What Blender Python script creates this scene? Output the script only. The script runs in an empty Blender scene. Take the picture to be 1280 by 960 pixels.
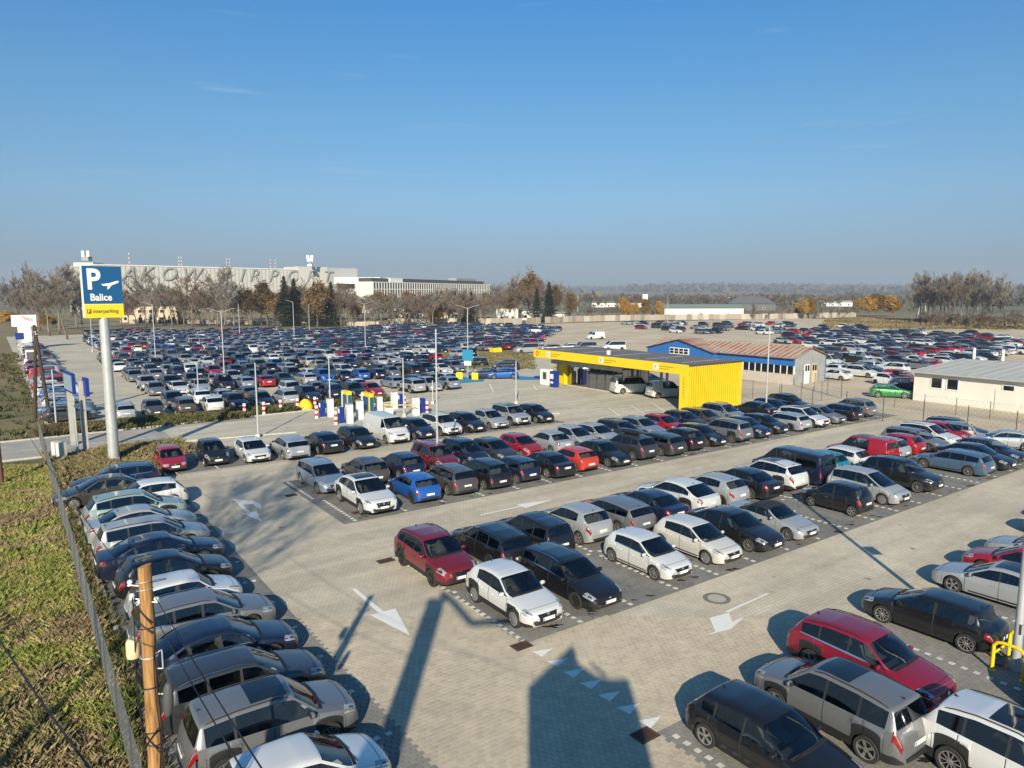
import bpy, bmesh, math, random
import numpy as np
from mathutils import Vector, Matrix, noise
R = math.radians
random.seed(7)
SC = bpy.context.scene
COL = SC.collection
# ------------------------------------------------------------------ camera
F, PITCH, CH = 890.0, math.atan(114 / 890.0), 11.7
cam_d = bpy.data.cameras.new("camera")
cam = bpy.data.objects.new("camera", cam_d)
COL.objects.link(cam)
cam.location = (0, 0, CH)
cam.rotation_euler = (math.pi / 2 - PITCH, 0, 0)
cam_d.sensor_width = 36.0
cam_d.lens = 36.0 * F / 1280.0
cam_d.clip_end = 20000.0
cam_d.clip_start = 0.05
SC.camera = cam
# ------------------------------------------------------------------ light
SUN_EL, SUN_AZ = R(25.5), R(2.0)          # the sun stands behind the viewer
world = bpy.data.worlds.new("World")
SC.world = world
world.use_nodes = True
wn, wl = world.node_tree.nodes, world.node_tree.links
bg = wn["Background"]
sky = wn.new("ShaderNodeTexSky")
sky.sky_type = 'NISHITA'
sky.sun_disc = False
sky.sun_elevation = SUN_EL
sky.sun_rotation = math.pi + SUN_AZ
sky.altitude = 200.0
sky.air_density = 1.0
sky.dust_density = 0.9
sky.ozone_density = 1.6
# a few faint cirrus streaks, placed by direction in the sky
tc = wn.new("ShaderNodeTexCoord")
mp = wn.new("ShaderNodeMapping"); mp.inputs['Scale'].default_value = (3.0, 3.0, 42.0)
mp.inputs['Rotation'].default_value = (0, R(-3), 0)
nz = wn.new("ShaderNodeTexNoise"); nz.inputs['Scale'].default_value = 1.6; nz.inputs['Detail'].default_value = 6.0
cr = wn.new("ShaderNodeValToRGB")
cr.color_ramp.elements[0].position = 0.65; cr.color_ramp.elements[0].color = (0, 0, 0, 1)
cr.color_ramp.elements[1].position = 0.86; cr.color_ramp.elements[1].color = (0.34, 0.34, 0.34, 1)
mxs = wn.new("ShaderNodeMixRGB"); mxs.inputs[2].default_value = (5.0, 5.4, 6.2, 1)
wl.new(tc.outputs['Generated'], mp.inputs[0]); wl.new(mp.outputs[0], nz.inputs['Vector'])
wl.new(nz.outputs['Fac'], cr.inputs[0]); wl.new(cr.outputs[0], mxs.inputs[0])
tint = wn.new('ShaderNodeMixRGB'); tint.blend_type = 'MULTIPLY'; tint.inputs[0].default_value = 1.0
# clear autumn air above, duller and greyer low down, the same all round the horizon
sz = wn.new('ShaderNodeSeparateXYZ'); wl.new(tc.outputs['Generated'], sz.inputs[0])
rp = wn.new('ShaderNodeValToRGB'); e_ = rp.color_ramp.elements
e_[0].position = 0.0; e_[0].color = (.25, .34, .50, 1); e_[1].position = .36; e_[1].color = (.255, .77, 1.12, 1)
for p_, c_ in ((.05, (.34, .465, .70, 1)), (.125, (.45, .65, .82, 1)), (.23, (.385, .75, .93, 1))): x_ = e_.new(p_); x_.color = c_
wl.new(sz.outputs['Z'], rp.inputs[0]); wl.new(rp.outputs[0], tint.inputs[2])
wl.new(sky.outputs[0], tint.inputs[1]); wl.new(tint.outputs[0], mxs.inputs[1]); wl.new(mxs.outputs[0], bg.inputs['Color'])
bg.inputs['Strength'].default_value = 0.075
sun_d = bpy.data.lights.new("sun", 'SUN')
sun_d.energy = 4.5
sun_d.angle = R(0.53)
sun_d.color = (1.0, 0.885, 0.68)
sun = bpy.data.objects.new("sun", sun_d)
COL.objects.link(sun)
sdir = Vector((-math.sin(SUN_AZ) * math.cos(SUN_EL), -math.cos(SUN_AZ) * math.cos(SUN_EL), math.sin(SUN_EL)))
sun.rotation_euler = sdir.to_track_quat('Z', 'Y').to_euler()
sun.location = (0, -30, 60)
SC.view_settings.view_transform = 'Standard'
SC.view_settings.look = 'None'
SC.view_settings.exposure = 0.75
SC.view_settings.gamma = 1.0
SC.render.engine = 'CYCLES'
SC.cycles.use_denoising = True
SC.cycles.max_bounces = 6
SC.cycles.diffuse_bounces = 2
SC.cycles.glossy_bounces = 3
SC.cycles.transmission_bounces = 3
SC.cycles.transparent_max_bounces = 12
SC.cycles.volume_bounces = 0
SC.cycles.caustics_reflective = False
SC.cycles.caustics_refractive = False

# ------------------------------------------------------------------ frames
# the car park has its own axes: a runs along the rows, b runs away from the viewer across them
OX, OY, TH = 0.5, 22.5, R(35.5)
ct, st = math.cos(TH), math.sin(TH)
def W(a, b, z=0.0):
    return (OX + a * ct - b * st, OY + a * st + b * ct, z)
def at(u, v, z=0.0):
    """ground position (height z) of a bearing and depression read off the photograph"""
    dx, dz = (u - 640) / F, -(v - 480) / F
    y = math.cos(PITCH) + dz * math.sin(PITCH)
    zz = -math.sin(PITCH) + dz * math.cos(PITCH)
    t = (z - CH) / zz
    return (dx * t, y * t)
def AB(x, y):
    x -= OX; y -= OY
    return (x * ct + y * st, -x * st + y * ct)

# ------------------------------------------------------------------ helpers
def tag(o, label=None, cat=None, group=None, kind=None):
    if label: o['label'] = label
    if cat: o['category'] = cat
    if group: o['group'] = group
    if kind: o['kind'] = kind
    return o
def link(o, parent=None):
    COL.objects.link(o)
    if parent is not None: o.parent = parent
    return o
def empty(name, loc=(0, 0, 0), rz=0.0):
    o = bpy.data.objects.new(name, None)
    o.empty_display_size = 0.3
    COL.objects.link(o)
    o.location = loc; o.rotation_euler = (0, 0, rz)
    return o
_kids = {}
def copy_tree(o, kids, parent=None):
    c = o.copy(); COL.objects.link(c)
    if parent is not None: c.parent = parent
    for ch in kids.get(o, ()):
        copy_tree(ch, kids, c)
    return c

class MB:
    """collects shapes, then links them as ONE mesh object"""
    def __init__(s): s.v, s.f, s.m = [], [], []
    def add(s, vs, fs, m=0):
        n = len(s.v); s.v += [tuple(p) for p in vs]
        s.f += [tuple(i + n for i in f) for f in fs]; s.m += [m] * len(fs)
    def box(s, c, d, m=0, rz=0.0, rx=0.0, ry=0.0):
        h = [x / 2 for x in d]
        pts = [Vector((sx * h[0], sy * h[1], sz * h[2])) for sx in (-1, 1) for sy in (-1, 1) for sz in (-1, 1)]
        if rz or rx or ry:
            M = Matrix.Rotation(rz, 3, 'Z') @ Matrix.Rotation(ry, 3, 'Y') @ Matrix.Rotation(rx, 3, 'X')
            pts = [M @ p for p in pts]
        c = Vector(c)
        s.add([p + c for p in pts], [(0, 1, 3, 2), (4, 6, 7, 5), (0, 4, 5, 1), (2, 3, 7, 6), (0, 2, 6, 4), (1, 5, 7, 3)], m)
    def tube(s, p, q, r0, r1=None, n=8, m=0, cap=True):
        p, q = Vector(p), Vector(q)
        r1 = r0 if r1 is None else r1
        d = (q - p)
        if d.length < 1e-6: return
        d.normalize()
        a = d.orthogonal().normalized(); b = d.cross(a)
        vs = []
        for c, r in ((p, r0), (q, r1)):
            vs += [c + (a * math.cos(2 * math.pi * i / n) + b * math.sin(2 * math.pi * i / n)) * r for i in range(n)]
        fs = [(i, (i + 1) % n, n + (i + 1) % n, n + i) for i in range(n)]
        if cap: fs += [tuple(range(n))[::-1], tuple(range(n, 2 * n))]
        s.add(vs, fs, m)
    def path(s, pts, r, n=6, m=0):
        for p, q in zip(pts, pts[1:]): s.tube(p, q, r, r, n, m, True)
    def prism(s, poly, z0, z1, m=0):
        n = len(poly)
        vs = [(x, y, z0) for x, y in poly] + [(x, y, z1) for x, y in poly]
        s.add(vs, [tuple(range(n))[::-1], tuple(range(n, 2 * n))] + [(i, (i + 1) % n, n + (i + 1) % n, n + i) for i in range(n)], m)
    def lathe(s, prof, n=20, m=0, axis='Z', c=(0, 0, 0)):
        vs = []
        for r, z in prof:
            for i in range(n):
                t = 2 * math.pi * i / n
                p = (r * math.cos(t), r * math.sin(t), z)
                if axis == 'Y': p = (p[0], p[2], p[1])
                vs.append((p[0] + c[0], p[1] + c[1], p[2] + c[2]))
        fs = []
        for k in range(len(prof) - 1):
            for i in range(n):
                j = (i + 1) % n
                q = (k * n + i, k * n + j, (k + 1) * n + j, (k + 1) * n + i)
                fs.append(q if axis == 'Z' else q[::-1])
        s.add(vs, fs, m)
    def mesh(s, name, mats, smooth=None):
        me = bpy.data.meshes.new(name)
        me.from_pydata(s.v, [], s.f)
        if not isinstance(mats, (list, tuple)): mats = [mats]
        for m_ in mats: me.materials.append(m_)
        if len(mats) > 1: me.polygons.foreach_set('material_index', s.m)
        if smooth is not None:
            me.shade_smooth()
            me.set_sharp_from_angle(angle=R(smooth))
        me.update()
        return me
    def build(s, name, mats, parent=None, smooth=None, ab=False):
        o = bpy.data.objects.new(name, s.mesh(name, mats, smooth))
        link(o, parent)
        if ab and parent is None: o.location = (OX, OY, 0); o.rotation_euler = (0, 0, TH)
        return o
def shared(name, me, parent, loc=(0, 0, 0), rz=0.0):
    o = bpy.data.objects.new(name, me); link(o, parent); o.location = loc
    if rz: o.rotation_euler = (0, 0, rz)
    return o

# ------------------------------------------------------------------ materials
def new_mat(name):
    m = bpy.data.materials.new(name); m.use_nodes = True
    return m, m.node_tree.nodes, m.node_tree.links, m.node_tree.nodes["Principled BSDF"]
def worn_paint(name, col, under, lo=.57, hi=.68):
    m = mat(name, col, .75); n, l = m.node_tree.nodes, m.node_tree.links; p = n['Principled BSDF']
    tc_ = n.new('ShaderNodeTexCoord'); t = n.new('ShaderNodeTexNoise'); t.inputs['Scale'].default_value = 11; t.inputs['Detail'].default_value = 8; t.inputs['Roughness'].default_value = .7; l.new(tc_.outputs['Object'], t.inputs['Vector'])
    r = n.new('ShaderNodeMapRange'); r.inputs[1].default_value = lo; r.inputs[2].default_value = hi; l.new(t.outputs['Fac'], r.inputs[0])
    mx = n.new('ShaderNodeMixRGB'); mx.inputs[1].default_value = (*col, 1); mx.inputs[2].default_value = (*under, 1); l.new(r.outputs[0], mx.inputs[0]); l.new(mx.outputs[0], p.inputs['Base Color']); return m
def mat(name, col, rough=0.7, metal=0.0, var=0.0, scale=3.0, coat=0.0, spec=0.5, bump=0.0, bscale=40.0, emit=0.0):
    m, n, l, p = new_mat(name)
    p.inputs['Base Color'].default_value = (*col, 1)
    p.inputs['Roughness'].default_value = rough
    p.inputs['Metallic'].default_value = metal
    p.inputs['Specular IOR Level'].default_value = spec
    p.inputs['Coat Weight'].default_value = coat
    if var:
        tcn = n.new("ShaderNodeTexCoord"); t = n.new("ShaderNodeTexNoise")
        t.inputs['Scale'].default_value = scale; t.inputs['Detail'].default_value = 5
        l.new(tcn.outputs['Object'], t.inputs['Vector'])
        mr = n.new("ShaderNodeMapRange"); mr.inputs[1].default_value = 0.25; mr.inputs[2].default_value = 0.75
        mr.inputs[3].default_value = 1 - var; mr.inputs[4].default_value = 1 + var
        l.new(t.outputs['Fac'], mr.inputs[0])
        mx = n.new("ShaderNodeVectorMath"); mx.operation = 'SCALE'; mx.inputs[0].default_value = col
        l.new(mr.outputs[0], mx.inputs['Scale']); l.new(mx.outputs[0], p.inputs['Base Color'])
    if bump:
        tcn = n.new("ShaderNodeTexCoord"); t = n.new("ShaderNodeTexNoise")
        t.inputs['Scale'].default_value = bscale; t.inputs['Detail'].default_value = 4
        l.new(tcn.outputs['Object'], t.inputs['Vector'])
        b = n.new("ShaderNodeBump"); b.inputs['Strength'].default_value = bump; b.inputs['Distance'].default_value = 0.02
        l.new(t.outputs['Fac'], b.inputs['Height']); l.new(b.outputs[0], p.inputs['Normal'])
    return m
M = {}
def paint_mat(name, attr, clean=False):
    m, n, l, p = new_mat(name)
    if attr:
        a = n.new("ShaderNodeAttribute"); a.attribute_name = 'paint'; cs = a.outputs['Color']
    else:
        a = n.new("ShaderNodeObjectInfo"); cs = a.outputs['Color']
    # road dust thickening toward the sills
    g = n.new("ShaderNodeTexCoord"); sx = n.new("ShaderNodeSeparateXYZ"); l.new(g.outputs['Object'], sx.inputs[0])
    nn = n.new("ShaderNodeTexNoise"); nn.inputs['Scale'].default_value = 2.2; nn.inputs['Detail'].default_value = 5
    l.new(g.outputs['Object'], nn.inputs['Vector'])
    mr = n.new("ShaderNodeMapRange"); mr.inputs[1].default_value = 0.85; mr.inputs[2].default_value = 0.22
    mr.inputs[3].default_value = 0.02; mr.inputs[4].default_value = 0.03 if clean else 0.15
    l.new(sx.outputs['Z'], mr.inputs[0])
    mu = n.new("ShaderNodeMath"); mu.operation = 'MULTIPLY'; l.new(mr.outputs[0], mu.inputs[0]); l.new(nn.outputs['Fac'], mu.inputs[1])
    if attr: mu.inputs[0].default_value = 0.05; l.remove(mu.inputs[0].links[0])
    mx = n.new("ShaderNodeMixRGB"); mx.inputs[2].default_value = (0.11, 0.098, 0.085, 1)
    l.new(mu.outputs[0], mx.inputs[0]); l.new(cs, mx.inputs[1]); l.new(mx.outputs[0], p.inputs['Base Color'])
    p.inputs['Metallic'].default_value = 0.35
    p.inputs['Roughness'].default_value = 0.36
    p.inputs['Coat Weight'].default_value = 0.9
    p.inputs['Coat Roughness'].default_value = 0.05
    r2 = n.new("ShaderNodeMath"); r2.operation = 'MULTIPLY_ADD'; r2.inputs[1].default_value = 0.35; r2.inputs[2].default_value = 0.02
    l.new(mu.outputs[0], r2.inputs[0]); l.new(r2.outputs[0], p.inputs['Coat Roughness'])
    return m
M['paint'] = paint_mat('car_paint', False)
M['paint_clean'] = paint_mat('car_paint_clean', False, True)
M['paint_far'] = paint_mat('car_paint_far', True)
def glass_mat(name, tint, fac=0.0):
    m, n, l, p = new_mat(name)
    out = n["Material Output"]
    n.remove(p)
    t = n.new("ShaderNodeBsdfTransparent"); t.inputs[0].default_value = (*tint, 1)
    g = n.new("ShaderNodeBsdfGlossy"); g.inputs['Roughness'].default_value = 0.03; g.inputs[0].default_value = (0.95, 0.97, 1, 1)
    fr = n.new("ShaderNodeFresnel"); fr.inputs[0].default_value = 1.52
    a = n.new("ShaderNodeMath"); a.operation = 'MULTIPLY_ADD'; a.inputs[1].default_value = 1.35; a.inputs[2].default_value = 0.015 + fac; a.use_clamp = True
    mx = n.new("ShaderNodeMixShader")
    l.new(fr.outputs[0], a.inputs[0]); l.new(a.outputs[0], mx.inputs[0]); l.new(t.outputs[0], mx.inputs[1]); l.new(g.outputs[0], mx.inputs[2])
    l.new(mx.outputs[0], out.inputs['Surface'])
    return m
M['glass'] = glass_mat('car_glass', (0.70, 0.76, 0.75))
M['tint'] = glass_mat('privacy_glass', (0.22, 0.24, 0.25))
M['pane'] = glass_mat('window_pane', (0.70, 0.80, 0.78), 0.26)
M['glass_far'] = mat('car_glass_far', (0.012, 0.014, 0.017), 0.06, spec=0.9)
M['trim'] = mat('black_plastic', (0.018, 0.018, 0.019), 0.55)
M['under'] = mat('underbody_black', (0.008, 0.008, 0.008), 0.9)
M['cabin'] = mat('cabin_trim', (0.035, 0.035, 0.037), 0.8)
M['seat'] = mat('seat_cloth', (0.10, 0.097, 0.095), 0.85)
M['seat_light'] = mat('seat_leather_beige', (0.34, 0.27, 0.19), 0.6)
M['tyre'] = mat('tyre_rubber', (0.022, 0.021, 0.020), 0.85, var=0.3, scale=9)
M['alloy'] = mat('alloy_wheel', (0.42, 0.41, 0.40), 0.32, metal=0.7, var=0.25, scale=5)
M['darkalloy'] = mat('dark_alloy_wheel', (0.05, 0.05, 0.052), 0.35, metal=0.6)
M['chrome'] = mat('chrome', (0.75, 0.75, 0.76), 0.15, metal=1.0)
M['lamp'] = mat('headlight_lens', (0.36, 0.38, 0.40), 0.12, metal=0.35, coat=1.0, var=0.25, scale=18)
M['lampdark'] = mat('headlight_bezel', (0.03, 0.03, 0.035), 0.1, coat=1.0)
M['red'] = mat('tail_light_lens', (0.22, 0.006, 0.009), 0.15, coat=1.0, var=0.5, scale=16)
M['plate'] = mat('number_plate', (0.78, 0.78, 0.76), 0.45)
M['platemark'] = mat('plate_print', (0.03, 0.03, 0.035), 0.6)
M['plateblue'] = mat('plate_blue', (0.01, 0.04, 0.3), 0.5)
M['grille'] = mat('grille_black', (0.01, 0.01, 0.011), 0.35, bump=0.3, bscale=60)
M['roofglass'] = mat('roof_glass', (0.008, 0.01, 0.013), 0.04, spec=0.8)
PAINT = {
 'white': (.74, .74, .72), 'cream': (.72, .69, .62), 'black': (.010, .010, .012), 'navy': (.010, .016, .045),
 'silver': (.38, .395, .41), 'grey': (.17, .176, .184), 'charcoal': (.040, .043, .047), 'red': (.40, .010, .022), 'crimson': (.27, .010, .032),
 'dark red': (.20, .010, .020), 'blue': (.015, .11, .42), 'mint': (.30, .40, .38), 'orange': (.62, .05, .025),
 'brown': (.085, .072, .062), 'sky': (.21, .27, .34), 'slate': (.075, .13, .20), 'green': (.035, .22, .05),
 'yellow': (.70, .48, .02), 'teal': (.0, .22, .30), 'olive': (.050, .048, .042), 'beige': (.40, .34, .26)}
CNAME = {'cream': 'cream white', 'orange': 'orange red', 'brown': 'dark brown', 'sky': 'silver blue', 'slate': 'slate blue',
         'navy': 'navy blue', 'mint': 'pale mint', 'charcoal': 'charcoal grey', 'olive': 'olive black'}
# ================================================================== CARS
def pl(pts, x, sm=0.0):
    """polyline value at x, corners rounded over +-sm"""
    xs = [p[0] for p in pts]; ys = [p[1] for p in pts]
    if sm: return float(np.mean(np.interp([x - sm, x - sm / 2, x, x + sm / 2, x + sm], xs, ys)))
    return float(np.interp(x, xs, ys))
# s runs from the nose (0) to the tail (L)
CARS = {
 'small':  dict(n='small hatchback', L=4.00, Wd=1.72, H=1.45, wb=2.52, fo=.80, R=.315, xc=1.02, zc=.96, xr=1.82, xe=3.42, ze=1.38, xg=3.80, zg=.99, nose=.72, belt=(.90, 1.00), wins=[(1.12, 2.20), (2.27, 3.15)], arch=1),
 'hatch':  dict(n='hatchback', L=4.30, Wd=1.79, H=1.46, wb=2.64, fo=.86, R=.325, xc=1.18, zc=.96, xr=2.02, xe=3.66, ze=1.38, xg=4.08, zg=.98, nose=.72, belt=(.90, 1.00), wins=[(1.28, 2.38), (2.45, 3.22), (3.29, 3.66)]),
 'coupe':  dict(n='three door hatchback', L=4.21, Wd=1.78, H=1.44, wb=2.62, fo=.83, R=.325, xc=1.10, zc=.97, xr=1.95, xe=3.62, ze=1.39, xg=3.86, zg=.96, nose=.72, belt=(.92, 1.00), wins=[(1.22, 2.42), (2.52, 3.62)], seam=(1.16, 2.46)),
 'old':    dict(n='boxy old hatchback', L=3.88, Wd=1.64, H=1.42, wb=2.45, fo=.74, R=.29, xc=1.05, zc=.92, xr=1.68, xe=3.15, ze=1.38, xg=3.62, zg=.94, nose=.70, belt=(.87, .90), wins=[(1.12, 2.05), (2.12, 2.88), (2.94, 3.2)]),
 'mini':   dict(n='mini hatchback', L=3.75, Wd=1.70, H=1.42, wb=2.48, fo=.66, R=.31, xc=1.05, zc=.97, xr=1.52, xe=3.30, ze=1.36, xg=3.58, zg=.99, nose=.74, belt=(.93, .98), wins=[(1.12, 2.15), (2.22, 3.25)]),
 'estate': dict(n='estate car', L=4.70, Wd=1.81, H=1.47, wb=2.72, fo=.90, R=.33, xc=1.24, zc=.95, xr=2.06, xe=4.22, ze=1.39, xg=4.52, zg=.98, nose=.71, belt=(.90, .98), wins=[(1.34, 2.45), (2.52, 3.34), (3.41, 4.16)], rails=1),
 'saloon': dict(n='saloon', L=4.72, Wd=1.82, H=1.44, wb=2.76, fo=.88, R=.33, xc=1.25, zc=.95, xr=2.10, xe=3.42, ze=1.36, xg=4.14, zg=1.04, nose=.70, belt=(.90, 1.00), wins=[(1.35, 2.44), (2.51, 3.35), (3.42, 3.72)], boot=.99),
 'cabrio': dict(n='soft top convertible', L=4.58, Wd=1.78, H=1.38, wb=2.76, fo=.76, R=.33, xc=1.35, zc=.93, xr=2.02, xe=2.98, ze=1.30, xg=3.62, zg=1.0, nose=.68, belt=(.87, .93), wins=[(1.44, 2.56), (2.62, 3.12)], boot=.95, softtop=1),
 'suv':    dict(n='SUV', L=4.56, Wd=1.86, H=1.66, wb=2.70, fo=.88, R=.36, xc=1.20, zc=1.09, xr=1.98, xe=3.98, ze=1.55, xg=4.36, zg=1.10, nose=.84, belt=(1.03, 1.13), wins=[(1.30, 2.42), (2.49, 3.34), (3.41, 3.98)], rails=1, clad=1, gc=.25),
 'suvs':   dict(n='small SUV', L=4.28, Wd=1.78, H=1.54, wb=2.57, fo=.87, R=.345, xc=1.24, zc=1.02, xr=2.02, xe=3.60, ze=1.44, xg=4.02, zg=1.06, nose=.78, belt=(.97, 1.08), wins=[(1.34, 2.40), (2.47, 3.28)], clad=1, gc=.24, arch=1),
 'csuv':   dict(n='coupe SUV', L=4.86, Wd=1.96, H=1.66, wb=2.92, fo=.90, R=.385, xc=1.32, zc=1.10, xr=2.18, xe=3.62, ze=1.58, xg=4.52, zg=1.14, nose=.86, belt=(1.04, 1.14), wins=[(1.42, 2.58), (2.65, 3.52), (3.59, 3.92)], clad=1, gc=.25, boot=1.10),
 'mpv':    dict(n='people carrier', L=4.40, Wd=1.80, H=1.62, wb=2.74, fo=.84, R=.325, xc=.95, zc=1.02, xr=1.95, xe=3.88, ze=1.53, xg=4.20, zg=1.02, nose=.76, belt=(.96, 1.02), wins=[(1.02, 1.40), (1.46, 2.48), (2.55, 3.34), (3.41, 3.92)]),
 'van':    dict(n='panel van', L=4.90, Wd=1.92, H=1.96, wb=3.05, fo=.88, R=.33, xc=.82, zc=1.22, xr=1.52, xe=4.72, ze=1.93, xg=4.86, zg=1.2, nose=.88, belt=(1.12, 1.14), wins=[(.92, 1.72)], blind=1, tumb=.16),
 'bus':    dict(n='passenger van', L=4.97, Wd=1.96, H=1.96, wb=3.0, fo=.92, R=.34, xc=.86, zc=1.20, xr=1.60, xe=4.70, ze=1.92, xg=4.88, zg=1.14, nose=.90, belt=(1.10, 1.12), wins=[(.96, 1.80), (1.90, 3.06), (3.16, 4.56)], tumb=.16),
 'box':    dict(n='compact van', L=4.42, Wd=1.80, H=1.84, wb=2.75, fo=.90, R=.33, xc=1.05, zc=1.10, xr=1.78, xe=4.20, ze=1.80, xg=4.36, zg=1.10, nose=.84, belt=(1.02, 1.06), wins=[(1.14, 2.16), (2.24, 3.06)], tumb=.18),
}
CARS['hatchb'] = dict(CARS['hatch'], L=4.18, H=1.52, xc=1.04, zc=1.0, xr=1.92, xe=3.50, ze=1.45, xg=3.92, zg=1.04, nose=.76, belt=(.94, 1.06), R=.315, fo=.82, wb=2.60, wins=[(1.14, 2.28), (2.35, 3.20)])
CARS['estateb'] = dict(CARS['estate'], L=4.58, H=1.50, Wd=1.77, xc=1.14, zc=.97, xr=1.90, xe=4.16, ze=1.44, xg=4.40, zg=.96, nose=.73, belt=(.90, .93), wins=[(1.22, 2.36), (2.43, 3.24), (3.31, 4.10)], wb=2.68)
CARS['suvb'] = dict(CARS['suv'], L=4.40, H=1.70, xc=1.10, zc=1.12, xr=1.78, xe=4.02, ze=1.62, xg=4.24, zg=1.12, nose=.90, belt=(1.05, 1.10), wins=[(1.18, 2.28), (2.35, 3.20), (3.27, 3.95)], R=.35, wb=2.64)
CARS['saloonb'] = dict(CARS['saloon'], L=4.48, H=1.47, Wd=1.76, xc=1.16, zc=.95, xr=1.92, xe=3.28, ze=1.40, xg=3.88, zg=1.02, nose=.70, wins=[(1.24, 2.32), (2.39, 3.22)], wb=2.66, boot=1.0, belt=(.90, .95), R=.31)
CARS['smallb'] = dict(CARS['small'], L=3.66, H=1.50, Wd=1.65, xc=.86, zc=.98, xr=1.62, xe=3.22, ze=1.44, xg=3.50, zg=1.0, nose=.76, belt=(.92, .97), wins=[(.96, 2.0), (2.07, 2.98)], fo=.70, wb=2.42, R=.29)
def car_fns(S):
    L, Hh, hw = S['L'], S['H'], S['Wd'] / 2
    xc, zc, xr, xe, ze, xg, zg, ns = (S[k] for k in ('xc', 'zc', 'xr', 'xe', 'ze', 'xg', 'zg', 'nose'))
    tail = S.get('boot')
    top = [(-.1, .50), (0, .52), (.035, ns - .10), (.13, ns), (.34, ns + .07), (xc * .75, zc - .055), (xc, zc), (xr, Hh - .05), (xr + .38, Hh), (xr * .4 + xe * .6, Hh - .005), (xe, ze), (xg, zg)]
    if tail:
        top += [(L - .16, tail), (L - .07, tail - .04), (L - .02, tail - .26), (L, .55), (L + .1, .5)]
    else:
        top += [(L - .12 if L - .12 > xg + .03 else xg + .04, zg - .10), (L - .05, zg - .24), (L - .015, .62), (L, .52), (L + .1, .5)]
    T = lambda s: pl(top, s, .035)
    b0, b1 = S['belt']
    bel = [(0, ns - .06), (.3, ns + .0), (xc, b0 - .005), (xc + .9, b0 + .02), (xe, b1), (L, b1 - .04)]
    B = lambda s: min(pl(bel, s, .06), T(s) - .045)
    wid = [(-.1, .70), (0, .72), (.06, .83), (.16, .91), (.34, .965), (.7, .995), (1.3, 1.0), (L - 1.1, 1.0), (L - .5, .985), (L - .22, .95), (L - .10, .90), (L - .03, .83), (L, .74), (L + .1, .72)]
    if S.get('tumb'): wid = [(-.1, .76), (0, .78), (.08, .89), (.2, .95), (.5, .99), (1.0, 1.0), (L - .5, 1.0), (L - .12, .985), (L, .95), (L + .1, .94)]
    Wf = lambda s: hw * pl(wid, s, .03)
    gc, Rr = S.get('gc', .20), S['R']
    Ra = Rr + .055
    wx = (S['fo'], S['fo'] + S['wb'])
    gp = [(-.1, gc + .07), (0, gc + .06), (.25, gc), (L - .3, gc), (L, gc + .10), (L + .1, gc + .1)]
    def bot(s):
        z = pl(gp, s)
        for w in wx:
            d = abs(s - w)
            if d < Ra: z = max(z, Rr + math.sqrt(Ra * Ra - d * d) * 1.0)
        return z
    tum = S.get('tumb', .34)
    def sec(s):
        w, t, b, zb = Wf(s), T(s), B(s), bot(s)
        g = min(1.0, max(0.0, (t - b - .06) / .16)); g = g * g * (3 - 2 * g)
        zc_ = b - .22 * (b - zb); yp = [(0, .93), (gc, .945), (.38, .982), (b - .34 * (b - zb), 1.0), (zc_, .976), (b - .05, .966), (b, .945)]
        if b < .78: yp = [(0, .93), (gc, .945), (.38, .985), (b - .10, .99), (b - .04, .965), (b, .93)]
        P = [(w * .93 - .10, zb), (w * pl(yp, zb), zb + .004)]
        for f in (.30, .66, .78, 1.0):
            z = zb + (b - zb) * f
            P.append((w * pl(yp, z), z))
        d = t - b
        y6, z6 = w * .925, b + .014
        ys = lambda z: y6 - max(0, z - b) * tum
        z7, z8 = t - .105, t - .045
        cabp = [(y6, z6), (ys(z7), max(z7, z6 + .003)), (ys(z8) - .018, max(z8, z6 + .006)), (ys(z8) - .10, t - .014), (ys(z8) * .5, t - .002), (0, t + .004)]
        hood = [(w * .91, b + .10 * d), (w * .87, b + .34 * d), (w * .80, b + .58 * d), (w * .66, b + .80 * d), (w * .34, b + .95 * d), (0, t)]
        for c, h in zip(cabp, hood): P.append((c[0] * g + h[0] * (1 - g), c[1] * g + h[1] * (1 - g)))
        return P
    bowp = [(0, .12), (.3, .10), (xc, .10), (xr, .07), (xr + .8, 0), (xe - .6, 0), (xe, -.05), (L, -.09)]
    def X(s, y):
        q = min(1.0, abs(y) / hw)
        return L / 2 - s + pl(bowp, s) * (1 - q * q) - .06 * (1 if s < L / 2 else -1) * max(0, 1 - min(s, L - s) / .8)
    return T, B, Wf, bot, sec, X, wx, Ra

def car_stations(S, coarse=False):
    L = S['L']; T, B, Wf, bot, sec, X, wx, Ra = S['_f']
    if coarse:
        s = [0, .08, .3, .75, S['xc'], (S['xc'] + S['xr']) / 2, S['xr'], S['xr'] + .5, S['xe'] - .4, S['xe'], (S['xe'] + S['xg']) / 2, S['xg'], L - .1, L]
        for w in wx: s += [w - Ra, w - Ra * .7, w, w + Ra * .7, w + Ra]
    else:
        s = list(np.arange(.0, L, .135)) + [.012, .035, .07, .11, .17, .24, L, L - .015, L - .04, L - .08, L - .13, L - .19]
        for k in ('xc', 'xr', 'xe', 'xg'): s += [S[k] - .04, S[k], S[k] + .04]
        for w in wx:
            s += [w + Ra * math.cos(t) for t in np.linspace(0, math.pi, 13)] + [w - Ra - .006, w + Ra + .006]
        for a, b in S['wins']: s += [a, b]
        for q in S['_seams']: s += [q - .011, q, q + .011]
    s = sorted(x for x in s if 0 <= x <= L)
    out = [s[0]]
    keep = set(round(x, 4) for a in S['wins'] for x in a) | set(round(x, 4) for x in S['_seams']) | {round(x, 4) for w in wx for x in (w - Ra, w + Ra)}
    for x in s[1:]:
        if x - out[-1] > (.0055 if not coarse else .03): out.append(x)
        elif round(x, 4) in keep and x > out[-1] + 1e-4 and not coarse: out[-1] = x
    return out

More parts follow.
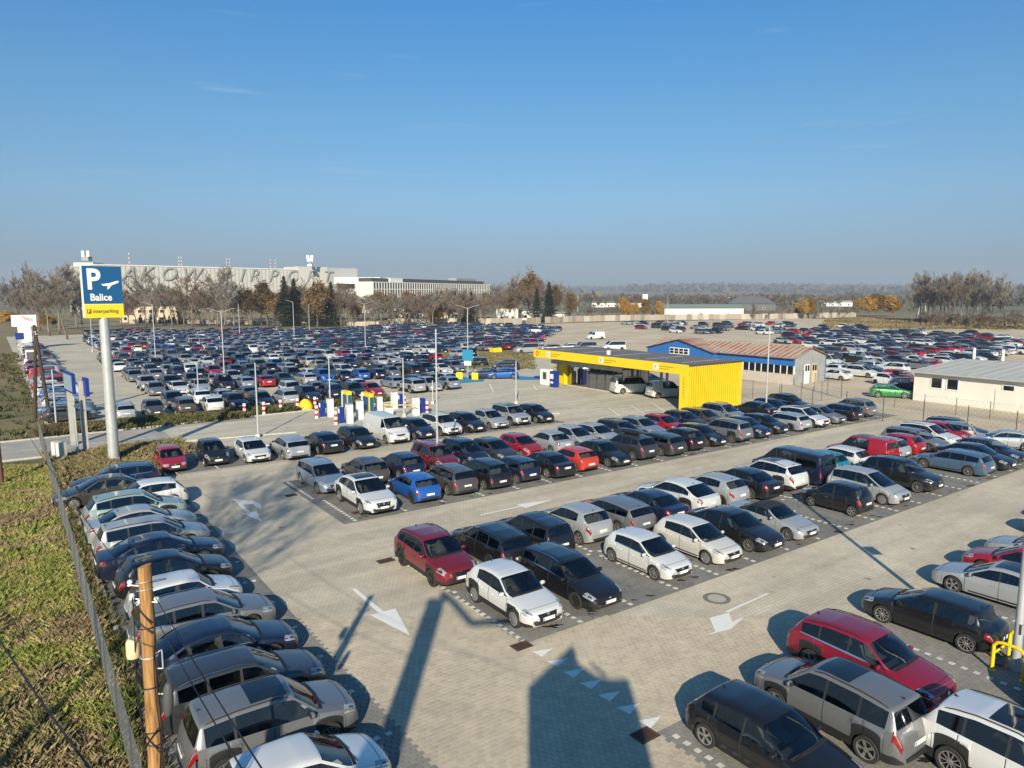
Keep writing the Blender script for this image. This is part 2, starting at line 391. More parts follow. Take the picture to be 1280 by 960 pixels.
def make_body(S, coarse=False):
    """returns MB bodies: body, windscreen, rear window, side windows left / right"""
    T, B, Wf, bot, sec, X, wx, Ra = S['_f']
    st_ = car_stations(S, coarse); n = len(st_)
    NP = 12
    body, ws, rw, sw = MB(), MB(), MB(), {}
    ring = []
    for s in st_:
        P = sec(s)
        if not coarse and any(abs(s - q) < 1e-3 for q in S['_seams']) :
            P = [(y - .008, z) if 1 <= k <= 5 else (y, z) for k, (y, z) in enumerate(P)]
        ring.append([(X(s, y), y, z) for y, z in P])
    allv = []
    for r in ring:
        allv += r + [(x, -y, z) for x, y, z in r[:-1]][::-1]     # 23 points
    K = 23
    faces = {}
    def put(key, q): faces.setdefault(key, []).append(q)
    xe, xg, xc, xr, L = S['xe'], S['xg'], S['xc'], S['xr'], S['L']
    bl = S.get('blind')
    for i in range(n - 1):
        sm = (st_[i] + st_[i + 1]) / 2
        for k in range(K - 1):
            kk = k if k < 11 else 21 - k      # band index from the sill, 0..10
            side = 'l' if k < 11 else 'r'
            a, b_ = i * K + k, (i + 1) * K + k
            q = (a, b_, b_ + 1, a + 1)
            key = 'body'
            if kk >= 8 and xc + .03 < sm < xr - .03: key = 'ws'
            elif kk >= 8 and xe + .03 < sm < xg - .03 and not (bl): key = 'rw'
            elif kk == 6:
                hgt = T(sm) - .105 - B(sm)
                if coarse:
                    if S['wins'][0][0] < sm < S['wins'][-1][1] + .1 and hgt > .04: key = 'swl'
                else:
                    for wi, (wa, wb_) in enumerate(S['wins']):
                        if wa - 1e-4 <= sm <= wb_ + 1e-4 and hgt > .03: key = 'sw%s%d' % (side, wi)
                    if key == 'body' and S['wins'][0][0] < sm < S['wins'][-1][1]: key = 'trim'
            elif kk <= 0 or (1 <= kk <= 4 and not coarse and any(abs(sm - q_) < .0112 for q_ in S['_seams'])): key = 'trim'
            elif kk <= 2 and S.get('clad'):
                if kk == 1 or any(abs(sm - w) < Ra + .02 for w in wx) : key = 'trim' if (kk == 1 or bot(sm) > .5) else 'body'
            if S.get('softtop') and key == 'body' and T(sm) > 1.0 and kk >= 6 and sm > xr - .03: key = 'trim'
            put(key, q)
    for i0 in (0, n - 1):
        for k in range(11):
            a, b_ = i0 * K + k, i0 * K + K - 1 - k
            if k == 10: q = (a, a + 1, b_)
            else: q = (a, a + 1, b_ - 1, b_)
            put('body', q if i0 == 0 else q[::-1])
    def sub(keys):
        mb = MB(); mp_ = {}
        for ki, key in enumerate(keys):
            for q in faces.get(key, []):
                for v in q:
                    if v not in mp_: mp_[v] = len(mb.v); mb.v.append(allv[v])
                mb.f.append(tuple(mp_[v] for v in q)); mb.m.append(ki)
        return mb
    return sub, faces

def front_patch(S, yz, off=.008, n=6, rear=False, m=0, mb=None):
    """a slightly proud patch on the nose or tail: yz = (y0,y1,z0,z1) or with a taper (y0,y1,z0,z1,taper)"""
    T, B, Wf, bot, sec, X, wx, Ra = S['_f']
    y0, y1, z0, z1 = yz[:4]; tp = yz[4] if len(yz) > 4 else 0
    L = S['L']
    mb = mb or MB()
    def xs(y, z):
        # follow the profile: first station from the end whose surface at |y| is at least z high
        rng = np.linspace(0, .45, 46)
        for d in rng:
            s = L - d if rear else d
            P = sec(s)
            if abs(y) > P[3][0]: continue
            # height of the upper surface at this |y|
            zz = None
            for k in range(11, 4, -1):
                if P[k][0] <= abs(y) <= P[k - 1][0] + 1e-6:
                    f = (abs(y) - P[k][0]) / max(1e-6, P[k - 1][0] - P[k][0]); zz = P[k][1] * (1 - f) + P[k - 1][1] * f; break
            if zz is None: zz = P[4][1]
            if zz >= z: return X(s, y)
        return X(L - .45 if rear else .45, y)
    nu, nv = n, 4
    vs = []
    sg = -1 if rear else 1
    for j in range(nv + 1):
        for i in range(nu + 1):
            fz = j / nv
            ya = y0 + tp * (1 - fz); yb = y1 - tp * (1 - fz) if tp and y0 < 0 else y1
            y = ya + (yb - ya) * i / nu; z = z0 + (z1 - z0) * fz
            vs.append((xs(y, z) + sg * off, y, z))
    m0 = len(vs)
    back = [(x - sg * .05, y, z) for x, y, z in vs]
    fs = []
    for j in range(nv):
        for i in range(nu):
            a = j * (nu + 1) + i
            q = (a, a + 1, a + nu + 2, a + nu + 1)
            fs.append(q if not rear else q[::-1])
    rim = [i for i in range(nu + 1)] + [j * (nu + 1) + nu for j in range(1, nv + 1)] + [nv * (nu + 1) + i for i in range(nu - 1, -1, -1)] + [j * (nu + 1) for j in range(nv - 1, 0, -1)]
    for a, b_ in zip(rim, rim[1:] + rim[:1]):
        q = (b_, a, a + m0, b_ + m0)
        fs.append(q if not rear else q[::-1])
    mb.add(vs + back, fs, m)
    return mb
def side_patch(S, s0, s1, t0, t1, side, off=.006, n=6, lean=0.0, m=0, mb=None, nt=3):
    """a patch on the body shell between stations s0..s1 and section indices t0..t1"""
    sec, X = S['_f'][4], S['_f'][5]
    mb = mb or MB(); vs = []
    for j in range(nt + 1):
        t = t0 + (t1 - t0) * j / nt
        k = min(10, int(t)); f = t - k
        for i in range(n + 1):
            s = s0 + (s1 - s0) * i / n + lean * j / nt
            s = min(S['L'] - .001, max(.001, s))
            P = sec(s); y = P[k][0] * (1 - f) + P[k + 1][0] * f; z = P[k][1] * (1 - f) + P[k + 1][1] * f
            ny = P[k + 1][1] - P[k][1]; nz_ = P[k][0] - P[k + 1][0]; ln = math.hypot(ny, nz_) or 1
            vs.append((X(s, y), side * (y + off * ny / ln), z + off * nz_ / ln))
    fs = []
    for j in range(nt):
        for i in range(n):
            a = j * (n + 1) + i
            q = (a, a + 1, a + n + 2, a + n + 1)
            fs.append(q if side < 0 else q[::-1])
    mb.add(vs, fs, m)
    return mb

def wheel_meshes():
    out = {}
    for Rr in sorted({S['R'] for S in CARS.values()}):
        wd, rr = .205, Rr * .70
        t = MB()
        t.lathe([(rr - .005, -.06), (rr, -wd / 2 + .01), (rr + .03, -wd / 2), (Rr - .025, -wd / 2), (Rr, -wd / 2 + .03), (Rr, wd / 2 - .03), (Rr - .025, wd / 2), (rr + .03, wd / 2), (rr, wd / 2 - .01), (rr - .01, .02)], 26, 0, 'Y')
        out['tyre', Rr] = t.mesh('tyre', M['tyre'], 40)
        for style in ('five', 'ten', 'cap'):
            r = MB()
            r.lathe([(rr + .002, wd / 2 - .006), (rr - .012, wd / 2 - .004), (rr - .02, wd / 2 - .03), (rr - .03, .02), (0.001, .02)], 24, 1, 'Y')
            r.lathe([(rr + .003, wd / 2 - .012), (rr + .004, wd / 2 - .002), (rr - .016, wd / 2 - .001), (rr - .022, wd / 2 - .02)], 24, 0, 'Y')
            if style == 'cap':
                r.lathe([(rr - .018, wd / 2 - .012), (rr * .72, wd / 2 + .002), (rr * .3, wd / 2 + .012), (.001, wd / 2 + .012)], 24, 0, 'Y')
                for i in range(9):
                    a = i * 2 * math.pi / 9; c = (math.cos(a) * rr * .66, wd / 2 + .004, math.sin(a) * rr * .66)
                    r.box(c, (.045, .012, .028), 1, ry=-a)
            else:
                ns = 5 if style == 'five' else 10
                for i in range(ns):
                    a = i * 2 * math.pi / ns
                    for da in ((-.11, .11) if style == 'five' else (0,)):
                        b_ = a + da
                        w_ = .034 if style == 'five' else .022
                        c = (math.cos(b_) * rr * .53, wd / 2 - .022, math.sin(b_) * rr * .53)
                        r.box(c, (rr * .88, .02, w_), 0, ry=-b_)
                r.lathe([(rr * .26, wd / 2 - .03), (rr * .24, wd / 2 - .004), (.001, wd / 2 - .002)], 14, 0, 'Y')
            out['rim', Rr, style, 0] = r.mesh('rim', [M['alloy'], M['under']], 35)
            out['rim', Rr, style, 1] = r.mesh('rim', [M['darkalloy'], M['under']], 35)
    return out
WHEELS = wheel_meshes()
SHARED = {}
def plate_mesh():
    b = MB(); b.box((0, 0, 0), (.018, .50, .115), 0)
    b.box((.0095, -.228, 0), (.004, .036, .105), 2)
    x = -.19
    for k, w in enumerate((.03, .035, .03, 0, .035, .03, .035, .03)):
        pass
        x += .052
    return b.mesh('number_plate', [M['plate'], M['platemark'], M['plateblue']])
def mirror_mesh(side):
    b = MB()
    b.lathe([(.001, -.10), (.055, -.095), (.075, -.05), (.08, .0), (.072, .06), (.045, .10), (.001, .105)], 10, 0, 'Y')
    b.v = [(x * .8 + .02, y * side, z * 1.0) for x, y, z in b.v]
    if side < 0: b.f = [f[::-1] for f in b.f]
    b.box((-.045, 0, 0), (.012, .16, .11), 1)
    b.box((.0, -side * .12, -.03), (.05, .12, .04), 1)
    return b.mesh('wing_mirror', [M['paint_clean'], M['trim']], 40)
def handle_mesh():
    b = MB(); b.box((0, 0, 0), (.17, .035, .028), 0); b.box((.0, -.012, -.0), (.19, .03, .045), 0)
    return b.mesh('door_handle', [M['paint_clean']])
SHARED['plate'] = plate_mesh(); SHARED['mir1'] = mirror_mesh(1); SHARED['mir-1'] = mirror_mesh(-1); SHARED['handle'] = handle_mesh()

def car_parts(kind):
    """list of (name, mesh, location, rz, parent index or None, flags)"""
    S = CARS[kind]
    S['_seams'] = S.get('seam') or ([S['xc'] + .06, (S['wins'][0][1] + .035), min(S['fo'] + S['wb'] - .12, S['wins'][-1][1] - .15)] if kind not in ('van', 'bus', 'box', 'mpv') else [S['xc'] + .06, S['wins'][-1][1] + .05 if kind == 'van' else S['wins'][1][0] - .03, 3.3])
    S['_seams'] = list(S['_seams'])
    S['_f'] = car_fns(S)
    T, B, Wf, bot, sec, X, wx, Ra = S['_f']
    L, Hh, hw = S['L'], S['H'], S['Wd'] / 2
    sub, faces = make_body(S)
    parts = []
    def P(name, me, loc=(0, 0, 0), rz=0, par=None, near=False, opt=None, paint=False):
        parts.append((name, me, loc, rz, par, near, opt, paint)); return len(parts) - 1
    bm = sub(['body', 'trim'])
    P('body', bm.mesh('body_' + kind, [M['paint'], M['trim']], 38), paint=True)
    w = sub(['ws']); P('windscreen', w.mesh('windscreen', M['glass'], 30))
    # cowl, wiper
    wp = MB(); zc = T(S['xc'])
    for sd in (-1, 1):
        wp.box((X(S['xc'] - .02, .3) + .0, sd * .28 - .1, zc + .012), (.02, .55, .012), 0, rz=.12 * 1)
    P('wiper', wp.mesh('wiper', M['trim']), near=True)
    if 'rw' in faces: P('rear_window', sub(['rw']).mesh('rear_window', M['tint' if S.get('rails') or S.get('clad') else 'glass'], 30))
    for key in sorted(faces):
        if key.startswith('sw'):
            wi = int(key[3:])
            P('side_window', sub([key]).mesh('side_window', M['tint' if (wi >= 1 and (S.get('rails') or S.get('clad') or kind == 'bus')) else 'glass'], 30))
    # cabin
    c = MB()
    s0, s1 = S['xc'] + .02, (S['xg'] - .08 if not S.get('blind') else S['xr'] + .9)
    zb = (S['belt'][0]) - .10
    c.box((L / 2 - (s0 + s1) / 2, 0, zb - .22), (s1 - s0, hw * 1.74, .04), 0)
    c.box((X(s0 + .22, 0), 0, zb - .06), (.42, hw * 1.72, .26), 0)      # dashboard
    c.box((L / 2 - s1 + .03, 0, zb - .1), (.05, hw * 1.6, .24), 0)
    P('cabin_floor', c.mesh('cabin_floor', M['cabin']))
    cw = MB()
    for sd in (1, -1): side_patch(S, S['xc'] - .06, S['xc'] + .035, 8.1, 11, sd, .005, 2, mb=cw, nt=5)
    P('cowl', cw.mesh('cowl', M['trim'], 60), near=True)
    gl = MB()
    for sd in (1, -1):
        side_patch(S, .36, S['xc'] - .05, 6.45, 6.53, sd, .003, 12, mb=gl, nt=1)          # bonnet gap
        side_patch(S, S['fo'] - Ra - .05, S['fo'] - Ra - .036, 2.0, 4.2, sd, .003, 1, mb=gl, nt=4)   # bumper joint
        side_patch(S, S['fo'] + S['wb'] + Ra + .04, S['fo'] + S['wb'] + Ra + .054, 2.0, 3.6, sd, .003, 1, mb=gl, nt=4)
        if kind not in ('van', 'bus', 'box'): side_patch(S, S['wins'][0][0] + .1, S['wins'][-1][1] - .1, .95, 1.5, sd, .006, 16, mb=gl, nt=1)
        side_patch(S, .30, .318, 6.5, 11, sd, .003, 1, mb=gl, nt=6)
    P('shut_line', gl.mesh('shut_line', M['trim'], 60), near=True)
    st2 = MB()
    seatx = S['wins'][0][1] - .05 if kind != 'mpv' else S['wins'][1][1] - .1
    rows_ = [(seatx, (-.38, .38))]
    if not S.get('blind'): rows_.append((seatx + .85, (-.42, 0, .42)))
    for sx_, ys in rows_:
        for y in ys:
            x = L / 2 - sx_
            st2.box((x, y, zb - .02), (.13, .46 if len(ys) == 2 else .40, .52), 0, ry=-.22)
            st2.box((x - .09, y, zb + .30), (.08, .24, .15), 0, ry=-.15)
            st2.box((x + .28, y, zb - .20), (.5, .46, .12), 0)
    P('seat', st2.mesh('seat', [M['seat']]), opt='seat')
    sw_ = MB(); xw = X(s0 + .45, 0)
    for i in range(12):
        a, b_ = i * math.pi / 6, (i + 1) * math.pi / 6
        sw_.tube((xw + .06 * math.cos(a), .38 + .17 * math.sin(a), zb + .03 + .16 * math.cos(a)), (xw + .06 * math.cos(b_), .38 + .17 * math.sin(b_), zb + .03 + .16 * math.cos(b_)), .014, n=4, cap=False)
    sw_.box((xw, .38, zb + .02), (.03, .30, .05))
    P('steering_wheel', sw_.mesh('steering_wheel', M['trim']), near=True)
    # underbody with wheel wells
    u = MB()
    u.box((0, 0, .42), (L - .5, hw * 2 - .56, .44), 0)
    u.box((L / 2 - (wx[0] + wx[1]) / 2, 0, .36), (S['wb'] - 2 * Ra - .02, hw * 2 - .30, .24), 0)
    P('underbody', u.mesh('underbody', M['under']))
    # wheels
    for w_ in wx:
        for sd in (1, -1):
            i = P('wheel', WHEELS['tyre', S['R']], (L / 2 - w_, sd * (hw - .135), S['R']), 0 if sd > 0 else math.pi)
            P('rim', None, (0, 0, 0), 0, i, False, 'rim')
    # lights
    nz_ = S['nose']
    for sd in (1, -1):
        big = kind in ('old',)
        if big: i_h = P('headlight', front_patch(S, (sd * .38, sd * .72, nz_ - .17, nz_ - .03) if sd > 0 else (-.72, -.38, nz_ - .17, nz_ - .03), .01).mesh('headlight', M['lamp'], 40))
        else:
            mb = side_patch(S, .10, .50 if not S.get('clad') else .46, 4.3, 8.2, sd, .005, 7, -.03)
            i_h = P('headlight', mb.mesh('headlight', M['lamp'], 40))
        if big: continue
        lm = side_patch(S, .16, .30, 5.3, 7.0, sd, .009, 4, -.02); P('lamp_bezel', lm.mesh('lamp_bezel', M['lampdark'], 40), par=i_h, near=True)
    for sd in (1, -1):
        if kind in ('mpv', 'van', 'bus', 'box'):
            mb = side_patch(S, L - .085, L - .02, 3.1, 6.6 if kind == 'mpv' else 5.9, sd, .006, 3)
        elif S.get('boot'):
            mb = side_patch(S, L - .27, L - .035, 4.2, 7.4, sd, .006, 6)
        else:
            mb = side_patch(S, L - .24, L - .035, 3.7, 6.6, sd, .006, 6)
        i_t = P('tail_light', mb.mesh('tail_light', M['red'], 40))
        if kind in ('mpv', 'van', 'bus', 'box'): lm = side_patch(S, L - .08, L - .03, 3.9, 4.3, sd, .010, 3)
        else: lm = side_patch(S, L - .15, L - .05, 4.9, 5.3, sd, .010, 4)
        P('reversing_light', lm.mesh('reversing_light', M['lamp'], 40), par=i_t, near=True)
    # nose and tail furniture
    cl = S.get('clad')
    gz = nz_ - .12
    P('grille', front_patch(S, (-.42, .42, gz - (.20 if cl else .10), gz + .035, .09), .008, 8).mesh('grille', M['grille'], 40))
    P('lower_intake', front_patch(S, (-.52, .52, .27 if not cl else .33, .40 if not cl else .46, -.05), .006, 8).mesh('lower_intake', M['trim'], 40), near=True)
    for sd in (1, -1):
        y0, y1 = (.46, .62) if sd > 0 else (-.62, -.46)
        P('fog_light', front_patch(S, (y0, y1, .34 if not cl else .40, .43 if not cl else .50), .010, 3).mesh('fog_light', M['lampdark'], 40), near=True)
    P('parking_ticket', (lambda q: (q.box((0, 0, 0), (.15, .21, .004)), q.mesh('parking_ticket', M['plate']))[1])(MB()), (X(S['xc'] + .32, 0), -.30, zb + .085), .2, opt='ticket')
    bd = MB(); bd.lathe([(.001, .014), (.05, .012), (.058, .0)], 12, 0, 'Z')
    bd.v = [(z, x, y) for x, y, z in bd.v]
    P('badge', bd.mesh('badge', M['chrome']), (X(.04, 0) + .012, 0, gz - .0), 0, near=True)
    P('number_plate', SHARED['plate'], (X(0, 0) + .022, 0, .47 if not cl else .52))
    zr = .74 if not S.get('boot') else (.78 if kind != 'csuv' else .82)
    if kind in ('small', 'hatch', 'coupe', 'old', 'mini', 'mpv'): zr = .60
    zr = min(zr, T(L - .05) - .06)
    rp = -(L / 2) - .02
    for d in np.linspace(0, .3, 60):
        if T(L - d) >= zr + .03: rp = X(L - d, 0) - .016; break
    P('number_plate', SHARED['plate'], (rp, 0, zr), math.pi)
    rb = front_patch(S, (-.62, .62, bot(L) + .01, bot(L) + .12, .06), .003, 8, True)
    P('rear_bumper_trim', rb.mesh('rear_bumper_trim', M['trim'], 40), near=True)
    # mirrors, handles
    for sd in (1, -1):
        s_ = S['wins'][0][0] + (.22 if kind not in ('van', 'bus') else .1) if kind != 'mpv' else S['wins'][1][0] + .05
        y = sec(s_)[6][0]
        P('wing_mirror', SHARED['mir%d' % sd], (X(s_, y) + .02, sd * (y + .10), B(s_) + .07), 0, paint=True)
    for sd in (1, -1):
        for q in S['_seams'][1:3]:
            s_ = q - .17; P_ = sec(s_)
            k = 4; y = P_[k][0] + .008; z = P_[k][1] - .02
            P('door_handle', SHARED['handle'], (X(s_, y), sd * y, z), 0, near=True, paint=True)
    if S.get('rails'):
        for sd in (1, -1):
            r_ = MB(); pts = []
            for s_ in np.linspace(S['xr'] + .12, S['xe'] - .12, 9):
                y = sec(s_)[8][0] - .02; pts.append((X(s_, y), sd * y, sec(s_)[8][1] + .035))
            pts[0] = (pts[0][0], pts[0][1], pts[0][2] - .035); pts[-1] = (pts[-1][0], pts[-1][1], pts[-1][2] - .035)
            r_.path(pts, .016, 6)
            P('roof_rail', r_.mesh('roof_rail', M['chrome'] if kind == 'estate' else M['trim'], 40))
    an = MB(); xa = X(S['xe'] - .12, 0); za = T(S['xe'] - .12)
    an.add([(xa + .09, -.012, za - .01), (xa + .09, .012, za - .01), (xa - .05, -.018, za - .02), (xa - .05, .018, za - .02), (xa - .045, 0, za + .06), (xa - .01, 0, za + .055)],
           [(0, 1, 5), (0, 5, 4, 2), (1, 3, 4, 5), (2, 4, 3), (0, 2, 3, 1)])
    P('roof_antenna', an.mesh('roof_antenna', M['trim']), near=True)
    sr = side_patch(S, S['xr'] + .12, S['xr'] + 1.0, 9.2, 11, 1, .004, 6); side_patch(S, S['xr'] + .12, S['xr'] + 1.0, 9.2, 11, -1, .004, 6, mb=sr)
    P('sunroof', sr.mesh('sunroof', M['roofglass'], 30), opt='sunroof')
    ch = MB()
    for sd in (1, -1):
        side_patch(S, S['wins'][0][0] + .05, S['wins'][-1][1], 5.90, 6.10, sd, .006, 18, mb=ch, nt=1)
    P('window_trim', ch.mesh('window_trim', M['chrome']), opt='chrome')
    return parts
PARTS = {k: car_parts(k) for k in CARS}
PROTO = {}
def spawn_car(kind, colour, loc, rz, label, group, near=True, opts=(), rim='five', dark=0, cat=None, tilt=0.0, name=None):
    cn = {'van': 'van', 'bus': 'van', 'box': 'van'}.get(kind, 'car')
    root = bpy.data.objects.new(name or 'parked_' + cn, None)
    root.empty_display_size = .3
    COL.objects.link(root)
    root.location = loc; root.rotation_euler = (0, 0, rz)
    tag(root, label, cat or cn, group)
    rgb = PAINT[colour]
    objs = []
    for name_, me, l_, r_, par, nr, opt, pt in PARTS[kind]:
        if (nr and not near) or (opt and opt not in ('seat', 'rim') and opt not in opts) or (opt == 'seat' and not near):
            objs.append(None); continue
        if opt == 'rim': me = WHEELS['rim', CARS[kind]['R'], rim, dark]
        key = (name_, me.name)
        if key in PROTO: o = PROTO[key].copy()
        else: o = bpy.data.objects.new(name_, me); PROTO[key] = o
        COL.objects.link(o)
        if opt == 'seat' and 'beige' in opts:
            o.material_slots[0].link = 'OBJECT'; o.material_slots[0].material = M['seat_light']
        o.parent = root if par is None else objs[par]
        o.location = l_; o.rotation_euler = (0, 0, r_)
        if pt: o.color = (*rgb, 1)
        objs.append(o)
    return root
# ================================================================== GROUND
def paver_mat(name, c1, c2, mortar, scale=(.2, .165), stain=.18, rot=0.0, lines=1.0):
    m, n, l, p = new_mat(name)
    tc_ = n.new("ShaderNodeTexCoord"); mp_ = n.new("ShaderNodeMapping"); mp_.inputs['Rotation'].default_value = (0, 0, rot)
    l.new(tc_.outputs['Object'], mp_.inputs[0])
    br = n.new("ShaderNodeTexBrick")
    br.inputs['Color1'].default_value = (*c1, 1); br.inputs['Color2'].default_value = (*c2, 1); br.inputs['Mortar'].default_value = (*mortar, 1)
    br.inputs['Scale'].default_value = 1.0
    br.inputs['Brick Width'].default_value = scale[0]; br.inputs['Row Height'].default_value = scale[1]
    br.inputs['Mortar Size'].default_value = .006; br.inputs['Mortar Smooth'].default_value = .2
    l.new(mp_.outputs[0], br.inputs['Vector'])
    col = br.outputs['Color']
    for sc_, det, amp in ((.16, 6, stain * .75), (1.3, 5, stain * .45), (14.0, 3, stain * .4)):
        t = n.new("ShaderNodeTexNoise"); t.inputs['Scale'].default_value = sc_; t.inputs['Detail'].default_value = det
        l.new(tc_.outputs['Object'], t.inputs['Vector'])
        mr = n.new("ShaderNodeMapRange"); mr.inputs[1].default_value = .3; mr.inputs[2].default_value = .7; mr.inputs[3].default_value = 1 - amp; mr.inputs[4].default_value = 1 + amp * .7
        l.new(t.outputs['Fac'], mr.inputs[0])
        mx = n.new("ShaderNodeVectorMath"); mx.operation = 'SCALE'; l.new(col, mx.inputs[0]); l.new(mr.outputs[0], mx.inputs['Scale'])
        col = mx.outputs[0]
    # tyre darkening along the lanes
    mpt = n.new("ShaderNodeMapping"); mpt.inputs['Scale'].default_value = (.05, .55, 1) if stain < .2 else (.5, .09, 1); l.new(tc_.outputs['Object'], mpt.inputs[0])
    tt = n.new("ShaderNodeTexNoise"); tt.inputs['Scale'].default_value = 1.6; tt.inputs['Detail'].default_value = 4; l.new(mpt.outputs[0], tt.inputs['Vector'])
    mr = n.new("ShaderNodeMapRange"); mr.inputs[1].default_value = .42; mr.inputs[2].default_value = .60; mr.inputs[3].default_value = .89; mr.inputs[4].default_value = 1.04
    l.new(tt.outputs['Fac'], mr.inputs[0]); mx = n.new("ShaderNodeVectorMath"); mx.operation = 'SCALE'; l.new(col, mx.inputs[0]); l.new(mr.outputs[0], mx.inputs['Scale']); col = mx.outputs[0]
    # sparse dark drips and oil spots
    v = n.new("ShaderNodeTexVoronoi"); v.inputs['Scale'].default_value = .55; l.new(tc_.outputs['Object'], v.inputs['Vector'])
    nn = n.new("ShaderNodeTexNoise"); nn.inputs['Scale'].default_value = 6; l.new(tc_.outputs['Object'], nn.inputs['Vector'])
    ad = n.new("ShaderNodeMath"); ad.operation = 'MULTIPLY_ADD'; ad.inputs[1].default_value = .16; l.new(nn.outputs['Fac'], ad.inputs[0]); l.new(v.outputs['Distance'], ad.inputs[2])
    mr = n.new("ShaderNodeMapRange"); mr.inputs[1].default_value = .11; mr.inputs[2].default_value = .17; mr.inputs[3].default_value = .45; mr.inputs[4].default_value = 1.0
    l.new(ad.outputs[0], mr.inputs[0])
    mx = n.new("ShaderNodeVectorMath"); mx.operation = 'SCALE'; l.new(col, mx.inputs[0]); l.new(mr.outputs[0], mx.inputs['Scale'])
    l.new(mx.outputs[0], p.inputs['Base Color'])
    p.inputs['Roughness'].default_value = .85
    b = n.new("ShaderNodeBump"); b.inputs['Strength'].default_value = .5; b.inputs['Distance'].default_value = .006; b.invert = True
    l.new(br.outputs['Fac'], b.inputs['Height']); l.new(b.outputs[0], p.inputs['Normal'])
    return m
LC1, LC2, LM = (.575, .505, .39), (.52, .455, .35), (.27, .24, .18)
DC1, DC2, DM = (.235, .225, .205), (.19, .185, .17), (.11, .105, .095)
M['pave'] = paver_mat('light_pavers', LC1, LC2, LM)
M['bay'] = paver_mat('dark_pavers', DC1, DC2, DM, stain=.24)
M['concrete_slab'] = paver_mat('far_paving', (.53, .485, .38), (.49, .445, .35), (.38, .345, .275), (1.0, .5), .15)
M['asphalt'] = mat('asphalt', (.34, .32, .285), .9, var=.22, scale=.5, bump=.2, bscale=60)
M['gravel'] = mat('pale_gravel', (.50, .41, .29), .95, var=.3, scale=.12, bump=.6, bscale=4)
M['whiteline'] = worn_paint('road_paint', (.74, .725, .68), (.52, .47, .38))
M['blueline'] = mat('blue_road_paint', (.03, .22, .40), .7, var=.15, scale=2)
M['yellowline'] = worn_paint('yellow_road_paint', (.52, .42, .16), (.42, .39, .33), .38, .55)
def grass_mat(name, cols, sc_=.05):
    m, n, l, p = new_mat(name)
    tc_ = n.new("ShaderNodeTexCoord"); t = n.new("ShaderNodeTexNoise"); t.inputs['Scale'].default_value = sc_; t.inputs['Detail'].default_value = 9
    l.new(tc_.outputs['Object'], t.inputs['Vector'])
    r = n.new("ShaderNodeValToRGB"); e = r.color_ramp.elements
    e[0].position = .32; e[0].color = (*cols[0], 1); e[1].position = .68; e[1].color = (*cols[-1], 1)
    for i, c in enumerate(cols[1:-1]): x = e.new(.32 + .36 * (i + 1) / (len(cols) - 1)); x.color = (*c, 1)
    l.new(t.outputs['Fac'], r.inputs[0]); l.new(r.outputs[0], p.inputs['Base Color'])
    p.inputs['Roughness'].default_value = .95
    t2 = n.new("ShaderNodeTexNoise"); t2.inputs['Scale'].default_value = 6.0; t2.inputs['Detail'].default_value = 6
    l.new(tc_.outputs['Object'], t2.inputs['Vector'])
    b = n.new("ShaderNodeBump"); b.inputs['Strength'].default_value = .8; b.inputs['Distance'].default_value = .15
    l.new(t2.outputs['Fac'], b.inputs['Height']); l.new(b.outputs[0], p.inputs['Normal'])
    return m
M['field'] = grass_mat('dry_field', [(.13, .115, .05), (.19, .15, .075), (.24, .185, .10), (.15, .135, .06)], .02)
M['turf'] = grass_mat('rough_turf', [(.055, .075, .018), (.10, .105, .03), (.15, .12, .055), (.07, .10, .02)], .35)
def sheet(name, poly, z, m, ab=True, kind='structure', th=0.0):
    b = MB()
    b.add([(x, y, z) for x, y in poly], [tuple(range(len(poly)))])
    o = b.build(name, m, ab=ab); tag(o, kind=kind); return o
def rect(a0, a1, b0, b1): return [(a0, b0), (a1, b0), (a1, b1), (a0, b1)]
def px(*pts): return [at(u, v) for u, v in pts]
# terrain: one sheet to the horizon, with a low range of hills on its far side
def hill(x, y):
    if y < 1500: return 0.0
    k = min(1.0, (y - 1500) / 2500.0); k = k * k * (3 - 2 * k)
    h = 30 * noise.noise(Vector((x * .00042, y * .0005, 3.1))) + 12 * noise.noise(Vector((x * .0016, y * .0016, 8))) + 24
    h *= .72 + .35 * max(-.6, min(1, x / 3500))
    return max(0.0, h) * k
gx = np.concatenate([np.linspace(-9000, -1500, 16), np.linspace(-1300, 3300, 47), np.linspace(3700, 9500, 16)])
gy = np.concatenate([[-900, 0, 700, 1500], np.linspace(1700, 6800, 52)])
vs = [(x, y, hill(x, y)) for y in gy for x in gx]
nx = len(gx)
fs = [(j * nx + i, j * nx + i + 1, (j + 1) * nx + i + 1, (j + 1) * nx + i) for j in range(len(gy) - 1) for i in range(nx - 1)]
b = MB(); b.add(vs, fs)
M['hills'] = grass_mat('terrain', [(.10, .10, .06), (.17, .15, .08), (.11, .10, .06), (.21, .18, .11)], .0035)
tag(b.build('ground', M['hills'], smooth=60), kind='structure')
sheet('grass_field', [(-220, -60), (-80, -60), (-10, -8), (160, 60), (420, 90), (420, 420), (-420, 420)], .004, M['field'], ab=False)
sheet('grass_bank', rect(-60, -11.0, -26, 41.6), .008, M['turf'])
sheet('verge', rect(-11.0, -3.0, 30.6, 41.6), .016, M['turf'])
sheet('gravel_lot', px((640, 452), (660, 432), (600, 411), (700, 404), (1010, 398), (1300, 405), (1420, 440), (1420, 640), (1180, 560), (930, 500), (790, 470)), .008, M['gravel'], ab=False)
sheet('far_car_park_paving', [(-11, 54), (30, 52), (50, 56), (60, 75), (66, 120), (60, 216), (-13, 216)], .012, M['concrete_slab'])
sheet('road', [(-120, 42.2), (28, 41.6), (34, 38), (52, 26), (52, 60), (34, 62), (28, 50.5), (-11, 49.8), (-120, 49.8)], .016, M['asphalt'])
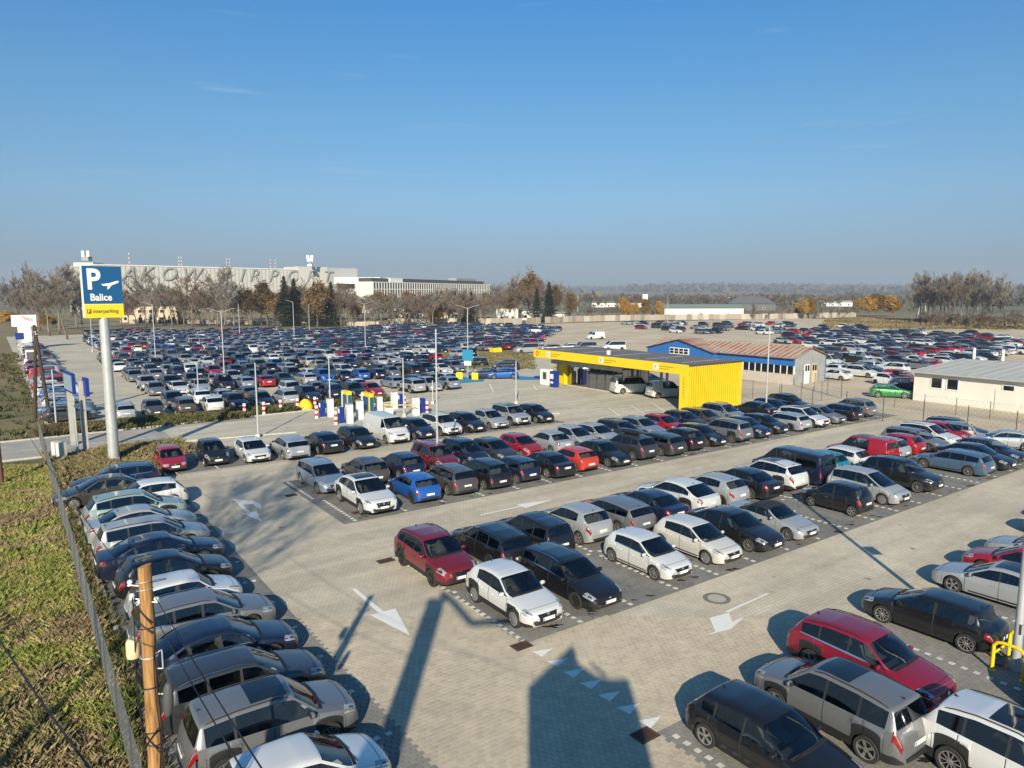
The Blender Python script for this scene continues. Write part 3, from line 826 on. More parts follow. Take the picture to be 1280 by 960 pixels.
sheet('forecourt_paving', [(1, 36.6), (52, 25.6), (52.5, 60), (38, 64), (25, 54.5), (8, 54.8), (5, 49), (-3, 49), (-3, 43)], .020, M['concrete_slab'])
sheet('car_park_paving', [(-5.7, -34), (52, -34), (52, 25.6), (27, 36.9), (-5, 37.3), (-5.7, 31)], .024, M['pave'])
for r_ in (rect(0, 50, 0, 10), rect(-.1, 56, 15.4, 25.4), rect(-11.0, -5.6, -30, 30.6), rect(-.3, 30, -16.0, -5.8), rect(-5.6, 27.5, 31.0, 36.2)):
    sheet('parking_bay_paving', r_, .028, M['bay'])
# kerbs
def kerb(pts, name='kerb'):
    g = MB()
    for p, q in zip(pts, pts[1:]):
        p, q = Vector((*p, 0)), Vector((*q, 0)); L_ = (q - p).length; c = (p + q) / 2
        k = max(1, int(L_ // 1.0)); dx_ = (q - p) / k
        for i in range(k):
            m_ = p + dx_ * (i + .5)
            g.box((m_.x, m_.y, .045), (dx_.length - .012, .14, .17), 0, rz=math.atan2(dx_.y, dx_.x))
    o = g.build(name, M['kerbstone'], ab=True); tag(o, kind='structure'); return o
M['kerbstone'] = mat('kerb_concrete', (.42, .40, .36), .9, var=.2, scale=3)
kerb([(-11.05, -30), (-11.05, 30.6)]); kerb([(-11.0, 30.7), (-5.7, 30.7), (-5.3, 36.6), (24, 36.6), (30, 35)]); kerb([(-120, 50), (-11, 50), (22, 51.2)])
kerb([(-120, 42.1), (-3, 42.1), (6, 40.5)])
# painted and inlaid markings
wl_ = MB(); ZM = .046; MK = [0]
def mk_poly(pts, ab=False, mb=None):
    if ab: pts = [W(a, b)[:2] for a, b in pts]
    MK[0] += 1; z = ZM + .0009 * (MK[0] % 5)      # strokes that meet never share a plane
    (mb or wl_).add([(x, y, z) for x, y in pts], [tuple(range(len(pts)))])
def mk_line(p, q, w=.12, ab=True, mb=None):
    p, q = Vector(p), Vector(q); d = (q - p).normalized(); n_ = Vector((-d.y, d.x)) * w / 2
    mk_poly([tuple(p + n_), tuple(q + n_), tuple(q - n_), tuple(p - n_)], ab, mb)
def finish_mark(name, mb, m='whiteline'):
    # orient upward
    me = mb.mesh(name, M[m]); bm_ = bmesh.new(); bm_.from_mesh(me)
    for f in bm_.faces:
        if f.normal.z < 0: f.normal_flip()
    bm_.to_mesh(me); bm_.free()
    o = bpy.data.objects.new(name, me); link(o); tag(o, kind='structure'); return o
mk_poly([(-2.98, 7.6), (-2.82, 7.6), (-2.82, 5.0), (-3.03, 5.0)][:4], True)
mk_poly([(-3.35, 5.05), (-2.35, 5.05), (-2.9, 2.8)], True)
mk_poly([(6.3, 12.55), (6.3, 12.7), (9.2, 12.7), (9.2, 12.55)], True)
mk_poly([(9.0, 12.2), (9.0, 13.05), (11.2, 12.6)], True)
mk_poly(px((962, 743), (911, 766.5), (905, 766), (958, 743)))
mk_poly(px((887, 774), (911, 767), (915, 779), (931, 772), (913, 788), (879, 796.5), (894, 791)))
mk_poly(px((291, 625), (296, 625), (315, 642), (310, 644))); mk_poly(px((303, 643), (321, 640), (327.5, 653)))
mk_poly(px((294, 625), (318, 628), (318, 631), (302, 632))); mk_poly(px((311, 625), (326, 631), (327, 638), (318, 633)))
tri0 = px((665, 816), (691, 812), (677, 822.5)); ap0 = AB(*tri0[2]); tr_ab = [AB(*p) for p in tri0]
for k in range(7):
    mk_poly([(a + .06 * k / 6, b - 4.72 * k / 6) for a, b in tr_ab], True)
for (u0, v0), (u1, v1) in [((760, 510), (775, 521)), ((789, 507.5), (804, 517.5)), ((816, 505), (831, 515)), ((737, 513), (816, 504)), ((706, 514), (739, 522.5)), ((645, 499), (687, 504)), ((640, 483), (671, 482)), ((667, 482), (671, 488)), ((612, 480), (617, 491)), ((560, 492), (600, 497)), ((590, 492), (640, 498)), ((350, 518), (390, 511)), ((395, 531), (430, 522)), ((340, 531), (372, 524)), ((690, 523), (700, 518)),
                             ((742, 516), (800, 509)), ((770, 519), (830, 511)), ((440, 508), (480, 500)), ((20, 565), (60, 561)), ((90, 558), (130, 554)), ((160, 551), (200, 547)), ((235, 544), (270, 540)), ((305, 535), (335, 530))]:
    mk_line(at(u0, v0), at(u1, v1), .14, False)
for i in range(13): mk_line((-5 + 2.55 * i, 31.2), (-5 + 2.55 * i, 36.0), .10)
mk_line((-5, 31.05), (27, 31.05), .10)
for b0 in (58.5, 74, 89.5, 105):
    mk_line((-5.6, b0), (-4.6, b0 + 1.2), .14); mk_line((-1, b0 + 2), (1.5, b0 + 2), .12)
finish_mark('road_markings', wl_)
bl_ = MB(); mk_poly(px((571, 472), (608, 471.5), (604, 477), (573, 479.5)), mb=bl_); mk_poly(px((640, 470), (674, 472), (676, 475), (642, 475)), mb=bl_)
finish_mark('blue_bay_marking', bl_, 'blueline')
yl_ = MB()
for i in range(16):
    a = 29 + i * .9; mk_line((a, 38.6 - i * .42), (a + .5, 38.35 - i * .42), .25, mb=yl_)
finish_mark('worn_yellow_marking', yl_, 'yellowline')
# pale inlaid stones that mark the bays: real little stones, proud of the dark pavers
dots = MB()
def dot(a, b):
    x, y, _ = W(a, b); s_ = .085
    r_ = TH + .0
    pts = []
    for i in range(8):
        t = r_ + i * math.pi / 4; rr = s_ * (1.35 if i % 2 else .95)
        pts.append((x + rr * math.cos(t), y + rr * math.sin(t)))
    dots.prism(pts, .03, .0475)
def dash(a0, b0, b1, st_=.36):
    b = b0
    while b < b1: dot(a0, b); b += st_
for i in range(0, 21): dash(2.5 * i + .05, .25, 4.8); dash(2.5 * i + .05, 5.3, 9.8)
for i in range(0, 23): dash(2.5 * i + (1.0 if i else .6), 15.7, 20.2); dash(2.5 * i + .2, 20.8, 25.2)
for i in range(-6, 13): dash_a = -5.8
for i in range(-4, 16):
    bb = 2.5 * i - 8 + 1.25 - 2.5
    for k in range(13): dot(-5.9 - k * .36, bb + 2.5)
for i in range(0, 12): dash(2.5 * i + .25, -10.6, -6.1); dash(2.5 * i + .25, -15.8, -11.2)
for k in range(70): dot(.2 + .7 * k, 5.05)
tag(dots.build('inlaid_bay_stones', M['whitestone'] if 'whitestone' in M else mat('pale_bay_stone', (.56, .54, .49), .85, var=.2, scale=6)), kind='stuff')
# near paving: every stone modelled within sight where the stones can be told apart
def near_stones():
    rng = np.random.default_rng(3)
    V, Fc, MI, tone = [], [], [], []
    ga, gb = .2, .165
    def kind_of(a, b):
        if -11 < a < -5.6 and b < 30.6: return 1
        if -5.6 <= a < -.0: return 0
        if a > -.3 and b < -5.8: return 1
        if 0 <= a and 0 < b < 10: return 1
        return 0
    n = 0
    for jb in range(int(-17 / gb), int(9.5 / gb)):
        for ia in range(int(-10.8 / ga), int(22 / ga)):
            a = (ia + (.5 if jb % 2 else 0)) * ga; b_ = jb * gb
            x, y, _ = W(a, b_)
            if y < 15.0 or y > 24.6 or abs(x) > .74 * y + .6: continue
            k = kind_of(a, b_)
            z = (.040 if k == 0 else .041) + rng.uniform(-.0015, .0015)
            dx_, dy_ = ga / 2 - .005, gb / 2 - .005
            w_ = .014
            pts = [(-dx_, -dy_), (dx_ - .0, -dy_), (dx_ - w_, 0), (dx_, dy_), (-dx_, dy_), (-dx_ + w_, 0)]
            tx, ty = rng.uniform(-.012, .012, 2)
            for px_, py_ in pts: V.append((a + px_, b_ + py_, z + px_ * tx + py_ * ty))
            for px_, py_ in pts: V.append((a + px_ * 1.03, b_ + py_ * 1.03, .029))
            Fc.append(tuple(range(n, n + 6)))
            for i in range(6): j = (i + 1) % 6; Fc.append((n + j, n + i, n + 6 + i, n + 6 + j))
            t = rng.uniform(.90, 1.08); MI += [k] * 7; tone += [t] * 7
            n += 12
    me = bpy.data.meshes.new('paving_stones'); me.from_pydata(V, [], Fc)
    def stone_mat(name, col):
        m, n_, l, p = new_mat(name)
        at_ = n_.new("ShaderNodeAttribute"); at_.attribute_name = 'tone'
        tc_ = n_.new("ShaderNodeTexCoord"); f = at_.outputs['Fac']
        c = n_.new("ShaderNodeVectorMath"); c.operation = 'SCALE'; c.inputs[0].default_value = col; l.new(f, c.inputs['Scale'])
        col_ = c.outputs[0]
        for sc_, amp in ((.16, .13), (1.3, .08), (30, .08)):
            t_ = n_.new("ShaderNodeTexNoise"); t_.inputs['Scale'].default_value = sc_; t_.inputs['Detail'].default_value = 5; l.new(tc_.outputs['Object'], t_.inputs['Vector'])
            mr = n_.new("ShaderNodeMapRange"); mr.inputs[1].default_value = .3; mr.inputs[2].default_value = .7; mr.inputs[3].default_value = 1 - amp; mr.inputs[4].default_value = 1 + amp * .7
            l.new(t_.outputs['Fac'], mr.inputs[0]); c2 = n_.new("ShaderNodeVectorMath"); c2.operation = 'SCALE'; l.new(col_, c2.inputs[0]); l.new(mr.outputs[0], c2.inputs['Scale']); col_ = c2.outputs[0]
        l.new(col_, p.inputs['Base Color']); p.inputs['Roughness'].default_value = .85
        return m
    me.materials.append(stone_mat('light_stone', (.48, .412, .312))); me.materials.append(stone_mat('dark_stone', (.225, .215, .195)))
    me.polygons.foreach_set('material_index', MI)
    a_ = me.attributes.new('tone', 'FLOAT', 'FACE'); a_.data.foreach_set('value', tone)
    o = bpy.data.objects.new('paving_stones', me); link(o); o.location = (OX, OY, 0); o.rotation_euler = (0, 0, TH)
    tag(o, kind='stuff')
near_stones()
# drains, manhole, damp patches under the cars
M['iron'] = mat('rusty_iron', (.10, .055, .038), .75, metal=.3, var=.4, scale=12)
M['wet'] = mat('damp_stain', (.028, .025, .022), .35)
def drain(a, b, w, d, label, rz=0.0):
    x, y, _ = W(a, b)
    r_ = empty("drain_grate", (x, y, .046), TH + rz); tag(r_, label, 'drain', 'drain grates in the paving')
    f = MB()
    for sx in (-1, 1): f.box((sx * (w / 2), 0, .004), (.05, d + .05, .012)); f.box((0, sx * d / 2, .004), (w - .05, .05, .012))
    f.build('frame', M['iron'], r_)
    p_ = MB(); p_.box((0, 0, -.001), (w - .04, d - .04, .004)); p_.build('pit', M['under'], r_)
    k = int(w / .075); me = None
    for i in range(k):
        if me is None: g = MB(); g.box((0, 0, .005), (.034, d - .05, .012)); me = g.mesh('bar', M['iron'])
        shared('bar', me, r_, (-w / 2 + (i + .75) * w / (k + .5), 0, 0))
    return r_
drain(*AB(*at(652, 809)), .62, .42, 'rusty drain grate at the nearest corner of the dark bays, by the white triangles')
drain(*AB(*at(806, 921)), .62, .46, 'rusty drain grate at the foot of the row of white triangles')
drain(*AB(*at(450, 641)), .8, .4, 'drain grate at the corner in front of the white coupe SUV')
drain(*AB(*at(482, 702)), .7, .4, 'drain grate beside the rear wheel of the dark red SUV')
drain(*AB(*at(364, 620)), .6, .4, 'drain grate left of the silver estate by the lane corner')
drain(*AB(*at(393, 586)), 1.9, .22, 'long narrow drain before the red and black cars row') if False else None
mh = empty('manhole_cover', (*at(896, 749), .026)); tag(mh, 'round manhole cover with a dark ring in the middle of the lane', 'manhole')
g = MB(); g.lathe([(.52, .0), (.52, .014), (.36, .016), (.36, .0)], 28, 0); g.build('ring', mat('manhole_ring', (.17, .155, .135), .9, var=.2, scale=8), mh)
g = MB(); g.lathe([(.355, .0), (.35, .013), (.001, .013)], 28, 0); g.build('lid', mat('manhole_lid', (.40, .37, .31), .9, var=.15, scale=8), mh)
wet = MB(); rs = random.Random(5)
def damp(a, b, r0):
    x, y, _ = W(a, b)
    n_ = 14; ph = rs.uniform(0, 6)
    pts = []
    for i in range(n_):
        t = i * 2 * math.pi / n_; rr = r0 * (1 + .42 * math.sin(3 * t + ph) * rs.uniform(.4, 1) + rs.uniform(-.2, .25))
        pts.append((x + rr * math.cos(t) * 1.5, y + rr * math.sin(t) * .7, .0485))
    wet.add(pts, [tuple(range(n_))])
for i in range(18):
    for b0 in (.35, 9.6, 15.9, 25.0):
        if rs.random() < .8: damp(2.5 * i + 1.25 + rs.uniform(-.6, .5), b0 + rs.uniform(-.25, .3), rs.uniform(.07, .17)); damp(2.5 * i + .9 + rs.uniform(-.6, .9), b0 + rs.uniform(-.3, .5), rs.uniform(.04, .12))
for a, b_ in ((.9, -6.6), (1.9, -7.9), (4.6, -10.6), (7.4, -10.2), (4.9, -10.9), (11.4, -9.8), (2.6, -6.3)): damp(a, b_, .14)
tag(wet.build('damp_patches', M['wet']), kind='stuff')
# ================================================================== PARKED CARS
def proj(x, y, z=0.0):
    zz = z - CH
    D = y * math.cos(PITCH) - zz * math.sin(PITCH); U = y * math.sin(PITCH) + zz * math.cos(PITCH)
    return 640 + F * x / D, 480 - F * U / D, D
def inside(p, poly):
    x, y = p; c = False; n = len(poly)
    for i in range(n):
        x0, y0 = poly[i]; x1, y1 = poly[(i + 1) % n]
        if (y0 > y) != (y1 > y) and x < (x1 - x0) * (y - y0) / (y1 - y0) + x0: c = not c
    return c
UD, VP, VM = TH, TH + math.pi / 2, TH - math.pi / 2
HD = {'+': VP, '-': VM, 'u': UD, 'U': UD + math.pi}
RECS = []      # kind, colour, x, y, heading, row, options
def rec(row, a, b, colour, kind, hd, opts=(), jit=1.0):
    rz = HD[hd] if isinstance(hd, str) else hd
    rz += R(RJ.uniform(-1.4, 1.4)) * jit
    x, y, _ = W(a, b)
    RECS.append(dict(kind=kind, col=colour, x=x, y=y, rz=rz, row=row, opts=opts, a=a, b=b))
RJ = random.Random(11)
ROWS = {
 'A1': (2.5, 'front row of nearest centre block', [(1.17, 'white', 'suvs', '-'), (3.95, 'black', 'estate', '-', 'chrome'), (8.24, 'white', 'small', '-'), (11.32, 'cream', 'small', '-'), (14.12, 'black', 'saloon', '-'), (16.88, 'silver', 'cabrio', '-'), (22.8, 'black', 'smallb', '+'), (26.3, 'silver', 'mpv', '-'), (30.3, 'black', 'suv', '-'), (37.0, 'slate', 'estate', '+'), (39.9, 'black', 'saloon', '-'), (42.6, 'navy', 'hatch', '-')]),
 'A2': (7.5, 'back row of nearest centre block', [(.62, 'dark red', 'suv', '-'), (3.42, 'black', 'estate', '+', 'chrome'), (5.93, 'black', 'estateb', '+'), (8.47, 'silver', 'hatchb', '+'), (11.0, 'grey', 'estate', '+'), (13.43, 'navy', 'saloon', '+', 'beige'), (15.95, 'white', 'csuv', '+'), (18.8, 'silver', 'hatchb', '+'), (21.3, 'black', 'saloon', '+'), (24.05, 'white', 'suv', '+', 'sunroof'), (26.7, 'navy', 'bus', '+'), (29.4, 'teal', 'small', '+'), (31.9, 'white', 'hatch', '+'), (34.5, 'red', 'box', '+'), (37.2, 'silver', 'hatch', '+'), (39.7, 'red', 'small', '+'), (42.1, 'grey', 'estate', '-'), (44.5, 'white', 'suv', '-'), (47.0, 'red', 'hatch', '-'), (49.4, 'navy', 'estate', '-')]),
 'B1': (18, 'front row of second centre block', [(2.14, 'white', 'csuv', '-', 'sunroof'), (5.17, 'blue', 'small', '+'), (7.63, 'brown', 'estateb', '+'), (10.0, 'black', 'mpv', '+'), (12.35, 'navy', 'mini', '+'), (14.75, 'black', 'saloon', '+'), (17.1, 'orange', 'small', '+'), (19.9, 'black', 'saloon', '-'), (22.6, 'charcoal', 'suv', '+', 'roofbox'), (25.2, 'charcoal', 'estate', '+', 'chrome'), (27.75, 'black', 'hatchb', '+'), (30.38, 'black', 'hatch', '-'), (33.1, 'grey', 'suvb', '+'), (35.8, 'navy', 'hatch', '-'), (38.5, 'black', 'hatch', '-'), (41.2, 'silver', 'estate', '+'), (43.9, 'white', 'suv', '-'), (46.8, 'grey', 'hatch', '-'), (49.6, 'black', 'estate', '+'), (52.4, 'grey', 'suv', '+')]),
 'B2': (23, 'back row of second centre block', [(1.6, 'sky', 'estate', '-', 'chrome'), (4.35, 'brown', 'hatch', '+'), (6.95, 'navy', 'hatch', '+'), (9.4, 'dark red', 'suvb', '-'), (11.8, 'navy', 'mpv', '-'), (14.15, 'charcoal', 'hatch', '-'), (16.6, 'red', 'small', '-'), (19.2, 'silver', 'saloonb', '+'), (21.6, 'silver', 'hatchb', '-'), (24.0, 'silver', 'hatch', '-'), (26.5, 'charcoal', 'estate', '-'), (29.0, 'sky', 'hatch', '-'), (31.5, 'red', 'hatch', '-'), (34.0, 'navy', 'hatch', '-'), (36.6, 'brown', 'estate', '-'), (39.5, 'sky', 'suv', '-'), (44.1, 'black', 'saloon', '+'), (46.8, 'navy', 'hatch', '-'), (49.5, 'black', 'suv', '-')]),
}
for rn, (b0, _, lst) in ROWS.items():
    for t in lst: rec(rn, t[0], b0 + RJ.uniform(-.15, .15), t[1], t[2], t[3], tuple(t[4:]))
ROWNAME = {k: v[1] for k, v in ROWS.items()}
ROWNAME['E'] = 'the row in front of the entry barriers'
for a, b_, c, k, h in [(-5.0, 33.43, 'red', 'old', '-'), (-2.3, 33.5, 'black', 'smallb', '-'), (.25, 33.0, 'white', 'small', '-'), (2.8, 32.6, 'silver', 'estate', '+'), (5.35, 32.8, 'black', 'saloon', '+'), (8.1, 32.8, 'black', 'hatch', '-'), (10.95, 33.6, 'white', 'van', '-'), (13.5, 33.37, 'navy', 'hatch', '-'), (15.9, 33.5, 'white', 'suv', '-'), (18.3, 33.38, 'black', 'hatch', '-'), (20.8, 33.6, 'silver', 'saloonb', '-'), (23.3, 33.8, 'silver', 'suvb', '-'), (25.8, 33.4, 'black', 'hatch', '-')]:
    rec('E', a, b_, c, k, h)
ROWNAME['D'] = 'the row along the left fence'
for i, c, k, h, o in [(2, 'white', 'small', 'u', ''), (3, 'grey', 'suvb', 'u', 'sunroof'), (4, 'charcoal', 'estate', 'u', ''), (5, 'navy', 'saloon', 'u', 'chrome'), (6, 'grey', 'estate', 'u', 'chrome'), (7, 'white', 'mini', 'u', ''), (8, 'black', 'hatch', 'u', ''), (9, 'navy', 'saloon', 'u', 'chrome'), (10, 'silver', 'estateb', 'u', ''), (11, 'silver', 'saloon', 'u', 'chrome'), (12, 'mint', 'suv', 'u', ''), (13, 'white', 'hatch', 'U', ''), (14, 'olive', 'saloon', 'U', 'beige'), (15, 'navy', 'estate', 'U', 'chrome')]:
    rec('D', {13: -7.9, 14: -9.6, 15: -8.6}.get(i, -8.75 + RJ.uniform(-.12, .12)), -8 + 2.5 * i, c, k, h, (o,) if o else ())
ROWNAME['C'] = 'the bottom right block'
for a, b_, c, k, h, o in [(1.5, -8.5, 'black', 'hatch', '-', ''), (4.35, -8.6, 'grey', 'suvb', '+', 'sunroof'), (7.15, -7.9, 'crimson', 'suv', '-', 'chrome'), (12.1, -7.5, 'black', 'coupe', '+', ''), (17.0, -7.9, 'silver', 'saloon', '+', ''), (19.7, -7.7, 'red', 'hatch', '+', ''), (22.2, -7.6, 'silver', 'hatch', '+', ''), (27.2, -7.4, 'navy', 'hatch', '+', ''), (29.8, -7.4, 'black', 'suv', '+', '')]:
    rec('C', a - (.15 if a < 10 else .0), b_ + .15, c, k, h, (o,) if o else ())
ROWNAME['C2'] = 'the lower right corner'
rec('C2', 5.35, -12.5, 'white', 'suv', '-', ('sunroof',)); rec('C2', 9.9, -13.2, 'grey', 'hatch', '-')
rec('misc', 47.6, 7.6, 'grey', 'hatch', R(150)); rec('misc', 47.6, 3.4, 'silver', 'saloon', R(150))
# cars lone or in small clusters: position, colour, kind, heading
ROWNAME['misc'] = ''
for u, v, c, k, h, lab in [
    (789, 483, 'white', 'bus', R(14), 'white passenger van under the yellow canopy, left of the two'),
    (833, 488, 'white', 'box', R(16), 'white compact van under the yellow canopy, right of the two'),
    (812, 473, 'grey', 'hatch', R(14), 'grey hatchback half hidden behind the white vans under the canopy'),
    (1113, 488, 'green', 'hatch', R(-18), 'bright green hatchback beside the low cream building'),
    (1136, 481, 'navy', 'suv', R(-18), 'navy blue car right behind the bright green hatchback'),
    (744, 420, 'white', 'van', R(200), 'white panel van standing alone on the gravel behind the canopy'),
    (665, 417, 'white', 'van', R(195), 'white panel van at the left edge of the gravel lot'),
    (767, 433, 'white', 'bus', R(195), 'white passenger van on the gravel above the canopy roof, right one'),
    (731, 434, 'silver', 'bus', R(195), 'silver passenger van on the gravel just above the canopy roof'),
    (688, 435, 'silver', 'suv', R(190), 'silver car above the left end of the yellow canopy'),
    (658, 436, 'silver', 'bus', R(205), 'silver van on the grass edge left of the yellow canopy'),
    (710, 433, 'white', 'hatch', R(190), 'white hatchback just above the canopy roof beside the silver van'),
    (606, 466, 'navy', 'saloon', R(190), 'navy blue car beside the blue painted bay, left one'),
    (628, 466, 'blue', 'hatch', R(190), 'bright blue hatchback beside the blue painted bay'),
    (632, 456, 'navy', 'mpv', R(190), 'dark people carrier behind the bright blue hatchback'),
    (592, 452, 'black', 'estate', R(190), 'black estate car on the far side of the blue painted bay'),
    (568, 450, 'black', 'hatch', R(190), 'black hatchback in the row behind the blue painted bay'),
    (1160, 487, 'navy', 'hatch', R(-18), None)]:
    if lab is None: continue
    x, y = at(u, v, .8)
    RECS.append(dict(kind=k, col=c, x=x, y=y, rz=h, row='misc', opts=(), a=0, b=0, label=lab))
# far left edge row, beyond the road
ROWNAME['H'] = 'the left edge row beyond the road'
COLW = [('black', 20), ('navy', 14), ('charcoal', 13), ('grey', 12), ('silver', 17), ('white', 20), ('red', 9), ('blue', 4), ('brown', 4), ('dark red', 3), ('sky', 4), ('beige', 1)]
KINDW = [('hatch', 13), ('hatchb', 11), ('small', 8), ('smallb', 7), ('estate', 10), ('estateb', 8), ('saloon', 9), ('saloonb', 6), ('suv', 10), ('suvb', 9), ('mpv', 6), ('suvs', 5), ('csuv', 2), ('box', 2)]
def pick(r, wts):
    t = r.uniform(0, sum(w for _, w in wts))
    for n_, w in wts:
        t -= w
        if t <= 0: return n_
    return wts[0][0]
hc = ['charcoal', 'sky', 'slate', 'silver', 'silver', 'charcoal', 'blue', 'white', 'beige', 'white', 'red', 'silver', 'grey']
for i in range(44):
    b_ = 58.2 + 2.55 * i
    if 97 < b_ < 101 or b_ > 172: continue
    rec('H', -9.1, b_, hc[i] if i < len(hc) else pick(RJ, COLW), pick(RJ, KINDW), 'u' if RJ.random() < .7 else 'U')
# the big lot
P1 = [(103, 416), (112, 431), (125, 446), (145, 459), (172, 476), (186, 490), (188, 508), (140, 512), (140, 526), (535, 501), (548, 487), (585, 470), (560, 452), (505, 440), (462, 428), (492, 413), (330, 412)]
P2 = [(440, 411), (560, 404), (700, 410), (668, 431), (640, 436), (596, 440), (575, 445), (520, 437), (480, 428), (460, 420)]
P4 = [(1012, 408), (1070, 408), (1130, 412), (1262, 420), (1300, 438), (1300, 452), (1180, 456), (1142, 470), (1130, 478), (1062, 474), (1040, 478), (1036, 452), (1000, 432), (960, 424)]
P5 = [(770, 402), (1000, 405), (1010, 416), (830, 416)]
rowk = 0
bs = []
b_ = 57.2
while b_ < 225: bs += [b_, b_ + 5.1]; b_ += 15.4
for ri, b0 in enumerate(bs):
    for ia in range(-4, 60):
        a = -2.2 + 2.52 * ia
        x, y, _ = W(a, b0)
        u, v, D = proj(x, y, .5)
        for pn, pol in (('L', P1), ('M', P2)):
            if inside((u, v), pol) and RJ.random() < (.955 if pn == 'L' else .86):
                rec('%s%02d' % (pn, ri), a + RJ.uniform(-.15, .15), b0 + RJ.uniform(-.3, .3), pick(RJ, COLW), pick(RJ, KINDW), RJ.choice('+-'))
                break
for ri in range(0, 60):
    b0 = -40 + 5.6 * ri + (1.6 if ri % 2 else 0)
    for ia in range(0, 110):
        a = 62 + 2.75 * ia
        x, y, _ = W(a, b0)
        if y < 5: continue
        u, v, D = proj(x, y, .5)
        if inside((u, v), P4) and RJ.random() < (.60 if v > 425 else .30) or inside((u, v), P5) and RJ.random() < .16:
            if inside((u, v), [(1130, 470), (1300, 455), (1300, 520), (1130, 520)]): continue
            rec('G%02d' % ri, a + RJ.uniform(-.4, .4), b0 + RJ.uniform(-.5, .5), pick(RJ, COLW) if RJ.random() > .12 else 'white', pick(RJ, KINDW), RJ.choice('+--'))
# order by how near they stand: the 300 that show largest are things with parts, the rest one distant mass
for r_ in RECS: r_['d'] = math.hypot(r_['x'], r_['y'])
def ordn(i):
    w = ['first', 'second', 'third', 'fourth', 'fifth', 'sixth', 'seventh', 'eighth', 'ninth', 'tenth', 'eleventh', 'twelfth', 'thirteenth', 'fourteenth', 'fifteenth', 'sixteenth', 'seventeenth', 'eighteenth', 'nineteenth', 'twentieth']
    if i < 20: return w[i]
    return '%d%s' % (i + 1, {1: 'st', 2: 'nd', 3: 'rd'}.get((i + 1) % 10 if (i + 1) // 10 != 1 else 0, 'th'))
byrow = {}
for r_ in RECS: byrow.setdefault(r_['row'], []).append(r_)
for k, l in byrow.items(): l.sort(key=lambda r_: (r_['b'] if k in ('D', 'H') else r_['a']))
lot_rows = sorted(k for k in byrow if k[0] == 'L' and len(k) == 3)
for i, k in enumerate(lot_rows): ROWNAME[k] = '%s row of the far left lot' % ordn(i)
for i, k in enumerate(sorted(k for k in byrow if k[0] == 'M' and len(k) == 3)): ROWNAME[k] = '%s row past the far lane' % ordn(i)
for i, k in enumerate(sorted(k for k in byrow if k[0] == 'G' and len(k) == 3)): ROWNAME[k] = '%s row of right gravel lot' % ordn(i)
GROUPS = {'A': 'cars parked in the nearest centre block', 'B': 'cars parked in the second centre block', 'C': 'cars parked in the bottom right block', 'D': 'cars parked along the left fence', 'E': 'cars parked in front of the entry barriers', 'H': 'cars along the left edge beyond the road', 'L': 'cars in the far left lot', 'M': 'cars past the far lane', 'G': 'cars on the gravel lot on the right', 'm': 'cars standing apart from the rows'}
SPECIAL = {('C', 0): 'black hatchback nearest the white triangles, nose toward the viewer, bottom right block',
           ('C', 1): 'grey SUV with dark sunroof between black hatchback and red SUV, bottom right',
           ('C', 2): 'crimson SUV in bottom right block, nose toward viewer, behind the grey SUV',
           ('C', 3): 'black three door hatchback by itself left of the lamp post, bottom right',
           ('C', 4): 'silver saloon behind the black three door hatchback, cut by the lamp post',
           ('C2', 0): 'white SUV with dark sunroof in the lower right corner of the picture',
           ('C2', 1): 'grey car cut off at right edge below the yellow guard rails',
           ('A1', 0): 'white small SUV at near left corner of the nearest centre block',
           ('A2', 0): 'dark red SUV at far left corner of the nearest centre block',
           ('B1', 0): 'white coupe SUV at near left corner of the second centre block',
           ('B2', 0): 'silver blue estate car at far left corner of the second centre block',
           ('E', 0): 'old boxy bright red hatchback nearest the tall parking sign',
           ('E', 6): 'white panel van in the row in front of the entry barriers',
           ('D', 5): 'white mini hatchback just behind the wooden pole, by left fence'}
RN = random.Random(4)
order = sorted(RECS, key=lambda r_: r_['d'])
far_list = order[300:]
# pieces a single car can carry
def roof_box(root, z):
    mb = MB(); mb.lathe([(.001, -.95), (.16, -.92), (.26, -.7), (.29, 0), (.27, .6), (.16, .9), (.001, .95)], 12, 0, 'Y')
    mb.v = [(y, x * 1.3, z_ * .62) for x, y, z_ in mb.v]; mb.f = [f[::-1] for f in mb.f]
    o = mb.build('roof_box', mat('roof_box_black', (.015, .015, .016), .25, coat=.6), None, 50)
    o.parent = root; o.location = (-.15, 0, z)
for r_ in order[:300]:
    k = r_['row']; lst = byrow[k]; i = lst.index(r_); S = CARS[r_['kind']]
    cname = CNAME.get(r_['col'], r_['col']); base = '%s %s' % (cname, S['n'])
    extra = ' with roof box' if 'roofbox' in r_['opts'] else ''
    if 'label' in r_: lab = r_['label']
    elif (k, i) in SPECIAL: lab = SPECIAL[k, i]
    elif k == 'misc': lab = base + ' at the far right end of the lane near the fence'
    elif k in ('D', 'H'): lab = '%s%s, %s from the near end of %s' % (base, extra, ordn(i), ROWNAME[k])
    else: lab = '%s%s, %s from left in %s' % (base, extra, ordn(i), ROWNAME[k])
    if len(lab.split()) > 16: lab = lab.replace('from left in the', 'in').replace('from left in', 'in').replace('from the near end of the', 'in')
    near = r_['d'] < 72
    opts = r_['opts']
    if not opts and RN.random() < .22: opts = (RN.choice(['chrome', 'sunroof']),)
    if near and RN.random() < .3: opts = tuple(opts) + ('ticket',)
    o = spawn_car(r_['kind'], r_['col'], (r_['x'], r_['y'], .03), r_['rz'], lab, GROUPS[k[0]], near, opts, RN.choice(['five', 'ten', 'ten', 'cap', 'five']), 1 if RN.random() < .18 else 0)
    o.scale = (RN.uniform(.965, 1.03), RN.uniform(.985, 1.01), RN.uniform(.965, 1.04))
    if 'roofbox' in r_['opts']: roof_box(o, S['H'] + .14)
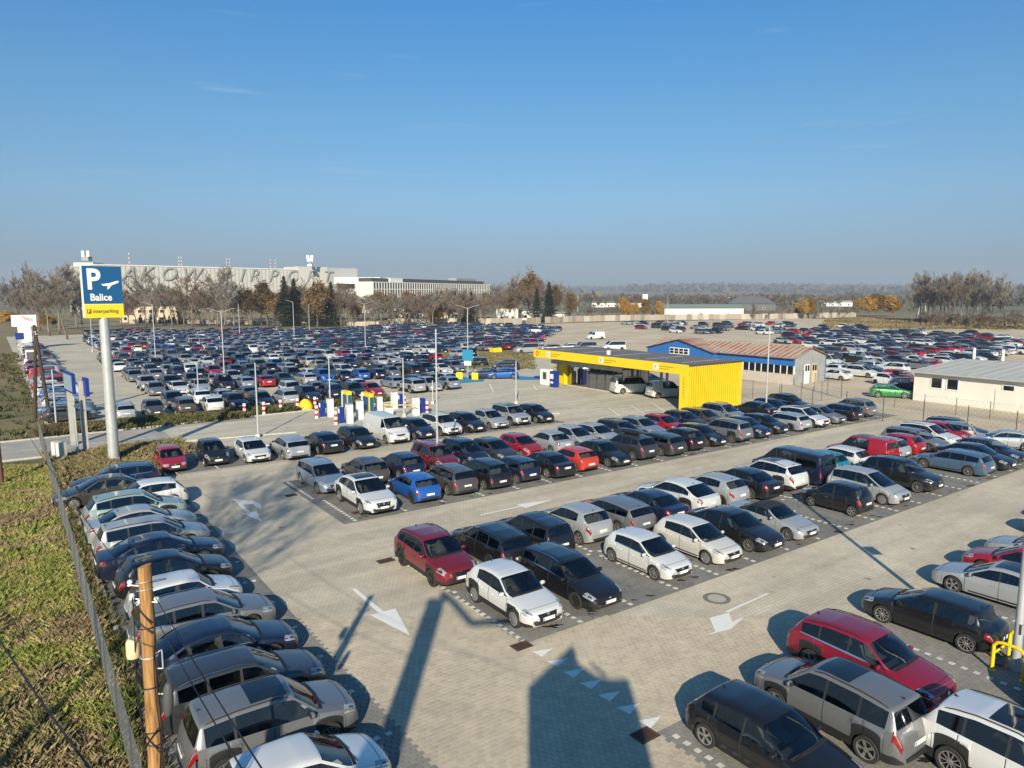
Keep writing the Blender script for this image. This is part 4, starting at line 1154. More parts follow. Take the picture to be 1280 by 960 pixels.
# the rest of the cars, far off: one mass of real cars
def far_cars(lst):
    V, Fq, MI, CLR = [], [], [], []
    cache = {}
    n0 = 0
    for r_ in lst:
        k = r_['kind']
        if k not in cache:
            S = CARS[k]; sub, faces = make_body(S, True)
            mb = sub(['body', 'trim', 'ws', 'rw', 'swl'])
            mb.m = [0 if m_ == 0 else 1 if m_ == 1 else 2 for m_ in mb.m]
            for w_ in S['_f'][6]:
                for sd in (1, -1): mb.lathe([(.001, sd * (S['Wd'] / 2 - .02)), (S['R'], sd * (S['Wd'] / 2 - .03)), (S['R'], sd * (S['Wd'] / 2 - .25))][::sd], 9, 1, 'Y', (S['L'] / 2 - w_, 0, S['R']))
            for sd in (1, -1):
                mb.box((S['L'] / 2 - .10, sd * S['Wd'] * .36, S['nose'] - .08), (.16, .34, .12), 3, rz=-sd * .35)
                mb.box((-S['L'] / 2 + .08, sd * S['Wd'] * .42, S['nose'] + .12), (.12, .16, .26), 4)
            mb.box((-S['L'] / 2 - .0, 0, .6), (.04, .5, .12), 5); mb.box((S['L'] / 2 + .07, 0, .46), (.04, .5, .12), 5)
            cache[k] = (np.array(mb.v), mb.f, mb.m)
        v, f, m_ = cache[k]
        c, s_ = math.cos(r_['rz']), math.sin(r_['rz'])
        vv = np.empty_like(v); vv[:, 0] = v[:, 0] * c - v[:, 1] * s_ + r_['x']; vv[:, 1] = v[:, 0] * s_ + v[:, 1] * c + r_['y']; vv[:, 2] = v[:, 2] + .02
        V.append(vv); Fq += [tuple(i + n0 for i in q) for q in f]; MI += m_; CLR += [(*PAINT[r_['col']], 1.0)] * len(f); n0 += len(v)
    me = bpy.data.meshes.new('distant_cars'); me.from_pydata(np.concatenate(V).tolist(), [], Fq)
    for m_ in (M['paint_far'], M['tyre'], M['glass_far'], M['lamp'], M['red'], M['plate']): me.materials.append(m_)
    me.polygons.foreach_set('material_index', MI)
    a_ = me.attributes.new('paint', 'FLOAT_COLOR', 'FACE'); a_.data.foreach_set('color', np.array(CLR, dtype=np.float32).ravel())
    me.shade_smooth(); me.set_sharp_from_angle(angle=R(40))
    o = bpy.data.objects.new('distant_cars', me); link(o)
    tag(o, 'mass of parked cars far off at the back of the lots', 'cars', kind='stuff')
print('CARS', len(RECS), 'far', len(far_list))
far_cars(far_list)
# ================================================================== BUILDINGS AND STREET FURNITURE
M['conc'] = mat('concrete', (.40, .385, .35), .9, var=.18, scale=1.5, bump=.2)
M['steel'] = mat('galvanised_steel', (.50, .51, .51), .45, metal=.35, var=.12, scale=2)
M['greypaint'] = mat('grey_paint', (.30, .30, .29), .6)
M['white'] = mat('white_paint', (.72, .72, .70), .6, var=.06, scale=1)
M['signblue'] = mat('sign_blue', (.006, .085, .23), .45)
M['deepblue'] = mat('deep_blue', (.006, .03, .22), .45)
M['signyellow'] = mat('sign_yellow', (.80, .58, .02), .5)
M['yellow'] = mat('canopy_yellow', (.80, .56, .012), .45, var=.05, scale=1)
M['darkgrey'] = mat('dark_grey_metal', (.055, .055, .06), .5)
M['roofgrey'] = mat('bitumen_roof', (.13, .125, .125), .9, var=.25, scale=1.2)
M['redp'] = mat('red_paint', (.50, .02, .02), .5)
M['printgrey'] = mat('print_dark', (.10, .09, .05), .6)
M['faint'] = mat('faint_print', (.40, .29, .02), .6)
M['wood'] = None
def wood_mat():
    m, n, l, p = new_mat('pole_wood')
    tc_ = n.new("ShaderNodeTexCoord"); mp_ = n.new("ShaderNodeMapping"); mp_.inputs['Scale'].default_value = (14, 14, 1.1); l.new(tc_.outputs['Object'], mp_.inputs[0])
    t = n.new("ShaderNodeTexNoise"); t.inputs['Scale'].default_value = 2.0; t.inputs['Detail'].default_value = 8; l.new(mp_.outputs[0], t.inputs['Vector'])
    r = n.new("ShaderNodeValToRGB"); e = r.color_ramp.elements; e[0].position = .3; e[0].color = (.17, .075, .022, 1); e[1].position = .7; e[1].color = (.47, .26, .10, 1)
    l.new(t.outputs['Fac'], r.inputs[0]); l.new(r.outputs[0], p.inputs['Base Color']); p.inputs['Roughness'].default_value = .8
    b = n.new("ShaderNodeBump"); b.inputs['Strength'].default_value = .6; b.inputs['Distance'].default_value = .01; l.new(t.outputs['Fac'], b.inputs['Height']); l.new(b.outputs[0], p.inputs['Normal'])
    return m
M['wood'] = wood_mat()
M['letter'] = mat('letter_grey', (.30, .295, .28), .7)
M['darkwood'] = mat('old_dark_wood', (.055, .035, .024), .9, var=.3, scale=4)
M['redwood'] = mat('rusty_brown_pole', (.14, .055, .035), .85, var=.3, scale=4)
M['cable'] = mat('black_cable', (.012, .012, .014), .6)
def part_box(name, c, d, m, parent, rz=0.0, **k):
    mb = MB(); mb.box(c, d, 0, rz=rz, **k); return mb.build(name, m, parent)
def text_mesh(name, s, size, m, ext=.01, shear=0.0, bold=0.0, align='LEFT'):
    cu = bpy.data.curves.new('txt', 'FONT'); cu.body = s; cu.size = size; cu.extrude = ext; cu.shear = shear; cu.offset = bold; cu.align_x = align; cu.resolution_u = 3
    o = bpy.data.objects.new('txt', cu); COL.objects.link(o)
    dg = bpy.context.evaluated_depsgraph_get(); me = bpy.data.meshes.new_from_object(o.evaluated_get(dg))
    me.name = name; me.materials.clear(); me.materials.append(m)
    bpy.data.objects.remove(o); bpy.data.curves.remove(cu)
    return me
def put_text(me, parent, loc, name, ry=0.0):
    o = bpy.data.objects.new(name, me); link(o, parent); o.location = loc; o.rotation_euler = (math.pi / 2, 0, 0); return o
# ---- tall parking sign
sx, sy = at(143, 580)
ps = empty('parking_sign', (sx, sy, .02), R(-48) + math.pi / 2)          # local -Y faces the viewer
tag(ps, 'tall blue and yellow parking sign with white P and aeroplane on a thick grey pole', 'sign')
mb = MB(); mb.tube((0, 0, 0), (0, 0, 10.05), .36, .30, 22); mb.lathe([(.52, 0), (.52, .05), (.37, .06)], 20)
for i in range(8):
    t = i * math.pi / 4; c, s = math.cos(t), math.sin(t)
    mb.add([(c * .34, s * .34, .05), (c * .50, s * .50, .05), (c * .35, s * .35, .55), (c * .34 - s * .02, s * .34 + c * .02, .05)], [(0, 1, 2), (3, 2, 1)])
mb.build('pole', M['steel'], ps, 40)
part_box('cabinet', (0, 0, 11.75), (2.78, .5, 3.55), M['white'], ps)
part_box('blue_panel', (0.02, -.26, 12.22), (2.76, .03, 2.58), M['signblue'], ps)
part_box('yellow_panel', (0.02, -.26, 10.42), (2.76, .034, .93), M['signyellow'], ps)
put_text(text_mesh('letter', 'P', 1.95, M['white'], .01, 0, .055), ps, (-1.12, -.29, 11.95), 'letter')
put_text(text_mesh('word', 'Balice', .66, M['white'], .01, 0, .018), ps, (-.93, -.29, 11.15), 'word')
mb = MB(); pln = [(-.35, .02), (-.28, .0), (-.18, -.10), (.15, -.10), (.08, -.32), (.2, -.32), (.42, -.06), (.85, .10), (.98, .18), (.92, .26), (.75, .24), (.3, .1), (-.12, .04)]
mb.add([(x + .22, -.282, z + 12.25) for x, z in pln], [tuple(range(len(pln)))]); mb.add([(x + .22, -.274, z + 12.25) for x, z in pln], [tuple(range(len(pln)))[::-1]])
mb.build('aeroplane_symbol', M['white'], ps)
put_text(text_mesh('word', 'interparking', .37, M['printgrey'], .006, 0, .004), ps, (-.80, -.29, 10.30), 'word')
part_box('logo', (-1.06, -.285, 10.41), (.30, .02, .30), M['printgrey'], ps)
put_text(text_mesh('letter', 'P', .30, M['signyellow'], .006, 0, .01), ps, (-1.155, -.30, 10.31), 'letter')
for c_ in list(COL.objects):
    if c_.parent == ps and not c_.name.startswith('pole'):
        tx = c_.rotation_euler[0] > .1
        c_.location = (c_.location.x * .84, c_.location.y, (11.75 * .04 + c_.location.z * .96))
        c_.scale = (.84, .96, 1) if tx else (.84, 1, .96)
# ---- direction portal with blue boards
x, y = at(92, 556); x2, y2 = at(108, 568)
dp = empty('portal_sign', (x, y, 0), math.atan2(y2 - y, x2 - x)); tag(dp, 'blue boards on two grey concrete posts left of the tall parking sign', 'sign')
Lp = math.hypot(x2 - x, y2 - y)
for q in (0, Lp): part_box('post', (q, 0, 2.7), (.34, .34, 5.4), M['conc'], dp)
part_box('board', (.9, -.1, 5.0), (3.2, .22, 1.5), M['deepblue'], dp); part_box('board', (Lp + .5, .2, 5.0), (1.1, .22, 1.3), M['deepblue'], dp)
part_box('board_face', (.9, -.225, 5.0), (2.9, .02, 1.2), mat('pale_blue_panel', (.25, .33, .42), .5), dp)
x, y = at(27, 448); fp = empty('portal_sign', (x, y, 0), TH); tag(fp, 'small blue board on a pale post at the far end of the left edge row', 'sign')
part_box('post', (0, 0, 1.7), (.5, .4, 3.4), M['conc'], fp); part_box('board', (0, 0, 4.0), (1.3, .3, 1.2), M['deepblue'], fp)
# ---- white billboard and hut far left
x, y = at(33, 436); bb = empty('billboard', (x, y, 0), R(25)); tag(bb, 'white billboard with a red streak at the far left beside the road', 'billboard')
part_box('panel', (0, 0, 5.9), (4.4, .4, 2.4), M['white'], bb); part_box('stand', (0, 0.3, 2.4), (2.4, 1.2, 4.8), M['white'], bb)
mb = MB()
for k in range(3): mb.box((.5 + k * .15, -.22, 6.5 - k * .25), (2.4 - k * .4, .03, .1), 0, ry=.32)
mb.build('red_streak', M['redp'], bb)
x, y = at(44, 456); hb = empty('kiosk', (x, y, 0), R(20)); tag(hb, 'small white kiosk between the dark poles at far left', 'kiosk')
part_box('wall', (0, 0, 1.3), (2.0, 2, 2.6), M['white'], hb); part_box('roof', (0, 0, 2.7), (2.3, 2.3, .2), M['darkgrey'], hb); part_box('door', (-.3, -1.01, 1.1), (1.1, .06, 2.2), M['darkgrey'], hb)
# ---- electric cabinet
x, y = at(75, 577); ec = empty('electric_cabinet', (x, y, 0), R(-30)); tag(ec, 'cream electric cabinet standing in the grass beside the left fence', 'cabinet')
part_box('body', (0, 0, .75), (1.15, .42, 1.3), mat('cream_cabinet', (.56, .53, .43), .6, var=.1), ec); part_box('plinth', (0, 0, .06), (1.2, .46, .12), M['conc'], ec)
part_box('door', (.29, -.222, .78), (.52, .02, 1.1), M['white'], ec); part_box('door', (-.29, -.222, .78), (.52, .02, 1.1), M['white'], ec)
# ---- lamp posts
def lamp(x, y, h, arms, label, rz=0.0, r0=.085):
    t = empty('lamp_post', (x, y, .02), rz); tag(t, label, 'lamp post', 'lamp posts of the car park')
    mb = MB(); mb.tube((0, 0, 0), (0, 0, h), r0, r0 * .6, 10); mb.box((0, 0, .15), (.3, .3, .3)); mb.build('pole', M['steel'], t, 40)
    for s in arms:
        mb = MB(); mb.tube((0, 0, h - .1), (s * 1.1, 0, h + .28), .035, .03, 6); mb.build('arm', M['steel'], t)
        mb = MB(); mb.lathe([(.001, -.35), (.13, -.3), (.16, 0), (.12, .3), (.001, .36)], 8, 0, 'Y'); mb.v = [(yy, xx, zz * .4) for xx, yy, zz in mb.v]; mb.f = [f[::-1] for f in mb.f]
        o = mb.build('lamp_head', M['greypaint'], t, 50); o.location = (s * 1.35, 0, h + .33); o.rotation_euler = (0, -s * .25, 0)
    return t
for u, v, h, arms, rz, lab in [
    (547, 583, 9.3, (), 0, 'slim grey post between the two rows of the second centre block'),
    (957, 521, 8.6, (), 0, 'slim grey post right of the yellow slatted canopy wall'),
    (281, 480, 9.3, (-1, 1), .3, 'lamp post with two arms standing among cars of the far left lot'),
    (195, 456, 9.8, (-1,), .3, 'lamp post with one arm in front of the brown roofed house'),
    (323, 547, 6.1, (), 0, 'short grey post behind the white hatchback at the road edge'),
    (413, 512, 5.4, (), 0, 'short grey post just behind the yellow ticket totem'),
    (505, 521, 5.6, (-1,), .2, 'short lamp post rising behind the white panel van'),
    (645, 505, 4.6, (), 0, 'short grey post on the forecourt left of the canopy'),
    (249, 508, 4.6, (-1,), 0, 'short lamp post in the first rows of the far left lot'),
    (457, 441, 9.6, (-1, 1), .2, 'lamp post with two arms in front of the bare wood'),
    (368, 428, 9.6, (-1,), .2, 'lamp post with one arm left of the spruces'),
    (585, 470, 9.6, (-1, 1), .2, 'lamp post with two arms beside the blue parking sign'),
    (387, 418, 8.5, (1,), .2, 'distant lamp post below the spruces'),
    (71, 537, 5.2, (), 0, 'thin white post in front of the left edge row'),
    (98, 572, 4.4, (), 0, 'thin pale post beside the electric cabinet'),
    (541, 505, 2.5, (), 0, 'very short pale post by the second ticket machine'),
    (116, 440, 8.0, (), 0, 'thin post seen below the left corner of the parking sign'),
    (140, 455, 8.0, (), 0, 'thin post seen below the right corner of the parking sign'),
    (300, 424, 9.0, (), 0, 'distant grey post at the back edge of the far left lot'),
    (1221, 395, 13.0, (), 0, 'tall thin mast in front of the lone bare tree at right'),
    (834, 408, 11.0, (), 0, 'tall thin post before the green roofed building'),
    (1049, 398, 9.0, (), 0, 'thin distant post left of the yellow trees'),
    (884, 500, 4.2, (), 0, 'dark post under the right end of the canopy')]:
    x, y = at(u, v); lamp(x, y, h, arms, lab, rz)
x, y = at(1269, 838)
lp = lamp(x, y, 9.4, (), 'thick grey lamp post at the right edge with yellow guard rails', 0, .13)
part_box('flood_light', (.38, .1, 4.9), (.5, .3, .35), M['darkgrey'], lp); part_box('cable_box', (0, -.16, 1.4), (.16, .1, .3), M['greypaint'], lp)
gr = empty('guard_rail', (x, y, .03), TH); tag(gr, 'yellow tubular guard rails around the foot of the lamp post', 'guard rail')
for sx_ in (-.62, .62):
    for sy_ in (-.42, .42):
        mb = MB(); mb.tube((sx_, sy_, 0), (sx_, sy_, .82), .055, n=10); mb.lathe([(.1, 0), (.1, .02), (.056, .03)], 10, 0, 'Z', (sx_, sy_, 0)); mb.build('post', M['yellow'], gr, 40)
for sx_ in (-.62, .62):
    mb = MB(); pts = [(sx_, -.42, .82), (sx_, -.34, .93), (sx_, -.2, .98), (sx_, .2, .98), (sx_, .34, .93), (sx_, .42, .82)]; mb.path(pts, .05, 8); mb.build('hoop', M['yellow'], gr, 40)
for sy_ in (-.42, .42):
    mb = MB(); mb.tube((-.62, sy_, .55), (.62, sy_, .55), .04, n=8); mb.build('rail', M['yellow'], gr, 40)
# ---- the wooden pole close to the viewer, its fittings and wires
WX, WY, WZ = -6.02, 11.15, 7.28
wp_ = empty('wooden_pole', (WX, WY, 0)); tag(wp_, 'orange brown wooden utility pole with cables and fittings in the lower left foreground', 'utility pole')
mb = MB()
pr = [(.165 - .0052 * i + random.uniform(-.003, .003), WZ * i / 12) for i in range(13)]; mb.lathe(pr + [(.06, WZ + .012), (.001, WZ + .012)], 20)
mb.v = [(x + .06 * (z / WZ) - .04, y, z + (0.03 * x / .1 if z > WZ - .05 else 0)) for x, y, z in mb.v]; mb.build('trunk', M['wood'], wp_, 40)
def ring(z, r, rr=.008, m='steel', tilt=0.0, cx=0.0, name='band'):
    mb = MB(); pts = [(cx + r * math.cos(t), r * math.sin(t), z + tilt * math.cos(t + 1)) for t in np.linspace(0, 2 * math.pi, 21)]; mb.path(pts, rr, 5); mb.build(name, M[m], wp_)
ring(WZ - .28, .125, .007, 'steel', .04); ring(WZ - .40, .128, .006, 'steel', .03); ring(WZ - 1.05, .13, .011, 'cable', .02); ring(WZ - 1.55, .132, .012, 'steel', 0); ring(WZ - 2.1, .135, .014, 'cable', .03); ring(WZ - 2.9, .14, .012, 'cable', .05); ring(WZ - 3.05, .14, .012, 'cable', -.04)
mb = MB(); mb.lathe([(.001, .33), (.07, .32), (.105, .26), (.11, .05), (.10, 0), (.001, 0)], 18); mb.v = [(x - .235, y - .05, z + WZ - 1.55) for x, y, z in mb.v]
mb.build('cable_cap', mat('beige_plastic', (.66, .54, .33), .5), wp_, 40)
mb = MB(); mb.tube((-.235, -.05, WZ - 1.56), (-.16, -.05, WZ - 1.78), .03, .02); mb.tube((-.24, -.05, WZ - 1.62), (-.10, 0, WZ - 1.6), .015); mb.build('bracket', M['cable'], wp_)
ring(WZ - 1.82, .14, .006, 'cable', .08, -.34, 'cable_loop'); ring(WZ - .25, .13, .006, 'cable', .06, .22, 'cable_loop')
mb = MB(); mb.lathe([(.001, .60), (.05, .58), (.075, .50), (.085, .3), (.08, .1), (.05, .02), (.001, 0)], 14); mb.v = [(x + .27 + z * .06, y - .04, z + WZ - 2.6) for x, y, z in mb.v]
mb.build('splice_closure', mat('closure_grey', (.075, .078, .08), .6), wp_, 40)
mb = MB(); mb.tube((.12, -.05, WZ - 2.2), (.30, -.05, WZ - 2.2), .014); mb.tube((.12, -.05, WZ - 1.5), (.24, -.05, WZ - 1.42), .012); mb.tube((.24, -.05, WZ - 1.42), (.24, -.05, WZ - 1.75), .012); mb.tube((.24, -.05, WZ - 1.75), (.14, -.05, WZ - 1.75), .012); mb.build('bracket', M['steel'], wp_)
for dx_, dz in ((-.22, -.32), (.2, -.6), (-.2, -.55)):
    mb = MB(); mb.lathe([(.001, .09), (.03, .085), (.045, .05), (.03, .03), (.045, 0), (.001, -.01)], 10); mb.v = [(x + dx_, y - .03, z + WZ + dz) for x, y, z in mb.v]
    mb.tube((dx_, -.03, WZ + dz), (0, 0, WZ + dz - .03), .012); mb.build('insulator', M['white'], wp_, 50)
for k, (x0, z0, z1) in enumerate([(-.16, WZ - .5, 0.05), (.17, WZ - .7, .05), (.14, WZ - 1.3, .05), (-.13, WZ - 2.2, .05)]):
    mb = MB(); n = 26; pts = [(x0 + .025 * math.sin(i * .9 + k), -.12 + .02 * math.cos(i * 1.3 + k), z0 + (z1 - z0) * i / n) for i in range(n + 1)]; mb.path(pts, .010, 5); mb.build('cable', M['cable'], wp_)
for p, q in (((-.15, -.12, WZ - .85), (.15, -.12, WZ - 1.12)), ((-.16, -.13, WZ - .55), (.14, -.12, WZ - .95)), ((.15, -.14, WZ - 2.75), (-.14, -.15, WZ - 3.15)), ((-.14, -.15, WZ - 2.8), (.15, -.14, WZ - 3.2))):
    mb = MB(); mb.tube(p, q, .012, n=6); mb.build('cable', M['cable'], wp_)
def wire(p, q, sag, r, label, n=28):
    p, q = Vector(p), Vector(q); pts = []
    for i in range(n + 1):
        t = i / n; v = p.lerp(q, t); v.z -= sag * 4 * t * (1 - t); pts.append(tuple(v))
    mb = MB(); mb.path(pts, r, 6); o = mb.build('overhead_wire', M['cable']); tag(o, label, 'wire', 'overhead wires'); return o
def ray(u, v, D):
    dx_, dz = (u - 640) / F, -(v - 480) / F
    y = math.cos(PITCH) + dz * math.sin(PITCH); zz = -math.sin(PITCH) + dz * math.cos(PITCH)
    return (dx_ * D, y * D, CH + zz * D)
def wend(p, u, v, D):
    q = Vector(ray(u, v, D)); p = Vector(p); return tuple(p + (q - p) * ((p.y + .4) / (p.y - q.y)))
wire((WX + .15, WY, WZ - .5), wend((WX + .15, WY, WZ - .5), 338, 960, 5.2), .12, .0075, 'black wire from the wooden pole running down right over the row of cars, upper one')
wire((WX + .15, WY, WZ - .9), wend((WX + .15, WY, WZ - .9), 312, 960, 5.2), .12, .0075, 'black wire from the wooden pole running down right over the row of cars, lower one')
wire(ray(-60, 700, 12), ray(150, 1010, 5.5), .15, .011, 'thick dark wire crossing the grass at the bottom left corner')
x, y = at(2, 606)
wire((x, y, 7.6), (WX - .15, WY, WZ - .35), .6, .008, 'thin wire from the rusty pole to the wooden pole')
# ---- other poles at far left
def pole(name, p, q, r, m, label, grp=None, fit=0):
    o = empty(name, (p[0], p[1], 0)); tag(o, label, 'utility pole', grp)
    mb = MB(); mb.tube((0, 0, 0), (q[0] - p[0], q[1] - p[1], q[2]), r, r * .75, 10); mb.build('trunk', M[m], o, 40)
    for k in range(fit):
        mb = MB(); mb.lathe([(.001, .1), (.06, .09), (.07, 0), (.001, -.02)], 8); mb.v = [(a + (q[0] - p[0]) + (.2 if k % 2 else -.2), b, c + q[2] - .3 - .35 * k) for a, b, c in mb.v]
        mb.tube((q[0] - p[0] - .22, q[1] - p[1], q[2] - .3 - .35 * k), (q[0] - p[0] + .22, q[1] - p[1], q[2] - .3 - .35 * k), .02); mb.build('insulator', M['white'], o)
    return o
pole('utility_pole', (x, y), (x - .1, y, 7.8), .16, 'redwood', 'rusty brown pole cut by the left edge of the picture', None, 2)
x, y = at(44, 526); x2, y2 = at(63, 526)
pole('utility_pole', (x, y), (x + .55, y + .3, 8.6), .17, 'darkwood', 'left one of two dark leaning poles before the left edge row', 'pair of dark leaning poles', 3)
pole('utility_pole', (x2, y2), (x2 - .9, y2 + .2, 8.8), .17, 'darkwood', 'right one of two dark leaning poles before the left edge row', 'pair of dark leaning poles', 3)
x, y = at(722, 392); pr_ = empty('a_frame_pylon', (*at(722, 392), 0)); tag(pr_, 'pale post at the end of the bare trees left of the middle', 'post'); part_box('post', (0, 0, 5), (.4, .4, 10), M['conc'], pr_)
x, y = at(1152, 397); pf = empty('a_frame_pylon', (x, y, 0)); tag(pf, 'A shaped concrete pylon at the left foot of the tall bare trees', 'pylon')
for s in (-1, 1): mb = MB(); mb.tube((s * 2.1, 0, 0), (s * .25, 0, 13), .3, .22, 8); mb.build('leg', M['conc'], pf)
part_box('brace', (0, 0, 6.5), (2.4, .2, .25), M['conc'], pf)
# ---- chain link fences
M['wire'] = mat('fence_wire', (.27, .28, .28), .6, metal=.3)
def fence(pts, h, step, label, mesh_step, r=.02, wr=.004, lean=0.0):
    o = empty('chain_link_fence', (*W(*pts[0])[:2], 0)); tag(o, label, 'fence')
    o.rotation_euler = (0, 0, TH); p0 = Vector(pts[0])
    post_me = None; net = MB()
    for a, b in zip(pts, pts[1:]):
        a, b = Vector(a) - p0, Vector(b) - p0; L_ = (b - a).length; d = (b - a) / L_
        k = max(1, round(L_ / step))
        if post_me is None: mb = MB(); mb.tube((0, 0, 0), (lean, 0, h + .12), r, n=6); post_me = mb.mesh('post', M['darkgrey'])
        for i in range(k + 1): q = a + d * (L_ * i / k); shared('post', post_me, o, (q.x, q.y, 0))
        def P3(s, z): q = a + d * s; return (q.x + lean * z / h, q.y, z)
        for z in (.08, h * .5, h): 
            n = max(1, int(L_ / 6)); 
            for i in range(n): net.tube(P3(L_ * i / n, z), P3(L_ * (i + 1) / n, z), wr * 1.5, n=3, cap=False)
        s = -h
        while s < L_:
            for sg in (0, 1):
                s0, s1 = max(s, 0), min(s + h, L_)
                if s1 > s0:
                    z0, z1 = (s0 - s), (s1 - s)
                    if sg: z0, z1 = h - z0, h - z1
                    net.tube(P3(s0, z0), P3(s1, z1), wr, n=3, cap=False)
            s += mesh_step
    net.build('wire_net', M['wire'], o)
    return o
fence([(-11.75, 49.6), (-11.75, -16)], 1.75, 2.6, 'grey wire fence running along the left row of cars beside the grass', .13, .026, .0025)
fence([(51.6, 25.2), (51.4, 4), (50.9, -20)], 2.3, 3.6, 'chain link fence across the far right end of the car park', .45, .035, .006)
fence([(51.6, 25.4), (62, 24.6), (66.5, 32.2)], 2.1, 3.0, 'chain link fence between the car park and the blue shed', .45, .03, .006)
fence([(60.5, 18), (60.8, -8)], 1.6, 3.0, 'lower wire fence in front of the low cream building', .45, .03, .006)
fence([(50, 60), (53.5, 30)], 2.0, 3.0, 'wire fence behind the yellow canopy', .45, .03, .006)
# ---- yellow canopy and glass office
can = empty('yellow_canopy', (*W(41.2, 28.6)[:2], 0), TH); tag(can, 'long yellow canopy with a dark roof and yellow slatted end wall', 'canopy')
CA, CB, CZ = 8.3, 25.2, 4.62
part_box('roof', (CA / 2 + .05, CB / 2, CZ - .085), (CA + .16, CB - .05, .24), M['roofgrey'], can)
part_box('fascia', (0, CB / 2, CZ - .48), (.16, CB, 1.0), M['yellow'], can)
part_box('fascia', (CA, CB / 2, CZ - .48), (.16, CB, 1.0), M['yellow'], can)
part_box('fascia', (CA / 2, CB, CZ - .48), (CA - .2, .16, 1.0), M['yellow'], can)
part_box('soffit', (CA / 2, CB / 2, CZ - .80), (CA - .2, CB - .3, .05), M['greypaint'], can)
part_box('end_leg', (0, .55, 1.93), (.163, 1.1, 3.86), M['yellow'], can)
mb = MB(); mb.box((CA / 2, .32, 2.2), (CA - .4, .05, 4.2)); mb.build('backing_panel', M['darkgrey'], can)
sl = MB(); sl.box((0, 0, 2.28), (.15, .12, 4.52)); sme = sl.mesh('slat', M['yellow'])
ns = 25
for i in range(ns): shared('slat', sme, can, (.25 + i * (CA - .35) / (ns - 1), 0.0, 0))
part_box('top_rail', (CA / 2, -.08, CZ - .02), (CA + .1, .16, .12), M['darkgrey'], can)
for q in (1.5, 8.6, 9.5):
    part_box('column', (CA - .8, q + 1, 1.95), (.22, .22, 3.86), M['steel'], can)
for k, q in enumerate((CB - 3.0, CB * .50, 4.3)):
    mb = MB(); mb.box((-.09, q, CZ - .48), (.02, .62, .62)); mb.build('symbol_panel', M['white'], can)
    mb = MB()
    for r_i, (ln_, zz_) in enumerate(((1.9, .10), (1.2, -.14))): mb.box((-.085, q - .5 - ln_ / 2, CZ - .48 + zz_), (.012, ln_, .11))
    mb.build('lettering', M['faint'], can)
me = text_mesh('lettering', 'P', .5, M['printgrey'], .005)
for k, q in enumerate((CB - 3.0, CB * .50, 4.3)):
    o = bpy.data.objects.new('lettering', me); link(o, can); o.location = (-.11, q + .16, CZ - .66); o.rotation_euler = (math.pi / 2, 0, -math.pi / 2)
mb = MB(); mb.lathe([(.30, 0), (.30, .02), (.2, .02), (.2, 0)], 16); mb.v = [(-.09 - z, x + CB - .8, y + CZ - .48) for x, y, z in mb.v]; mb.build('round_logo', M['redp'], can)
mb = MB()
for k in range(7): mb.box((-.088, .55, 3.3 - k * .3), (.012, .16, .18))
mb.build('lettering', M['faint'], can)
rp_ = MB()
for i in range(5): rp_.box((CA / 2, 2 + i * 5, CZ + .03), (CA * .7, .1, .05))
rp_.build('roof_conduit', M['steel'], can)
part_box('roof_vent', (1.5, CB * .52, CZ + .3), (.3, .3, .5), M['white'], can)
ofc = empty('glass_office', (*W(44.3, 41.0)[:2], 0), TH); tag(ofc, 'small grey and glass office under the far half of the yellow canopy', 'building')
OA, OB, OZ = 4.4, 12.2, 3.0; M['cream_in'] = mat('office_wall', (.55, .56, .52), .8)
part_box('floor', (OA / 2, OB / 2, .1), (OA, OB, .16), M['conc'], ofc); part_box('ceiling_band', (OA / 2, OB / 2, OZ + .35), (OA + .4, OB + .5, .7), M['greypaint'], ofc)
part_box('parapet', (-.25, OB / 2 + .2, OZ - .1), (.1, OB + .9, .5), M['conc'], ofc)
part_box('rear_wall', (OA - .1, OB / 2, .5), (.2, OB, .7), M['cream_in'], ofc); part_box('end_wall', (OA / 2, OB - .1, 1.6), (OA - .3, .2, 2.8), M['yellow'], ofc)
gm = MB(); gm.box((0, 0, 0), (.03, 1.36, 2.6)); gme = gm.mesh('pane', M['pane']); fm = MB(); fm.box((0, 0, 0), (.08, .09, 2.7)); fme = fm.mesh('mullion', M['darkgrey'])
for i in range(7): shared('pane', gme, ofc, (.05, .75 + i * 1.45, 1.52))
for i in range(7): shared('pane', gme, ofc, (OA - .05, .75 + i * 1.45, 1.52))
for i in range(8): shared('mullion', fme, ofc, (OA - .05, .05 + i * 1.45, 1.52))
for i in range(8): shared('mullion', fme, ofc, (.05, .05 + i * 1.45, 1.52))
for i in range(3): o = shared('pane', gme, ofc, (.75 + i * 1.42, .02, 1.52), R(90)); shared('mullion', fme, ofc, (.05 + (i + 1) * 1.42, .02, 1.52))
part_box('yellow_panel', (-.02, 10.9, 1.6), (.1, 1.4, 2.9), M['yellow'], ofc); part_box('yellow_panel', (-.3, 9.9, 1.6), (.6, .12, 2.9), M['yellow'], ofc)
mb = MB()
for i in range(4): mb.box((1.6, 1.5 + 2.1 * i, .5), (.6, 1.2, .8)); mb.box((2.4, 1.5 + 2.1 * i, .8), (.5, .5, 1.0))
mb.build('counter', M['conc'], ofc)
def box_thing(name, a, b, parts, label, cat, grp=None, rz=0.0):
    o = empty(name, (*W(a, b)[:2], .02), TH + rz); tag(o, label, cat, grp)
    for pn, c, d, m in parts: part_box(pn, c, d, M[m], o)
    return o
a, b_ = AB(*at(683, 482)); box_thing('vending_machine', a, b_, [('body', (0, 0, 1.1), (.9, 1.5, 2.0), 'white'), ('window', (-.46, -.2, 1.3), (.03, .7, .9), 'darkgrey'), ('base', (0, 0, .06), (.92, 1.52, .12), 'greypaint')], 'white machine at the far left end of the canopy office', 'machine')
